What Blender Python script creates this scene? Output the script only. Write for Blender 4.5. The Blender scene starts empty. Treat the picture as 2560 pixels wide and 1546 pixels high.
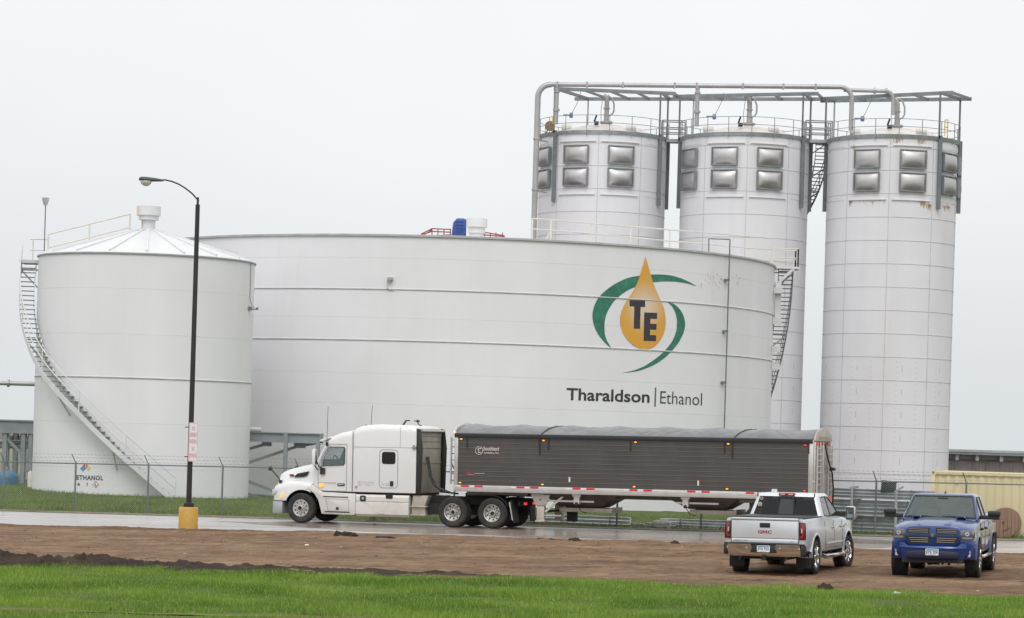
import bpy, bmesh, math, random
import numpy as np
from mathutils import Vector, Matrix, noise
R = math.radians; PI = math.pi
random.seed(7); rng = np.random.default_rng(7)
scene = bpy.context.scene
C = scene.collection

# ---------------------------------------------------------------- camera
F = 6570.0; PX, PY = 1280.0, 1087.0; H = 3.2; ROLL = 0.030
cr, sr = math.cos(ROLL), math.sin(ROLL)
cam_d = bpy.data.cameras.new('camera'); cam = bpy.data.objects.new('camera', cam_d); C.objects.link(cam)
cam_d.sensor_width = 36; cam_d.sensor_fit = 'HORIZONTAL'; cam_d.lens = F / 2560 * 36
cam_d.shift_y = (PY - 773) / 2560; cam_d.clip_start = 0.5; cam_d.clip_end = 20000
ex = Vector((cr, 0, -(-sr)))            # image right, in the world
ex = Vector((cr, 0, sr)); ey = Vector((-sr, 0, cr)); ez = Vector((0, -1, 0))
cam.matrix_world = Matrix(((ex.x, ey.x, ez.x, 0), (ex.y, ey.y, ez.y, 0), (ex.z, ey.z, ez.z, H), (0, 0, 0, 1)))
scene.camera = cam

# ---------------------------------------------------------------- sky, sun, exposure
SUN_EL, SUN_ROT = R(53), R(186)
w = bpy.data.worlds.new('World'); scene.world = w; w.use_nodes = True
nt = w.node_tree; nt.nodes.clear()
N = nt.nodes.new; L = nt.links.new
sky = N('ShaderNodeTexSky'); sky.sky_type = 'NISHITA'; sky.sun_disc = False
sky.sun_elevation = SUN_EL; sky.sun_rotation = SUN_ROT; sky.air_density = 1.0; sky.dust_density = 6.0
hs = N('ShaderNodeHueSaturation'); hs.inputs['Saturation'].default_value = 0.12
L(sky.outputs[0], hs.inputs['Color'])
b1 = N('ShaderNodeBackground'); b1.inputs['Strength'].default_value = 0.05; L(hs.outputs[0], b1.inputs['Color'])
tc = N('ShaderNodeTexCoord'); sep = N('ShaderNodeSeparateXYZ'); L(tc.outputs['Generated'], sep.inputs[0])
rmp = N('ShaderNodeValToRGB'); L(sep.outputs['Z'], rmp.inputs[0])
e = rmp.color_ramp.elements
e[0].position = 0.0; e[0].color = (.70, .735, .76, 1)
e[1].position = 0.9; e[1].color = (1.0, 1.0, 1.0, 1)
m = rmp.color_ramp.elements.new(0.10); m.color = (.765, .78, .795, 1)
m = rmp.color_ramp.elements.new(0.22); m.color = (.755, .768, .78, 1)
nz = N('ShaderNodeTexNoise'); nz.inputs['Scale'].default_value = 5; nz.inputs['Detail'].default_value = 4
L(tc.outputs['Generated'], nz.inputs['Vector'])
mr = N('ShaderNodeMapRange'); mr.inputs[1].default_value = .3; mr.inputs[2].default_value = .7; mr.inputs[3].default_value = .975; mr.inputs[4].default_value = 1.03
L(nz.outputs[0], mr.inputs[0])
vm = N('ShaderNodeVectorMath'); vm.operation = 'SCALE'; L(rmp.outputs[0], vm.inputs[0]); L(mr.outputs[0], vm.inputs['Scale'])
b2 = N('ShaderNodeBackground'); b2.inputs['Strength'].default_value = 1.0; L(vm.outputs[0], b2.inputs['Color'])
ad = N('ShaderNodeAddShader'); L(b1.outputs[0], ad.inputs[0]); L(b2.outputs[0], ad.inputs[1])
wo = N('ShaderNodeOutputWorld'); L(ad.outputs[0], wo.inputs[0])
sd = bpy.data.lights.new('sun', 'SUN'); sd.energy = .75; sd.angle = R(25); sd.color = (1, .98, .95)
so = bpy.data.objects.new('sun', sd); C.objects.link(so)
# direction from which the light comes: behind and above the camera, slightly from the left
sdir = Vector((-0.06, -0.60, 0.80)).normalized()
so.rotation_euler = sdir.to_track_quat('Z', 'Y').to_euler()
scene.view_settings.view_transform = 'Standard'; scene.view_settings.look = 'None'
scene.view_settings.gamma = 1; scene.view_settings.use_curve_mapping = False
scene.view_settings.exposure = 0.0

# ---------------------------------------------------------------- projection helpers (photo pixels, 2560 wide, to site coordinates)
def at(px, py, d):
    u = (px - PX) / F; v = (PY - py) / F
    return Vector(((u * cr - v * sr) * d, d, H + (u * sr + v * cr) * d))
TH = R(19.0); O = Vector((0, 89.4, 0)); T_ = Vector((math.cos(TH), -math.sin(TH), 0)); B_ = Vector((math.sin(TH), math.cos(TH), 0))
def smooth(t, a, b):
    t = min(1, max(0, (t - a) / (b - a))); return t * t * (3 - 2 * t)
def zg(x, y):
    s = smooth(y, 96, 126)
    return .0125 * max(-45, min(45, x)) * (1 - s) + s * (-.62 - .013 * max(-30, min(30, x)))
def site(a, b, z=None):
    p = O + T_ * a + B_ * b
    p.z = zg(p.x, p.y) if z is None else z
    return p
def a_at(px, b, py=1250):
    lo, hi = -60, 60
    def f(a):
        p = O + T_ * a + B_ * b
        v = (PY - py) / F; u = (px - PX) / F
        return p.x / p.y - (u * cr - v * sr)
    for _ in range(50):
        m_ = (lo + hi) / 2
        if f(m_) > 0: hi = m_
        else: lo = m_
    return lo
def on_cyl(px, py, cx, cy, r, off=0.02):
    u = (px - PX) / F; v = (PY - py) / F
    X = u * cr - v * sr; Z = u * sr + v * cr
    # |(X d - cx, d - cy)| = r
    A = X * X + 1; B = -2 * (X * cx + cy); Cc = cx * cx + cy * cy - (r + off) ** 2
    D = B * B - 4 * A * Cc
    d = (-B - math.sqrt(max(D, 0))) / (2 * A)
    return Vector((X * d, d, H + Z * d))

# ---------------------------------------------------------------- materials
MATS = {}
def mat(name, col, rough=.5, metal=0, var=.12, scale=1.5, bump=0, bscale=20, dirt=None, damt=0, dscale=1.0, streak=False, spec=.5, coat=0, emit=None, estr=0, alpha=1, stretch=None, transm=0):
    if name in MATS: return MATS[name]
    m = bpy.data.materials.new(name); m.use_nodes = True; MATS[name] = m
    nt = m.node_tree; N = nt.nodes.new; L = nt.links.new
    p = nt.nodes['Principled BSDF']
    p.inputs['Roughness'].default_value = rough; p.inputs['Metallic'].default_value = metal
    p.inputs['Specular IOR Level'].default_value = spec; p.inputs['Coat Weight'].default_value = coat
    p.inputs['Coat Roughness'].default_value = .08
    if transm: p.inputs['Transmission Weight'].default_value = transm
    if alpha < 1: p.inputs['Alpha'].default_value = alpha
    tc = N('ShaderNodeTexCoord'); vec = tc.outputs['Object']
    if stretch:
        mp = N('ShaderNodeMapping'); mp.inputs['Scale'].default_value = stretch; L(vec, mp.inputs[0]); vec = mp.outputs[0]
    n = N('ShaderNodeTexNoise'); n.inputs['Scale'].default_value = scale; n.inputs['Detail'].default_value = 5; L(vec, n.inputs['Vector'])
    mr = N('ShaderNodeMapRange'); mr.inputs[1].default_value = .3; mr.inputs[2].default_value = .7
    mr.inputs[3].default_value = 1 - var; mr.inputs[4].default_value = 1 + var; L(n.outputs[0], mr.inputs[0])
    sc = N('ShaderNodeVectorMath'); sc.operation = 'SCALE'; sc.inputs[0].default_value = col; L(mr.outputs[0], sc.inputs['Scale'])
    out = sc.outputs[0]
    if dirt is not None:
        n2 = N('ShaderNodeTexNoise'); n2.inputs['Scale'].default_value = dscale; n2.inputs['Detail'].default_value = 6; n2.inputs['Roughness'].default_value = .65
        if streak:
            mp = N('ShaderNodeMapping'); mp.inputs['Scale'].default_value = (1, 1, .08); L(tc.outputs['Object'], mp.inputs[0]); L(mp.outputs[0], n2.inputs['Vector'])
        else: L(vec, n2.inputs['Vector'])
        r2 = N('ShaderNodeMapRange'); r2.inputs[1].default_value = .48; r2.inputs[2].default_value = .75; r2.inputs[3].default_value = 0; r2.inputs[4].default_value = damt; L(n2.outputs[0], r2.inputs[0])
        mx = N('ShaderNodeMix'); mx.data_type = 'RGBA'; L(r2.outputs[0], mx.inputs[0]); L(out, mx.inputs[6]); mx.inputs[7].default_value = (*dirt, 1); out = mx.outputs[2]
    L(out, p.inputs['Base Color'])
    if bump:
        n3 = N('ShaderNodeTexNoise'); n3.inputs['Scale'].default_value = bscale; n3.inputs['Detail'].default_value = 4; L(vec, n3.inputs['Vector'])
        bp = N('ShaderNodeBump'); bp.inputs['Strength'].default_value = bump; bp.inputs['Distance'].default_value = .02; L(n3.outputs[0], bp.inputs['Height']); L(bp.outputs[0], p.inputs['Normal'])
    if emit: p.inputs['Emission Color'].default_value = (*emit, 1); p.inputs['Emission Strength'].default_value = estr
    return m

tank_paint = mat('tank_paint', (.738, .728, .757), .5, var=.035, scale=.25, dirt=(.66, .645, .63), damt=.55, dscale=.35, streak=True)
tank_trim = mat('tank_trim', (.62, .625, .635), .5, var=.05, dirt=(.5, .45, .38), damt=.35, dscale=.9)
roof_paint = mat('roof_paint', (.64, .65, .66), .4, var=.03, dirt=(.68, .64, .56), damt=.4, dscale=.7)
cream_paint = mat('cream_paint', (.61, .59, .54), .5, var=.06)
silo_paint = mat('silo_paint', (.70, .695, .718), .5, var=.03, scale=.3, dirt=(.58, .56, .52), damt=.35, dscale=.4, streak=True)
silo_seam = mat('silo_seam', (.51, .51, .52), .6)
silo_roof = mat('silo_roof', (.62, .60, .57), .5, dirt=(.45, .28, .15), damt=.8, dscale=.8)
galv = mat('galvanised_steel', (.37, .40, .41), .45, .4, var=.18, scale=3)
galv_dark = mat('dark_galvanised_steel', (.16, .175, .185), .5, .4, var=.15, scale=2)
galv_light = mat('bright_galvanised_steel', (.70, .73, .74), .4, .25, var=.2, scale=4)
frame_steel = mat('frame_steel', (.21, .23, .24), .5, .3, var=.15, scale=2)
pipe_steel = mat('pipe_steel', (.39, .385, .38), .4, .35, var=.1, scale=1)
stainless = mat('stainless_sheet', (.50, .49, .485), .40, .92, var=.06, scale=2)
grey_steel = mat('painted_grey_steel', (.24, .265, .28), .5, .1, var=.12, scale=1.2, dirt=(.33, .34, .33), damt=.5)
black_steel = mat('black_painted_steel', (.028, .027, .027), .42, .2, var=.2)
rust = mat('rust_stain', (.48, .34, .20), .8, var=.3, scale=6)
rust_pale = mat('pale_rust_stain', (.56, .46, .36), .7, var=.2, scale=5)
green_paint = mat('green_logo_paint', (.025, .165, .105), .5, var=.12, scale=1.5, dirt=(.2, .4, .32), damt=.25, dscale=3)
dark_paint = mat('dark_logo_paint', (.035, .033, .043), .5, var=.2)
yellow_paint = mat('yellow_base_paint', (.50, .295, .045), .6, var=.12, scale=3, dirt=(.30, .22, .10), damt=.75, dscale=3.5, bump=.3, bscale=30)
red_mark = mat('red_mark_paint', (.55, .04, .04), .5)
blue_mark = mat('blue_mark_paint', (.06, .25, .52), .5)
amber_mark = mat('yellow_mark_paint', (.70, .48, .03), .5)
sign_white = mat('sign_sheet_white', (.74, .72, .73), .4, var=.04)
sign_red = mat('sign_red_letters', (.50, .07, .10), .5)
chrome = mat('chrome', (.72, .72, .72), .12, 1, var=.03)
rubber = mat('tyre_rubber', (.022, .021, .021), .75, var=.3, scale=6, dirt=(.12, .10, .08), damt=.35, dscale=3, bump=.4, bscale=60)
black_plastic = mat('black_plastic', (.02, .02, .021), .5, var=.15)
under_black = mat('underbody_black', (.018, .017, .016), .8, var=.3)
glass = mat('tinted_glass', (.02, .025, .027), .04, var=.02, spec=.7, alpha=.72)
glass_clear = mat('window_glass', (.22, .30, .29), .03, var=.02, spec=.6, alpha=.32)
seat_m = mat('dark_interior', (.03, .03, .032), .8, var=.2)
amber_l = mat('amber_lamp', (.9, .35, .03), .3, emit=(1, .36, .03), estr=1.2)
red_l = mat('red_lamp', (.8, .04, .04), .3, emit=(1, .04, .03), estr=.8)
red_lens = mat('red_lens', (.30, .012, .02), .15, var=.1, coat=.6)
white_lens = mat('clear_lens', (.62, .62, .62), .1, .3, coat=.6)
concrete_m = mat('concrete_plain', (.40, .39, .37), .8, bump=.3)

# ---------------------------------------------------------------- mesh builder
class MB:
    def __init__(s): s.v = []; s.f = []; s.mi = []
    def add(s, vs, fs, mi=0):
        o = len(s.v); s.v += [tuple(v) for v in vs]; s.f += [tuple(i + o for i in f) for f in fs]; s.mi += [mi] * len(fs); return s
    def box(s, c, sz, rz=0, mi=0, M=None):
        x, y, z = sz[0] / 2, sz[1] / 2, sz[2] / 2
        vs = [Vector((i * x, j * y, k * z)) for i in (-1, 1) for j in (-1, 1) for k in (-1, 1)]
        m_ = Matrix.Rotation(rz, 3, 'Z') if M is None else M
        vs = [m_ @ v + Vector(c) for v in vs]
        return s.add(vs, [(0, 1, 3, 2), (4, 6, 7, 5), (0, 4, 5, 1), (2, 3, 7, 6), (0, 2, 6, 4), (1, 5, 7, 3)], mi)
    def bb(s, x0, x1, y0, y1, z0, z1, mi=0): return s.box(((x0 + x1) / 2, (y0 + y1) / 2, (z0 + z1) / 2), (abs(x1 - x0), abs(y1 - y0), abs(z1 - z0)), mi=mi)
    def bar(s, p, q, w_, h=None, up=(0, 0, 1), mi=0):
        p, q = Vector(p), Vector(q); h = h or w_; d = (q - p); l = d.length
        if l < 1e-6: return s
        d.normalize(); upv = Vector(up)
        if abs(d.dot(upv)) > .98: upv = Vector((1, 0, 0))
        sx = d.cross(upv).normalized(); sz_ = sx.cross(d).normalized()
        vs = [e_ + sx * (i * w_ / 2) + sz_ * (j * h / 2) for e_ in (p, q) for i, j in ((-1, -1), (1, -1), (1, 1), (-1, 1))]
        return s.add(vs, [(3, 2, 1, 0), (4, 5, 6, 7), (0, 1, 5, 4), (1, 2, 6, 5), (2, 3, 7, 6), (3, 0, 4, 7)], mi)
    def tube(s, pts, r, n=10, caps=True, mi=0):
        pts = [Vector(p) for p in pts]; rs = r if isinstance(r, (list, tuple)) else [r] * len(pts)
        rings = []; prev = None
        for i, p in enumerate(pts):
            d = (pts[min(i + 1, len(pts) - 1)] - pts[max(i - 1, 0)]).normalized()
            if prev is None:
                a = Vector((0, 0, 1)) if abs(d.z) < .9 else Vector((1, 0, 0)); sx = d.cross(a).normalized()
            else: sx = (prev - d * prev.dot(d)).normalized()
            prev = sx; sy = d.cross(sx)
            rings.append([p + (sx * math.cos(t) + sy * math.sin(t)) * rs[i] for t in [2 * PI * k / n for k in range(n)]])
        return s.loft(rings, caps, mi)
    def loft(s, rings, caps=True, mi=0):
        n = len(rings[0]); vs = [v for r_ in rings for v in r_]; fs = []
        for i in range(len(rings) - 1):
            for k in range(n):
                a, b = i * n + k, i * n + (k + 1) % n; fs.append((a, b, b + n, a + n))
        if caps: fs.append(tuple(range(n - 1, -1, -1))); fs.append(tuple(range((len(rings) - 1) * n, len(rings) * n)))
        return s.add(vs, fs, mi)
    def lathe(s, prof, c=(0, 0, 0), axis='Z', n=32, mi=0, a0=0, a1=2 * PI):
        full = abs(a1 - a0 - 2 * PI) < 1e-6; k = n if full else n + 1; vs = []; fs = []; c = Vector(c)
        for i in range(k):
            t = a0 + (a1 - a0) * i / n
            for r_, h in prof:
                if axis == 'Z': v = Vector((r_ * math.cos(t), r_ * math.sin(t), h))
                elif axis == 'Y': v = Vector((r_ * math.cos(t), h, r_ * math.sin(t)))
                else: v = Vector((h, r_ * math.cos(t), r_ * math.sin(t)))
                vs.append(c + v)
        m_ = len(prof)
        for i in range(n):
            j = (i + 1) % k
            for q in range(m_ - 1): fs.append((i * m_ + q, j * m_ + q, j * m_ + q + 1, i * m_ + q + 1))
        return s.add(vs, fs, mi)
    def prism(s, poly, d0, d1, plane='XZ', mi=0):
        """extrude a polygon given in plane coordinates between two depths"""
        def P(a, b, d): return {'XZ': (a, d, b), 'YZ': (d, a, b), 'XY': (a, b, d)}[plane]
        n = len(poly)
        vs = [P(a, b, d0) for a, b in poly] + [P(a, b, d1) for a, b in poly]
        fs = [tuple(range(n)), tuple(range(2 * n - 1, n - 1, -1))] + [(k, k + n, (k + 1) % n + n, (k + 1) % n) for k in range(n)]
        return s.add(vs, fs, mi)
    def build(s, name, m, parent=None, smooth=True, bevel=0, seg=2, angle=35):
        me = bpy.data.meshes.new(name); me.from_pydata(s.v, [], s.f)
        ms = m if isinstance(m, (list, tuple)) else [m]
        for q in ms: me.materials.append(q)
        if len(ms) > 1: me.polygons.foreach_set('material_index', s.mi)
        bm = bmesh.new(); bm.from_mesh(me)
        if len(bm.faces) < 200000: bmesh.ops.recalc_face_normals(bm, faces=bm.faces)
        if bevel:
            bmesh.ops.remove_doubles(bm, verts=bm.verts, dist=1e-5)
            es = [e_ for e_ in bm.edges if len(e_.link_faces) == 2 and e_.calc_face_angle(0) > R(28)]
            bmesh.ops.bevel(bm, geom=es, offset=bevel, segments=seg, affect='EDGES', profile=.5, clamp_overlap=True)
        bm.to_mesh(me); bm.free()
        if smooth:
            me.polygons.foreach_set('use_smooth', [True] * len(me.polygons)); me.set_sharp_from_angle(angle=R(angle))
        o = bpy.data.objects.new(name, me); C.objects.link(o)
        if parent: o.parent = parent
        return o
def tag(o, label=None, cat=None, group=None, kind=None):
    if label: o['label'] = label
    if cat: o['category'] = cat
    if group: o['group'] = group
    if kind: o['kind'] = kind
    return o
def thing(name, label, cat, loc=(0, 0, 0), rz=0, group=None, rot=None):
    o = bpy.data.objects.new(name, None); C.objects.link(o); o.empty_display_size = .3
    o.location = loc; o.rotation_euler = rot if rot else (0, 0, rz)
    return tag(o, label, cat, group)
def copy_tree(o, parent=None):
    c = o.copy(); C.objects.link(c); c.parent = parent
    for ch in [x for x in o.children]: copy_tree(ch, c)
    return c
def boolean(o, cutters, op='DIFFERENCE'):
    for c in cutters:
        md = o.modifiers.new('b', 'BOOLEAN'); md.operation = op; md.solver = 'EXACT'; md.object = c
    bpy.context.view_layer.update()
    dg = bpy.context.evaluated_depsgraph_get()
    me = bpy.data.meshes.new_from_object(o.evaluated_get(dg)); o.modifiers.clear(); old = o.data; o.data = me
    if len(me.polygons):
        me.polygons.foreach_set('use_smooth', [True] * len(me.polygons)); me.set_sharp_from_angle(angle=R(35))
    for c in cutters: bpy.data.objects.remove(c, do_unlink=True)
    return o
def arc(c, r, a0, a1, n):
    return [(c[0] + r * math.cos(a0 + (a1 - a0) * i / n), c[1] + r * math.sin(a0 + (a1 - a0) * i / n)) for i in range(n + 1)]
def rrect(x0, x1, y0, y1, r, n=4):
    p = []
    for cx, cy, a in ((x1 - r, y1 - r, 0), (x0 + r, y1 - r, PI / 2), (x0 + r, y0 + r, PI), (x1 - r, y0 + r, 1.5 * PI)): p += arc((cx, cy), r, a, a + PI / 2, n)
    return p
def text_mesh(txt, bold=0, spacing=1.0):
    cu = bpy.data.curves.new('t', 'FONT'); cu.body = txt; cu.size = 1; cu.offset = bold; cu.space_character = spacing; cu.resolution_u = 3
    ob = bpy.data.objects.new('t', cu); C.objects.link(ob); bpy.context.view_layer.update()
    me = bpy.data.meshes.new_from_object(ob.evaluated_get(bpy.context.evaluated_depsgraph_get()))
    vs = [v.co.copy() for v in me.vertices]; fs = [tuple(p.vertices) for p in me.polygons]
    bpy.data.objects.remove(ob, do_unlink=True); bpy.data.meshes.remove(me); bpy.data.curves.remove(cu)
    return vs, fs
def text_on(name, txt, org, ux, uy, width, height, m, parent=None, bold=0, spacing=1.0):
    """text fitted into a width x height box whose lower left corner is org; ux, uy are the in-plane directions"""
    vs, fs = text_mesh(txt, bold, spacing)
    x0 = min(v.x for v in vs); x1 = max(v.x for v in vs); y0 = min(v.y for v in vs); y1 = max(v.y for v in vs)
    org, ux, uy = Vector(org), Vector(ux), Vector(uy); b = MB()
    b.add([org + ux * ((v.x - x0) / (x1 - x0) * width) + uy * ((v.y - y0) / (y1 - y0) * height) for v in vs], fs)
    me = bpy.data.meshes.new(name); me.from_pydata(b.v, [], b.f); me.materials.append(m)
    o = bpy.data.objects.new(name, me); C.objects.link(o)
    if parent: o.parent = parent
    return o
# ================================================================ SETTING
def fbm(x, y, s, o=4):
    return noise.fractal(Vector((x * s, y * s, 3.1)), 1.0, 2.0, o)
def interp(pts, x):
    if x <= pts[0][0]: return pts[0][1] + (pts[1][1] - pts[0][1]) / (pts[1][0] - pts[0][0]) * (x - pts[0][0])
    for (a, b), (c, d) in zip(pts, pts[1:]):
        if x <= c: return b + (d - b) * (x - a) / (c - a)
    return pts[-1][1] + (pts[-1][1] - pts[-2][1]) / (pts[-1][0] - pts[-2][0]) * (x - pts[-1][0])
NEAR = [(-17, 85.3), (-6.6, 83.7), (3.95, 80.9), (10.6, 77.6), (17, 75.6)]
def road_near(x): return interp(NEAR, x) + .35 * fbm(x, 0, .35)
def road_far(x): return 89.4 + 3.45 / math.cos(TH) - x * math.tan(TH)
def lawn_edge(x): return interp([(-12, 60.4), (0, 57.9), (11, 55.3)], x) + .45 * fbm(x, 9, .5) + .12 * fbm(x, 4, 3)
def gmat(name, c1, c2, c3, rough, sc1=.35, sc2=6, bump=.5, bs=25, stretch=(1, 1, 1), wet=0, var=.25):
    m = bpy.data.materials.new(name); m.use_nodes = True; nt = m.node_tree; N = nt.nodes.new; L = nt.links.new; p = nt.nodes['Principled BSDF']
    p.inputs['Specular IOR Level'].default_value = .5 if wet else .12
    tc = N('ShaderNodeTexCoord'); mp = N('ShaderNodeMapping'); mp.inputs['Rotation'].default_value = (0, 0, TH); mp.inputs['Scale'].default_value = stretch
    L(tc.outputs['Object'], mp.inputs[0])
    def nz(s, d=6, r=.6):
        n = N('ShaderNodeTexNoise'); n.inputs['Scale'].default_value = s; n.inputs['Detail'].default_value = d; n.inputs['Roughness'].default_value = r; L(mp.outputs[0], n.inputs['Vector']); return n.outputs[0]
    def rg(o, a, b, c=0, d=1):
        r = N('ShaderNodeMapRange'); r.inputs[1].default_value = a; r.inputs[2].default_value = b; r.inputs[3].default_value = c; r.inputs[4].default_value = d; L(o, r.inputs[0]); return r.outputs[0]
    def mix(f, a, b):
        x = N('ShaderNodeMix'); x.data_type = 'RGBA'; L(f, x.inputs[0])
        for i, q in ((6, a), (7, b)):
            if isinstance(q, tuple): x.inputs[i].default_value = (*q, 1)
            else: L(q, x.inputs[i])
        return x.outputs[2]
    a = nz(sc1); b = nz(sc2, 8, .7); c_ = nz(sc1 * 3.7, 6, .65)
    col = mix(rg(a, .40, .62), c1, c2); col = mix(rg(c_, .52, .68), col, c3)
    s_ = N('ShaderNodeVectorMath'); s_.operation = 'SCALE'; L(col, s_.inputs[0]); L(rg(b, .3, .7, 1 - var, 1 + var), s_.inputs['Scale'])
    L(s_.outputs[0], p.inputs['Base Color'])
    if wet: L(rg(c_, .42, .6, wet, rough), p.inputs['Roughness'])
    else: p.inputs['Roughness'].default_value = rough
    h = nz(bs, 6, .7); bp = N('ShaderNodeBump'); bp.inputs['Strength'].default_value = bump; bp.inputs['Distance'].default_value = .03; L(h, bp.inputs['Height']); L(bp.outputs[0], p.inputs['Normal'])
    return m
dirt_m = gmat('dirt', (.158, .097, .058), (.222, .146, .092), (.095, .059, .037), .8, .30, 5.5, 1.0, 11, (.22, 1, 1), var=.55)
grass_soil = gmat('lawn_soil', (.07, .11, .025), (.085, .13, .03), (.10, .10, .045), .9, .5, 6)
bare_soil = gmat('bare_lawn_soil', (.14, .12, .05), (.17, .15, .06), (.10, .12, .035), .9, .9, 8)
road_m = gmat('wet_concrete', (.40, .385, .375), (.45, .44, .43), (.30, .265, .235), .42, .10, 3.5, .12, 18, (.10, 1, 1), wet=.22, var=.06)
mud_film_m = gmat('mud_film', (.215, .170, .140), (.27, .225, .19), (.17, .13, .105), .34, .15, 4, .15, 14, (.10, 1, 1), wet=.16, var=.08)
soil_m = gmat('dark_soil', (.040, .030, .023), (.070, .052, .039), (.030, .024, .019), .9, .9, 9, 1.0, 14)
far_m = gmat('yard_ground', (.15, .135, .115), (.12, .11, .09), (.17, .155, .13), .9, .05, 1)

def sheet(name, x0, x1, nx, flo, fhi, ny, z_add, m, hfun=None, kind='structure', label=None):
    vs = []; fs = []
    for i in range(nx + 1):
        x = x0 + (x1 - x0) * i / nx; lo, hi = flo(x), fhi(x)
        for j in range(ny + 1):
            y = lo + (hi - lo) * j / ny
            vs.append((x, y, zg(x, y) + z_add + (hfun(x, y) if hfun else 0)))
    for i in range(nx):
        for j in range(ny):
            a = i * (ny + 1) + j; fs.append((a, a + ny + 1, a + ny + 2, a + 1))
    b = MB(); b.add(vs, fs); o = b.build(name, m); tag(o, label=label, kind=kind); return o
# base ground reaching the horizon
b = MB(); gx = [-6000, -1500, -400, -120] + [-60 + 4 * i for i in range(31)] + [120, 400, 1500, 6000]; gy = [-3000, -300, 0] + [30 + 4 * i for i in range(30)] + [180, 260, 400, 1000, 3000, 9000]
b.add([(x, y, zg(x, y) - .09) for x in gx for y in gy], [(i * len(gy) + j, (i + 1) * len(gy) + j, (i + 1) * len(gy) + j + 1, i * len(gy) + j + 1) for i in range(len(gx) - 1) for j in range(len(gy) - 1)])
tag(b.build('ground', far_m), kind='structure')
field_m = gmat('distant_field', (.15, .18, .10), (.19, .20, .13), (.13, .16, .08), .9, .004, .1)
b = MB(); b.add([(x, y, zg(x, y) - .05) for x in (-6000, -300, 0, 300, 6000) for y in (232, 400, 9000)], [(i * 3 + j, i * 3 + 3 + j, i * 3 + 4 + j, i * 3 + 1 + j) for i in range(4) for j in range(2)]); tag(b.build('field', field_m), kind='structure')
def dirt_h(x, y):
    a = x * math.cos(TH) - (y - 89) * math.sin(TH); c = x * math.sin(TH) + y * math.cos(TH)
    d = min(y - lawn_edge(x), road_near(x) - y)
    rut = 0
    for c0, w0, sl in ((66.5, .8, .02), (68.4, .8, .02), (71.0, .5, -.015), (72.9, .5, -.015), (75.4, .9, .03), (63.8, .6, .05)):
        q = abs(c - c0 - sl * a - .5 * math.sin(a * .16 + c0)); rut += -.045 * math.exp(-(q / .16) ** 2) + .022 * math.exp(-((q - .30) / .12) ** 2)
    k = max(0.0, min(1, (d + .4) / .6))
    return k * (rut + .05 * noise.fractal(Vector((a * .35, c * 1.6, 0)), 1, 2, 4) + .03 * abs(noise.noise(Vector((a * .12, c * 2.4, 5)))) + .022 * noise.noise(Vector((x * 5, y * 3, 1))) + .012 * noise.noise(Vector((x * 13, y * 9, 2))) + .03)
sheet('dirt_lot', -20, 20, 400, lambda x: lawn_edge(x) - .5, lambda x: road_near(x) + .25, 180, -.02, dirt_m, dirt_h)
sheet('road', -60, 60, 120, lambda x: interp(NEAR, x) - .8, road_far, 12, -.03, road_m)
# brown film of mud on the wet concrete where trucks turn
def mlo(x): return road_near(x) + .3 + 1.5 * (.5 + .5 * fbm(x, 2, .25)) * smooth(-x, -30, 12)
def film_h(x): return .0
b = MB(); vs = []; nxm = 160
for i in range(nxm + 1):
    x = -11 + 24.5 * i / nxm; k = smooth(x, -11, -4) * (1 - smooth(x, 11, 13.5))
    c0 = road_far(x) - 1.0 - 3.2; lo = c0 - (5.2 + .7 * fbm(x, 3, .4)) * k; hi = c0 + (1.6 + .4 * fbm(x, 7, .4)) * k
    lo = max(lo, interp(NEAR, x) - .3)
    for j in range(9): y = lo + (hi - lo) * j / 8; vs.append((x, y, zg(x, y) - .03 + .006))
b.add(vs, [(i * 9 + j, (i + 1) * 9 + j, (i + 1) * 9 + j + 1, i * 9 + j + 1) for i in range(nxm) for j in range(8)])
tag(b.build('muddy_road_film', mud_film_m), kind='structure')
def verge_h(x, y): return .05 * fbm(x, y, .8) + .09 * smooth(y - road_far(x), .2, 2.5)
sheet('grass_verge', -45, 45, 180, lambda x: road_far(x) - .12, lambda x: 150 if True else 0, 60, -.015, grass_soil, verge_h)
sheet('lawn', -30, 30, 200, lambda x: 30, lambda x: lawn_edge(x) + .1, 60, -.01, grass_soil, lambda x, y: .03 * fbm(x, y, .7))
sheet('bare_soil_strip', -30, 30, 120, lambda x: 45.2 + .25 * fbm(x, 5, .4) - .09 * (x + 8), lambda x: 45.9 + .25 * fbm(x, 8, .6) - .10 * (x + 8), 6, .012, bare_soil, lambda x, y: .03 * fbm(x, y, .7))

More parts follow.
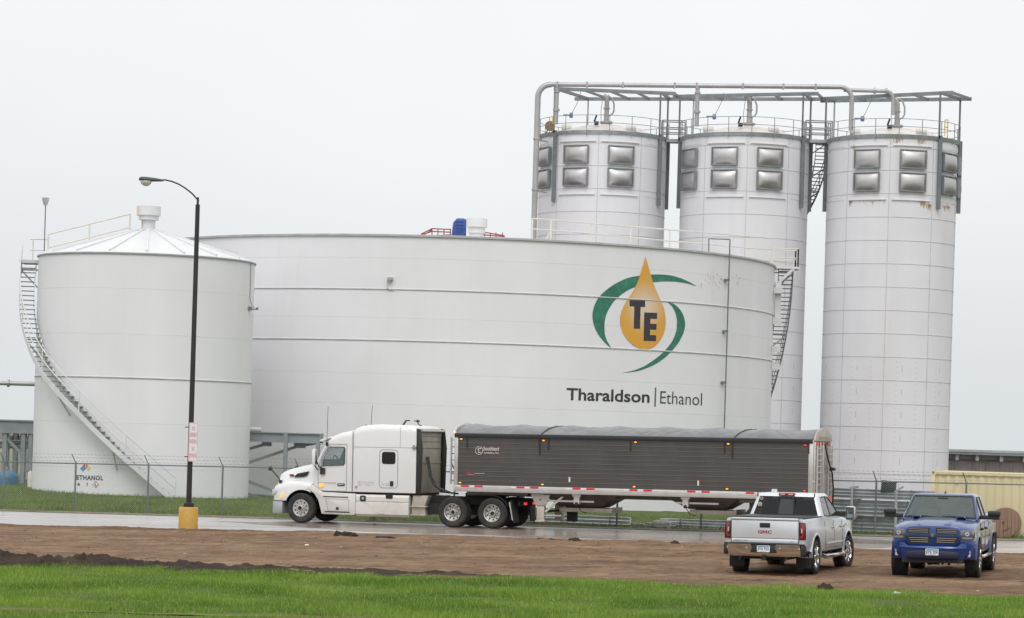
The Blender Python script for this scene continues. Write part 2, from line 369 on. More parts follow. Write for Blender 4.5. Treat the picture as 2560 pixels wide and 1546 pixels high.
# grass blades
def grass_mat(name, c1, c2, c3, s1=.35):
    m = bpy.data.materials.new(name); m.use_nodes = True; nt = m.node_tree; N = nt.nodes.new; L = nt.links.new; p = nt.nodes['Principled BSDF']
    tc = N('ShaderNodeTexCoord'); n = N('ShaderNodeTexNoise'); n.inputs['Scale'].default_value = s1; n.inputs['Detail'].default_value = 4; L(tc.outputs['Object'], n.inputs['Vector'])
    r = N('ShaderNodeValToRGB'); r.color_ramp.elements[0].position = .38; r.color_ramp.elements[0].color = (*c1, 1); r.color_ramp.elements[1].position = .62; r.color_ramp.elements[1].color = (*c2, 1); L(n.outputs[0], r.inputs[0])
    g = N('ShaderNodeNewGeometry'); rr = N('ShaderNodeMapRange'); rr.inputs[3].default_value = .7; rr.inputs[4].default_value = 1.35; L(g.outputs['Random Per Island'], rr.inputs[0])
    x = N('ShaderNodeMix'); x.data_type = 'RGBA'; q = N('ShaderNodeMath'); q.operation = 'GREATER_THAN'; q.inputs[1].default_value = .90; L(g.outputs['Random Per Island'], q.inputs[0]); L(q.outputs[0], x.inputs[0]); L(r.outputs[0], x.inputs[6]); x.inputs[7].default_value = (*c3, 1)
    s_ = N('ShaderNodeVectorMath'); s_.operation = 'SCALE'; L(x.outputs[2], s_.inputs[0]); L(rr.outputs[0], s_.inputs['Scale']); L(s_.outputs[0], p.inputs['Base Color'])
    p.inputs['Roughness'].default_value = .55; p.inputs['Specular IOR Level'].default_value = .3
    tr = N('ShaderNodeBsdfTranslucent'); L(s_.outputs[0], tr.inputs[0]); ms = N('ShaderNodeMixShader'); ms.inputs[0].default_value = .35; L(p.outputs[0], ms.inputs[1]); L(tr.outputs[0], ms.inputs[2]); L(ms.outputs[0], nt.nodes['Material Output'].inputs[0])
    return m
def blades(name, n, fx, hmin, hmax, wd, m, label):
    pts = fx(n); n = len(pts); x, y, z, hs_ = pts[:, 0], pts[:, 1], pts[:, 2], pts[:, 3]
    h = rng.uniform(hmin, hmax, n) * hs_; t = rng.uniform(0, 2 * PI, n); le = rng.normal(0, .35, (n, 2)) * h[:, None]
    wv = wd * rng.uniform(.6, 1.3, n)
    v = np.zeros((n, 3, 3)); v[:, 0, 0] = x - np.cos(t) * wv; v[:, 0, 1] = y - np.sin(t) * wv; v[:, 0, 2] = z
    v[:, 1, 0] = x + np.cos(t) * wv; v[:, 1, 1] = y + np.sin(t) * wv; v[:, 1, 2] = z
    v[:, 2, 0] = x + le[:, 0]; v[:, 2, 1] = y + le[:, 1]; v[:, 2, 2] = z + h
    me = bpy.data.meshes.new(name); me.vertices.add(3 * n); me.vertices.foreach_set('co', v.reshape(-1).astype(np.float32))
    me.loops.add(3 * n); me.loops.foreach_set('vertex_index', np.arange(3 * n, dtype=np.int32)); me.polygons.add(n)
    me.polygons.foreach_set('loop_start', np.arange(0, 3 * n, 3, dtype=np.int32)); me.update(calc_edges=True); me.materials.append(m)
    o = bpy.data.objects.new(name, me); C.objects.link(o); tag(o, label, 'grass', kind='stuff'); return o
ledge = np.array([lawn_edge(-30 + .1 * i) for i in range(601)])
redge = np.array([road_far(-45 + .1 * i) for i in range(901)])
nzgrid = np.array([[fbm(-30 + .25 * i, 30 + .25 * j, .45, 3) for j in range(150)] for i in range(241)])
sheet('road_shoulder', -45, 45, 360, lambda x: road_far(x) - .22, lambda x: road_far(x) + .16 + .10 * fbm(x, 1, 1.5), 3, .03, gmat('shoulder_dirt', (.20, .17, .12), (.25, .22, .17), (.15, .14, .08), .9, 1.5, 8), lambda x, y: -.045 * smooth(road_far(x) - y, 0, .2))
def near_pts(n):
    y = rng.uniform(41, 61.5, n); x = rng.uniform(-1, 1, n) * (y * .215 + 1.5)
    ed = ledge[np.clip(((x + 30) * 10).astype(int), 0, 600)]
    q = nzgrid[np.clip(((x + 30) * 4).astype(int), 0, 240), np.clip(((y - 30) * 4).astype(int), 0, 149)]
    k = (y < ed + rng.exponential(.12, n))
    lo = 44.0 + .3 * q; bare = (np.abs(y - 45.55 + .095 * (x + 8)) < .33 + .5 * q) & (rng.uniform(0, 1, n) < .84 - .03 * (x + 8).clip(0, 20))
    k &= ~bare
    hs_ = np.clip(.85 + 1.0 * q, .45, 1.6)
    z = .0125 * x - .03
    return np.stack([x, y, z, hs_], 1)[k]
blades('lawn_grass', 680000, near_pts, .05, .14, .0048, grass_mat('lawn_blades', (.100, .205, .022), (.205, .335, .045), (.38, .42, .13)), 'bright green mown lawn grass in the foreground')
def verge_pts(n):
    y = rng.uniform(84, 132, n); x = rng.uniform(-1, 1, n) * (y * .22)
    ed = redge[np.clip(((x + 45) * 10).astype(int), 0, 900)]
    k = (y > ed + .02 + rng.exponential(.10, n)) & ((y < 112) | (rng.uniform(0, 1, n) < .5))
    x, y = x[k], y[k]
    s = np.clip((y - 96) / 30, 0, 1); s = s * s * (3 - 2 * s); ed = ed[k]
    t = np.clip((y - ed - .2) / 2.3, 0, 1); z = .0125 * x * (1 - s) + (-.62 - .013 * x.clip(-30, 30)) * s - .03 + .09 * t * t * (3 - 2 * t)
    return np.stack([x, y, z, np.clip(rng.normal(1, .3, len(x)), .4, 1.8)], 1)
blades('verge_grass', 330000, verge_pts, .06, .17, .012, grass_mat('verge_blades', (.075, .125, .022), (.185, .250, .050), (.26, .25, .09), .5), 'duller green grass verge behind the chain link fence')

# dark soil bank along the lawn edge
def soil_h(x, y):
    c0 = lawn_edge(x) + .95; wdt = 1.35 if x < -6 else 1.35 - .055 * (x + 6)
    amp = interp([(-20, .25), (-10, .23), (-8.2, .19), (-6.2, .13), (-3, .11), (0, .07), (2, .035), (5, .0), (10, -.03)], x)
    r = 1 - abs(y - c0) / max(.3, wdt) * 1.0
    if r <= 0: return -.06
    n_ = .72 + .75 * noise.fractal(Vector((x * 1.3, y * 1.3, 0)), .8, 2.2, 6)
    return -.05 + amp * r ** .7 * n_ + (.16 * max(0, noise.noise(Vector((x * 3.4, y * 3.4, 8)))) + .10 * max(0, noise.noise(Vector((x * 7, y * 7, 8)))) + .05 * max(0, noise.noise(Vector((x * 15, y * 15, 8))))) * min(1, amp * 4) * min(1, r * 4)
o = sheet('dark_soil_bank', -20, 9.5, 640, lambda x: lawn_edge(x) - .5, lambda x: lawn_edge(x) + 2.6, 56, .02, soil_m, soil_h, kind='stuff', label='bank of dark turned soil along the edge of the lawn')
o['category'] = 'soil'
def lump(name, px, py, r, hgt, label, m=soil_m, cat='dirt clod', group=None, d=None, y_off=0):
    # find the ground point under the pixel
    lo, hi = 40, 110
    for _ in range(40):
        md = (lo + hi) / 2; q = at(px, py, md)
        if q.z > zg(q.x, q.y): lo = md
        else: hi = md
    q = at(px, py, lo); bm = bmesh.new(); bmesh.ops.create_icosphere(bm, subdivisions=4, radius=1)
    sd_ = rng.uniform(0, 50)
    for v in bm.verts:
        k = 1 + .35 * noise.noise(v.co * 1.6 + Vector((sd_, 0, 0))) + .22 * noise.noise(v.co * 4 + Vector((sd_, 0, 0)))
        v.co = Vector((v.co.x * r * k, v.co.y * r * .7 * k, v.co.z * hgt * k))
    me = bpy.data.meshes.new(name); bm.to_mesh(me); bm.free(); me.materials.append(m)
    me.polygons.foreach_set('use_smooth', [True] * len(me.polygons))
    o = bpy.data.objects.new(name, me); C.objects.link(o); o.location = (q.x, q.y, q.z + hgt * .15); tag(o, label, cat, group); return o
G = 'dark clods lying along the near edge of the road'
lump('dirt_clod', 868, 1342, .28, .12, 'low wide heap of dark mud on the road edge below the white tractor door', group=G)
lump('dirt_clod', 845, 1341, .12, .14, 'small peaked clod at the left end of the low mud heap', group=G)
lump('dirt_clod', 962, 1347, .34, .07, 'flat grey brown mud patch heaped below the sleeper fuel tank', group=G)
lump('dirt_clod', 1350, 1351, .11, .06, 'smallest of three dark clods on the road edge left of centre', group=G)
lump('dirt_clod', 1378, 1353, .11, .07, 'middle of three dark clods on the road edge under the trailer', group=G)
lump('dirt_clod', 1436, 1354, .19, .10, 'largest of three dark clods on the road edge under the trailer', group=G)
lump('dirt_clod', 1688, 1362, .13, .10, 'lone round dark clod at the road edge left of the silver pickup', group=G)
lump('dirt_clod', 2062, 1475, .17, .12, 'dark grassy clod on the lawn edge in front of the gap between the pickups', group=G)
lump('pale_stone', 767, 1366, .07, .05, 'small pale stone lying alone on the brown dirt', m=mat('pale_stone', (.62, .58, .52), .8), cat='stone')
lump('white_rock', 1652, 1322, .38, .25, 'rounded pale rock beside the fence post and the guardrail bundles', m=mat('rock', (.42, .41, .38), .85, bump=.5), cat='rock')
lump('white_litter', 2243, 1484, .10, .03, 'white scrap of litter on the dirt in front of the blue pickup', m=mat('litter_white', (.75, .75, .74), .6), cat='litter')
peb = MB(); 
for i in range(900):
    x = rng.uniform(-15, 15); y = rng.uniform(lawn_edge(x) + .6, road_near(x) - .1); s_ = rng.uniform(.006, .022) * (2.0 if rng.uniform() < .06 else 1)
    mtx = Matrix.Rotation(rng.uniform(0, 6), 3, 'Z') @ Matrix.Rotation(rng.uniform(0, 2), 3, 'X')
    peb.box((x, y, zg(x, y) + dirt_h(x, y) - .015), (s_ * 1.6, s_, s_ * .9), M=mtx, mi=int(rng.uniform() < .30))
o = peb.build('gravel', [mat('clod_brown', (.11, .075, .055), .9, var=.4, scale=1), mat('pebble_pale', (.42, .36, .30), .8, var=.3)]); tag(o, 'small dark and pale pebbles scattered over the brown dirt', 'gravel', kind='stuff')

# ---------------------------------------------------------------- chain link fence
FB = 3.9
fence = thing('chain_link_fence', 'long galvanised chain link fence with barbed wire behind the road', 'fence', site(0, FB))
FO = fence.location.copy(); fence.location = (0, 0, 0)
a0 = a_at(187, FB); SP = 3.05; FH = 1.83
fz = lambda a: site(a, FB).z
posts = []
k0, k1 = -6, 16
for k in range(k0, k1):
    a = a0 + k * SP; p = site(a, FB); posts.append(p)
    b = MB(); b.tube([p - Vector((0, 0, .1)), p + Vector((0, 0, FH + .02))], .036, 10); b.tube([p + Vector((0, 0, FH + .02)), p + Vector((0, 0, FH + .07))], [.042, .02], 10)
    b.bar(p + Vector((0, 0, FH)), p + Vector((0, 0, FH + .36)) - B_ * .16 - T_ * .10, .035, .02); b.build('post', galv_dark, fence)
b = MB(); b.tube([p + Vector((0, 0, FH)) for p in posts], .024, 8); b.build('top_rail', galv_dark, fence)
b = MB(); MS = .082; A0 = a0 + k0 * SP; A1 = a0 + (k1 - 1) * SP
n_ = int((A1 - A0) / MS); wr = .0027; zh = FH - .02
def strand(p, q):
    d = B_ * wr; e_ = T_ * wr
    b.add([p - e_, p + e_, p - d * 1.2, q - e_, q + e_, q - d * 1.2], [(0, 1, 4, 3), (1, 2, 5, 4), (2, 0, 3, 5)])
rows = int(zh / MS)
for i in range(-rows, n_):
    for s_ in (1, -1):
        aa = A0 + i * MS; k = 0
        p0 = aa if s_ == 1 else aa + rows * MS; p1 = aa + rows * MS if s_ == 1 else aa
        # clip
        za, zb = .03, zh; x0, x1 = p0, p1
        def cl(x): return min(max(x, A0), A1)
        if (x0 < A0 and x1 < A0) or (x0 > A1 and x1 > A1): continue
        f0 = (cl(x0) - x0) / (x1 - x0); f1 = (cl(x1) - x0) / (x1 - x0)
        q0 = x0 + (x1 - x0) * f0; q1 = x0 + (x1 - x0) * f1
        P0 = site(q0, FB - .03); P1 = site(q1, FB - .03); P0.z = fz(q0) + za + (zb - za) * f0; P1.z = fz(q1) + za + (zb - za) * f1
        strand(P0, P1)
b.build('wire_mesh', mat('fence_wire', (.42, .44, .45), .45, .6), fence, smooth=False)
for j, f in enumerate((.25, .6, .95)):
    b = MB(); off = -B_ * (.16 * f) - T_ * (.10 * f) + Vector((0, 0, FH + .36 * f))
    for p, q in zip(posts, posts[1:]):
        b.tube([p + off, (p + q) / 2 + off + Vector((0, 0, -.012)), q + off], .0035, 4, caps=False)
        for t in range(1, 18):
            c = p.lerp(q, t / 18) + off; b.bar(c + Vector((-.03, 0, -.02)), c + Vector((.03, 0, .02)), .005); b.bar(c + Vector((.03, 0, -.02)), c + Vector((-.03, 0, .02)), .005)
    b.build('barbed_wire', mat('barbed_wire', (.30, .31, .32), .5, .5), fence, smooth=False)

# ---------------------------------------------------------------- parking lot lamp and its sign
def ground_hit(px, py):
    lo, hi = 40, 110
    for _ in range(40):
        md = (lo + hi) / 2; q = at(px, py, md)
        if q.z > zg(q.x, q.y): lo = md
        else: hi = md
    return at(px, py, lo)
lp = ground_hit(470, 1322); D = lp.y; LX, LY = lp.x, lp.y
zz = lambda px, py: at(px, py, D).z
lamp = thing('street_lamp', 'tall dark lamp post with curved arm on a yellow concrete base by the road', 'street lamp', (LX, LY, lp.z))
def Lp(px, py): p = at(px, py, D); return Vector((p.x - LX, 0, p.z - lp.z))
b = MB(); r = .31; zt = Lp(470, 1268).z
b.lathe([(0, -.1), (r, -.1), (r, zt - .03), (r - .03, zt), (0, zt)], n=40); b.build('base', yellow_paint, lamp, angle=50)
b = MB(); z1 = zt + .14; b.box((0, 0, zt + .01), (.36, .36, .02)); b.lathe([(0, zt), (.17, zt), (.17, z1 - .02), (.15, z1), (0, z1)], n=24)
for i in range(4): b.lathe([(0, zt), (.025, zt), (.025, zt + .06), (0, zt + .06)], c=(.16 * math.cos(PI / 4 + i * PI / 2), .16 * math.sin(PI / 4 + i * PI / 2), 0), n=8)
b.build('base_cover', black_steel, lamp)
ztop = Lp(497, 512).z
b = MB(); b.tube([(0, 0, z1), (0, 0, ztop)], [.088, .072], 20); b.tube([(0, 0, ztop), (0, 0, Lp(497, 494).z)], .038, 12); b.build('pole', black_steel, lamp)
arm = [Lp(497, 503), Lp(480, 484), Lp(462, 470), Lp(447, 461), Lp(430, 454), Lp(412, 450), Lp(405, 451)]
b = MB(); b.tube(arm, .026, 10); b.build('arm', black_steel, lamp)
hd = MB(); c0 = Lp(409, 452.5); c1 = Lp(348, 449)
rings = []
prof = [(0, .035, .035), (.12, .05, .055), (.3, .07, .075), (.5, .12, .085), (.72, .17, .10), (.9, .16, .095), (1, .08, .06)]
for t, wy, wz in prof:
    c = c0.lerp(c1, t)
    rings.append([c + Vector((0, wy * math.cos(a), (wz * 1.0 if math.sin(a) > 0 else wz * .55) * math.sin(a))) for a in [2 * PI * k / 20 for k in range(20)]])
hd.loft(rings); h_ = hd.build('lamp_head', mat('lamp_grey', (.075, .075, .08), .45, .3), lamp, angle=60)
b = MB(); cc = Lp(365, 455); cc.z += .03; pr = [(.185 * math.cos(t), -.17 * math.sin(t)) for t in [PI / 2 * i / 8 for i in range(9)]][::-1]; b.lathe([(max(0, r_), z) for r_, z in pr], c=cc, n=24)
g = b.build('lens', mat('lamp_lens', (.60, .61, .58), .2, var=.15, scale=9, coat=.5), lamp, angle=60)
sg0 = at(472, 1154, D - .14); sg1 = at(494, 1057, D - .14); hgt = at(483, 1057, D - .14).z - sg0.z
sx = LX + .10; wdt = .295
sign = thing('parking_sign', 'white rectangular sign with red letters bolted to the lamp post', 'sign', (sx, D - .13, sg0.z))
SM = Matrix.Rotation(R(14), 3, 'Z')
sign.rotation_euler = (0, 0, R(12))
b = MB(); b.prism(rrect(-wdt / 2, wdt / 2, 0, hgt, .03), -.004, .004); b.build('panel', sign_white, sign)
b = MB(); yo = -.0065
for x0, x1, z0, z1_ in ((-.135, .135, .012, .02), (-.135, .135, hgt - .02, hgt - .012), (-.135, -.127, .02, hgt - .02), (.127, .135, .02, hgt - .02)): b.bb(x0, x1, yo, -.004, z0, z1_)
b.build('border', sign_red, sign, smooth=False)
for (t, y0, y1) in (('NO', .80, .90), ('OVERNIGHT', .63, .74), ('PARKING', .46, .57), ('NO', .27, .38), ('SMOKING', .10, .21)):
    wt = .085 if t == 'NO' else .225
    text_on('lettering', t, (-wt / 2, -.0072, y0 * hgt), (1, 0, 0), (0, 0, 1), wt, (y1 - y0) * hgt, sign_red, sign, bold=-.005)
b = MB(); b.box((-.10, .03, .15), (.34, .05, .03)); b.box((-.10, .03, hgt - .15), (.34, .05, .03)); b.build('bracket', black_steel, sign)
# ================================================================ TANKS
def flat_to_surface(name, polys, mapf, m, parent, step=14, hstep=None, attr=None):
    """polys: outlines in photo coordinates; they are cut into strips so that they follow the curved shell"""
    bm = bmesh.new()
    for pl in polys:
        vs = [bm.verts.new((x, y, 0)) for x, y in pl]; bm.faces.new(vs)
    bm.normal_update(); bmesh.ops.triangulate(bm, faces=bm.faces)
    xs = [v.co.x for v in bm.verts]; ys = [v.co.y for v in bm.verts]
    x = min(xs) + step
    while x < max(xs):
        bmesh.ops.bisect_plane(bm, geom=bm.verts[:] + bm.edges[:] + bm.faces[:], plane_co=(x, 0, 0), plane_no=(1, 0, 0)); x += step
    if hstep:
        y = min(ys) + hstep
        while y < max(ys):
            bmesh.ops.bisect_plane(bm, geom=bm.verts[:] + bm.edges[:] + bm.faces[:], plane_co=(0, y, 0), plane_no=(0, 1, 0)); y += hstep
    cols = [attr(v.co.x, v.co.y) for v in bm.verts] if attr else None
    for v in bm.verts: v.co = mapf(v.co.x, v.co.y)
    me = bpy.data.meshes.new(name); bm.to_mesh(me); bm.free(); me.materials.append(m)
    if cols:
        ca = me.color_attributes.new('paint', 'FLOAT_COLOR', 'POINT')
        for i, c in enumerate(cols): ca.data[i].color = (*c, 1)
    o = bpy.data.objects.new(name, me); C.objects.link(o); o.parent = parent; return o
def smooth_poly(pts, n=4):
    out = []; N_ = len(pts)
    for i in range(N_):
        p0, p1, p2, p3 = [Vector((*pts[(i + k) % N_], 0)) for k in (-1, 0, 1, 2)]
        if (p1 - p0).normalized().dot((p2 - p1).normalized()) < .3: p0 = p1
        if (p2 - p1).normalized().dot((p3 - p2).normalized()) < .3: p3 = p2
        for k in range(n):
            t = k / n; q = .5 * ((2 * p1) + (p2 - p0) * t + (2 * p0 - 5 * p1 + 4 * p2 - p3) * t * t + (3 * p1 - p0 - 3 * p2 + p3) * t ** 3)
            out.append((q.x, q.y))
    return out
def text_polys_to_surface(name, txt, x0, x1, ybase0, slope, cap, mapf, m, parent, bold=0, spacing=1.0, ref='H'):
    vs, fs = text_mesh(txt, bold, spacing); a = min(v.x for v in vs); b_ = max(v.x for v in vs)
    rv, _ = text_mesh(ref, bold); hb = max(v.y for v in rv) - min(v.y for v in rv)
    bm = bmesh.new(); vv = [bm.verts.new((x0 + (v.x - a) / (b_ - a) * (x1 - x0), 0, v.y / hb * cap)) for v in vs]
    for v in vv: v.co.y = ybase0 + slope * (v.co.x - x0) - v.co.z; v.co.x += .03 * v.co.z; v.co.z = 0
    for f in fs:
        try: bm.faces.new([vv[i] for i in f])
        except ValueError: pass
    x = x0
    while x < x1 + 5:
        bmesh.ops.bisect_plane(bm, geom=bm.verts[:] + bm.edges[:] + bm.faces[:], plane_co=(x, 0, 0), plane_no=(1, 0, 0)); x += 12
    for v in bm.verts: v.co = mapf(v.co.x, v.co.y)
    me = bpy.data.meshes.new(name); bm.to_mesh(me); bm.free(); me.materials.append(m)
    o = bpy.data.objects.new(name, me); C.objects.link(o); o.parent = parent; return o

def tank_shell(root, cx, cy, r, z0, z1, bands, seams, ncourse=96):
    b = MB(); b.lathe([(r, z0), (r, z1)], c=(cx, cy, 0), n=192); b.build('wall', tank_paint, root, angle=60)
    for zb in bands:
        b = MB(); b.lathe([(r, zb + .045), (r + .03, zb + .03), (r + .032, zb + .018)], c=(cx, cy, 0), n=192, mi=0); b.lathe([(r + .032, zb + .018), (r + .036, zb - .022), (r, zb - .028)], c=(cx, cy, 0), n=192, mi=1); b.build('wind_girder', [tank_trim, mat('girder_shadow_lip', (.34, .34, .345), .6, var=.2)], root, angle=20)  # dark grey lower lip paints in the shadow line under the girder
    b = MB()
    for zs in seams: b.lathe([(r, zs - .012), (r + .004, zs - .008), (r + .004, zs + .008), (r, zs + .012)], c=(cx, cy, 0), n=192)
    zz_ = sorted([z0] + seams + [z1])
    b.build('weld_seam', mat('weld_seam', (.63, .63, .63), .5), root, angle=60)
def helix_stair(root, cx, cy, r, f0, f1, z0, z1, width=.75, gap=.18, tread_m=galv_dark, str_m=tank_trim, rail=True, n=None, rail_m=None, brace=True, str_h=.26, ztab=None):
    """f: angle from the side that faces the camera, positive to the right; z runs from z0 at f0 to z1 at f1"""
    n = n or int(abs(z1 - z0) / .235)
    of_ = math.atan2(-cx, cy)
    def P(f, rr, z): return Vector((cx + rr * math.sin(f + of_), cy - rr * math.cos(f + of_), z))
    ri, ro = r + gap, r + gap + width
    bo = MB(); bi = MB(); tr = MB(); rl = MB(); K = 60
    fz_ = (lambda t: (f0 + (f1 - f0) * t, interp(ztab, t))) if ztab else (lambda t: (f0 + (f1 - f0) * t, z0 + (z1 - z0) * t))
    for mb, rr in ((bo, ro), (bi, ri)):
        rg = []
        for i in range(K + 1):
            f, z = fz_(i / K); rg.append([P(f, rr - .02, z - str_h), P(f, rr + .02, z - str_h), P(f, rr + .02, z + .04), P(f, rr - .02, z + .04)])
        mb.loft(rg)
    bo.build('outer_stringer', str_m, root); bi.build('inner_stringer', str_m, root)
    for i in range(n):
        f, z = fz_((i + .5) / n)
        if ztab:
            zt__ = z0 + (z1 - z0) * (i + .5) / n; f, z = fz_(interp([(q, p) for p, q in ztab], zt__))
        df = .12 / ro * (1 if f1 > f0 else -1)
        a, b_, c, d = P(f - df, ri, z), P(f + df, ri, z), P(f + df, ro, z), P(f - df, ro, z)
        dz = Vector((0, 0, -.045)); tr.add([a, b_, c, d, a + dz, b_ + dz, c + dz, d + dz], [(0, 1, 2, 3), (7, 6, 5, 4), (0, 4, 5, 1), (1, 5, 6, 2), (2, 6, 7, 3), (3, 7, 4, 0)])
    tr.build('treads', tread_m, root, smooth=False)
    if rail:
        rm = rail_m or str_m
        for h_ in (1.05, .55): rl.tube([P(*fz_(i / K)[:1], ro, fz_(i / K)[1] + h_) for i in range(K + 1)], .028, 6)
        m_ = max(3, int(abs((f1 - f0) * ro) / 2.1))
        for i in range(m_ + 1):
            f, z = fz_(i / m_); rl.bar(P(f, ro, z - .1), P(f, ro, z + 1.05), .05)
        rl.build('handrail', rm, root)
    if brace:
        m_ = max(3, int(abs((f1 - f0) * ro) / 2.6)); b = MB()
        for i in range(1, m_ + 1):
            f, z = fz_(i / m_); b.bar(P(f, ro, z - .25), P(f, r, z - 1.15), .07); b.bar(P(f, ro, z - .22), P(f, r, z - .22), .08)
        b.build('brackets', str_m, root)
def rail_path(name, pts, m, root, h=1.07, posts=None, r=.03, mid=.52):
    b = MB(); up = Vector((0, 0, 1))
    for hh in (h, mid): b.tube([p + up * hh for p in pts], r, 6)
    for p in (posts or pts): b.bar(p, p + up * h, .06)
    return b.build(name, m, root)

# ---- small tank on the left
SX, SY, SR, SZ0, SZ1 = at(361, 900, 132).x, 132.0, 132 * .0408, -.7, 11.42
st = thing('storage_tank', 'smaller white cylindrical tank with ribbed cone roof and spiral stair, left', 'tank', (SX, SY, SZ0)); st.location = (0, 0, 0)
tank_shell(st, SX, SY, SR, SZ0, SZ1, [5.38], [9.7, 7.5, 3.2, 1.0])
b = MB(); rt = .62; zt = 12.86; b.lathe([(SR + .01, SZ1), (SR, SZ1 + .03), (rt + .5, zt - .10), (rt, zt), (0, zt + .02)], c=(SX, SY, 0), n=144); b.build('roof', roof_paint, st, angle=25)
b = MB(); nr = 18
for k in range(nr):
    t = 2 * PI * (k + .38) / nr; p = Vector((SX + (SR - .15) * math.sin(t), SY - (SR - .15) * math.cos(t), SZ1 + .10)); q = Vector((SX + .7 * math.sin(t), SY - .7 * math.cos(t), zt + .01)); b.bar(p, q, .10, .12)
b.build('roof_rib', roof_paint, st)
b = MB(); rc = [(SR, SZ1 - .07), (SR + .07, SZ1 - .07), (SR + .07, SZ1 - .01), (SR, SZ1 - .01)]; b.lathe(rc + [rc[0]], c=(SX, SY, 0), n=144); b.build('rim', mat('rim_grey', (.32, .32, .33), .5), st, angle=30)
zv = lambda y, x=367: at(x, y, 132).z
vn = MB(); vn.lathe([(.34, 12.8), (.34, 13.42), (.50, 13.42), (.50, 13.64), (.60, 13.64), (.60, 14.1), (.56, 14.1), (.56, 13.7), (0, 13.7)], c=(SX, SY, 0), n=40)
vn.build('vent_stack', roof_paint, st, angle=40)
b = MB(); b.box((SX - .50, SY - .36, 13.87), (.16, .05, .44), rz=R(-52)); b.box((SX - .30, SY - .20, 13.15), (.05, .05, .5)); b.build('yellow_streak', mat('streak_yellow', (.66, .56, .38), .6), st)
helix_stair(st, SX, SY, SR, R(15.5), R(-96), -.45, 10.95, ztab=[(0, -.45), (.22, 1.76), (.417, 3.85), (.605, 5.65), (.69, 6.62), (.84, 8.5), (.93, 9.85), (1, 10.95)], width=.72, gap=.16, tread_m=mat('tread_grey', (.22, .23, .24), .5, .2), str_m=tank_trim)
b = MB(); pf = [(R(f), z) for f, z in ((-92, 11.15), (-99, 11.15), (-106, 11.15))]
ofs = math.atan2(-SX, SY)
P_ = lambda f, rr, z: Vector((SX + rr * math.sin(f + ofs), SY - rr * math.cos(f + ofs), z))
b.add([P_(f, rr, 11.05 + dz) for dz in (0, .16) for f, _ in pf for rr in (SR - .1, SR + .95)], [(0, 1, 3, 2), (2, 3, 5, 4), (6, 8, 9, 7), (8, 10, 11, 9), (0, 6, 7, 1), (4, 5, 11, 10), (1, 7, 9, 3), (3, 9, 11, 5), (0, 2, 8, 6), (2, 4, 10, 8)]); b.build('platform', mat('platform_grey', (.50, .51, .52), .5), st)
pa_ = [at(x_, 640, 131.6) for x_ in (74, 82, 120)]
for q in pa_: q.z = 11.2
rail_path('platform_railing', pa_, cream_paint, st, posts=pa_[1:], r=.038)
pe = at(324, 577, 132.5); ps = at(120, 624, 131); ps.z = SZ1 + .05; 
pth = [ps.lerp(Vector((pe.x, pe.y, 12.72)), k / 2) for k in range(3)]
b = MB(); 
for hh in (1.02, .35): b.tube([Vector((p.x, p.y, p.z + hh)) for p in [ps] + [Vector((pe.x, pe.y, 12.72))]], .045, 6)
for p in pth: b.bar(p - Vector((0, 0, .1)), p + Vector((0, 0, 1.02)), .08); b.bar(p + Vector((0, 0, .35)), p + Vector((.12, 0, -.05)), .06)
b.build('roof_railing', cream_paint, st)
b = MB(); p = at(111, 640, 131); q = at(114, 512, 131); b.tube([Vector((q.x, p.y, 11.2)), Vector((q.x, p.y, q.z))], .028, 8); b.build('mast', galv_dark, st)
b = MB(); z = q.z; b.lathe([(0, z - .05), (.10, z - .03), (.13, z + .12), (.15, z + .14), (.15, z + .18), (.16, z + .2), (.19, z + .34), (0, z + .37)], c=(q.x, q.y, 0), n=20); b.build('mast_lamp', mat('mast_lamp_grey', (.52, .53, .54), .4, .2, var=.2), st)
b = MB(); p = [on_cyl(620 + 6 - .5, 655, SX, SY, SR + .05)] if False else None
xr = SX + SR * .985; yr = SY - SR * .17
zt_ = lambda y: at(628, y, 131).z
b.tube([(xr, yr - .08, SZ1), (xr, yr - .08, zt_(690)), (xr, yr - .08, zt_(745)), (xr + .10, yr - .12, zt_(762)), (xr + .25, yr - .15, zt_(771))], .018, 6)
b.bar((xr - .2, yr - .1, zt_(772)), (xr + .35, yr - .15, zt_(774)), .05); b.box((xr + .05, yr - .2, zt_(772)), (.14, .14, .2)); b.box((xr + .38, yr - .15, zt_(772)), (.12, .12, .12)); b.build('wall_lamp', galv_dark, st)
b = MB(); p = at(557, 623, 129); q = at(597, 634, 129)
b.bar(p, q, .06); b.bar(p, p + Vector((.0, 0, -.2)), .05); b.bar(p + Vector((.15, 0, 0)), p + Vector((.15, 0, .14)), .05); b.bar(q - Vector((.1, 0, -.02)), q + Vector((-.1, 0, .15)), .05); b.build('roof_handrail', roof_paint, st)
ms = lambda x, y: on_cyl(x, y, SX, SY, SR, .012)
def s2(x, y): return (x * .3495, 820 + y * .3495)
def diamond(cx, cy, rw, rh): return [s2(cx - rw, cy), s2(cx, cy - rh), s2(cx + rw, cy), s2(cx, cy + rh)]
flat_to_surface('blue_diamond', [diamond(593, 1007, 21, 22)], ms, blue_mark, st)
flat_to_surface('red_diamond', [diamond(611, 985, 19, 19)], ms, red_mark, st)
flat_to_surface('yellow_diamond', [diamond(630, 1005, 17, 19)], ms, amber_mark, st)
text_polys_to_surface('hazard_number', '3', *[s2(606, 0)[0], s2(617, 0)[0], s2(0, 993)[1], 0, 16 * .3495], lambda x, y: on_cyl(x, y, SX, SY, SR, .018), sign_white, st, bold=.03)
text_polys_to_surface('hazard_number', '0', *[s2(624, 0)[0], s2(635, 0)[0], s2(0, 1013)[1], 0, 16 * .3495], lambda x, y: on_cyl(x, y, SX, SY, SR, .018), sign_white, st, bold=.03)
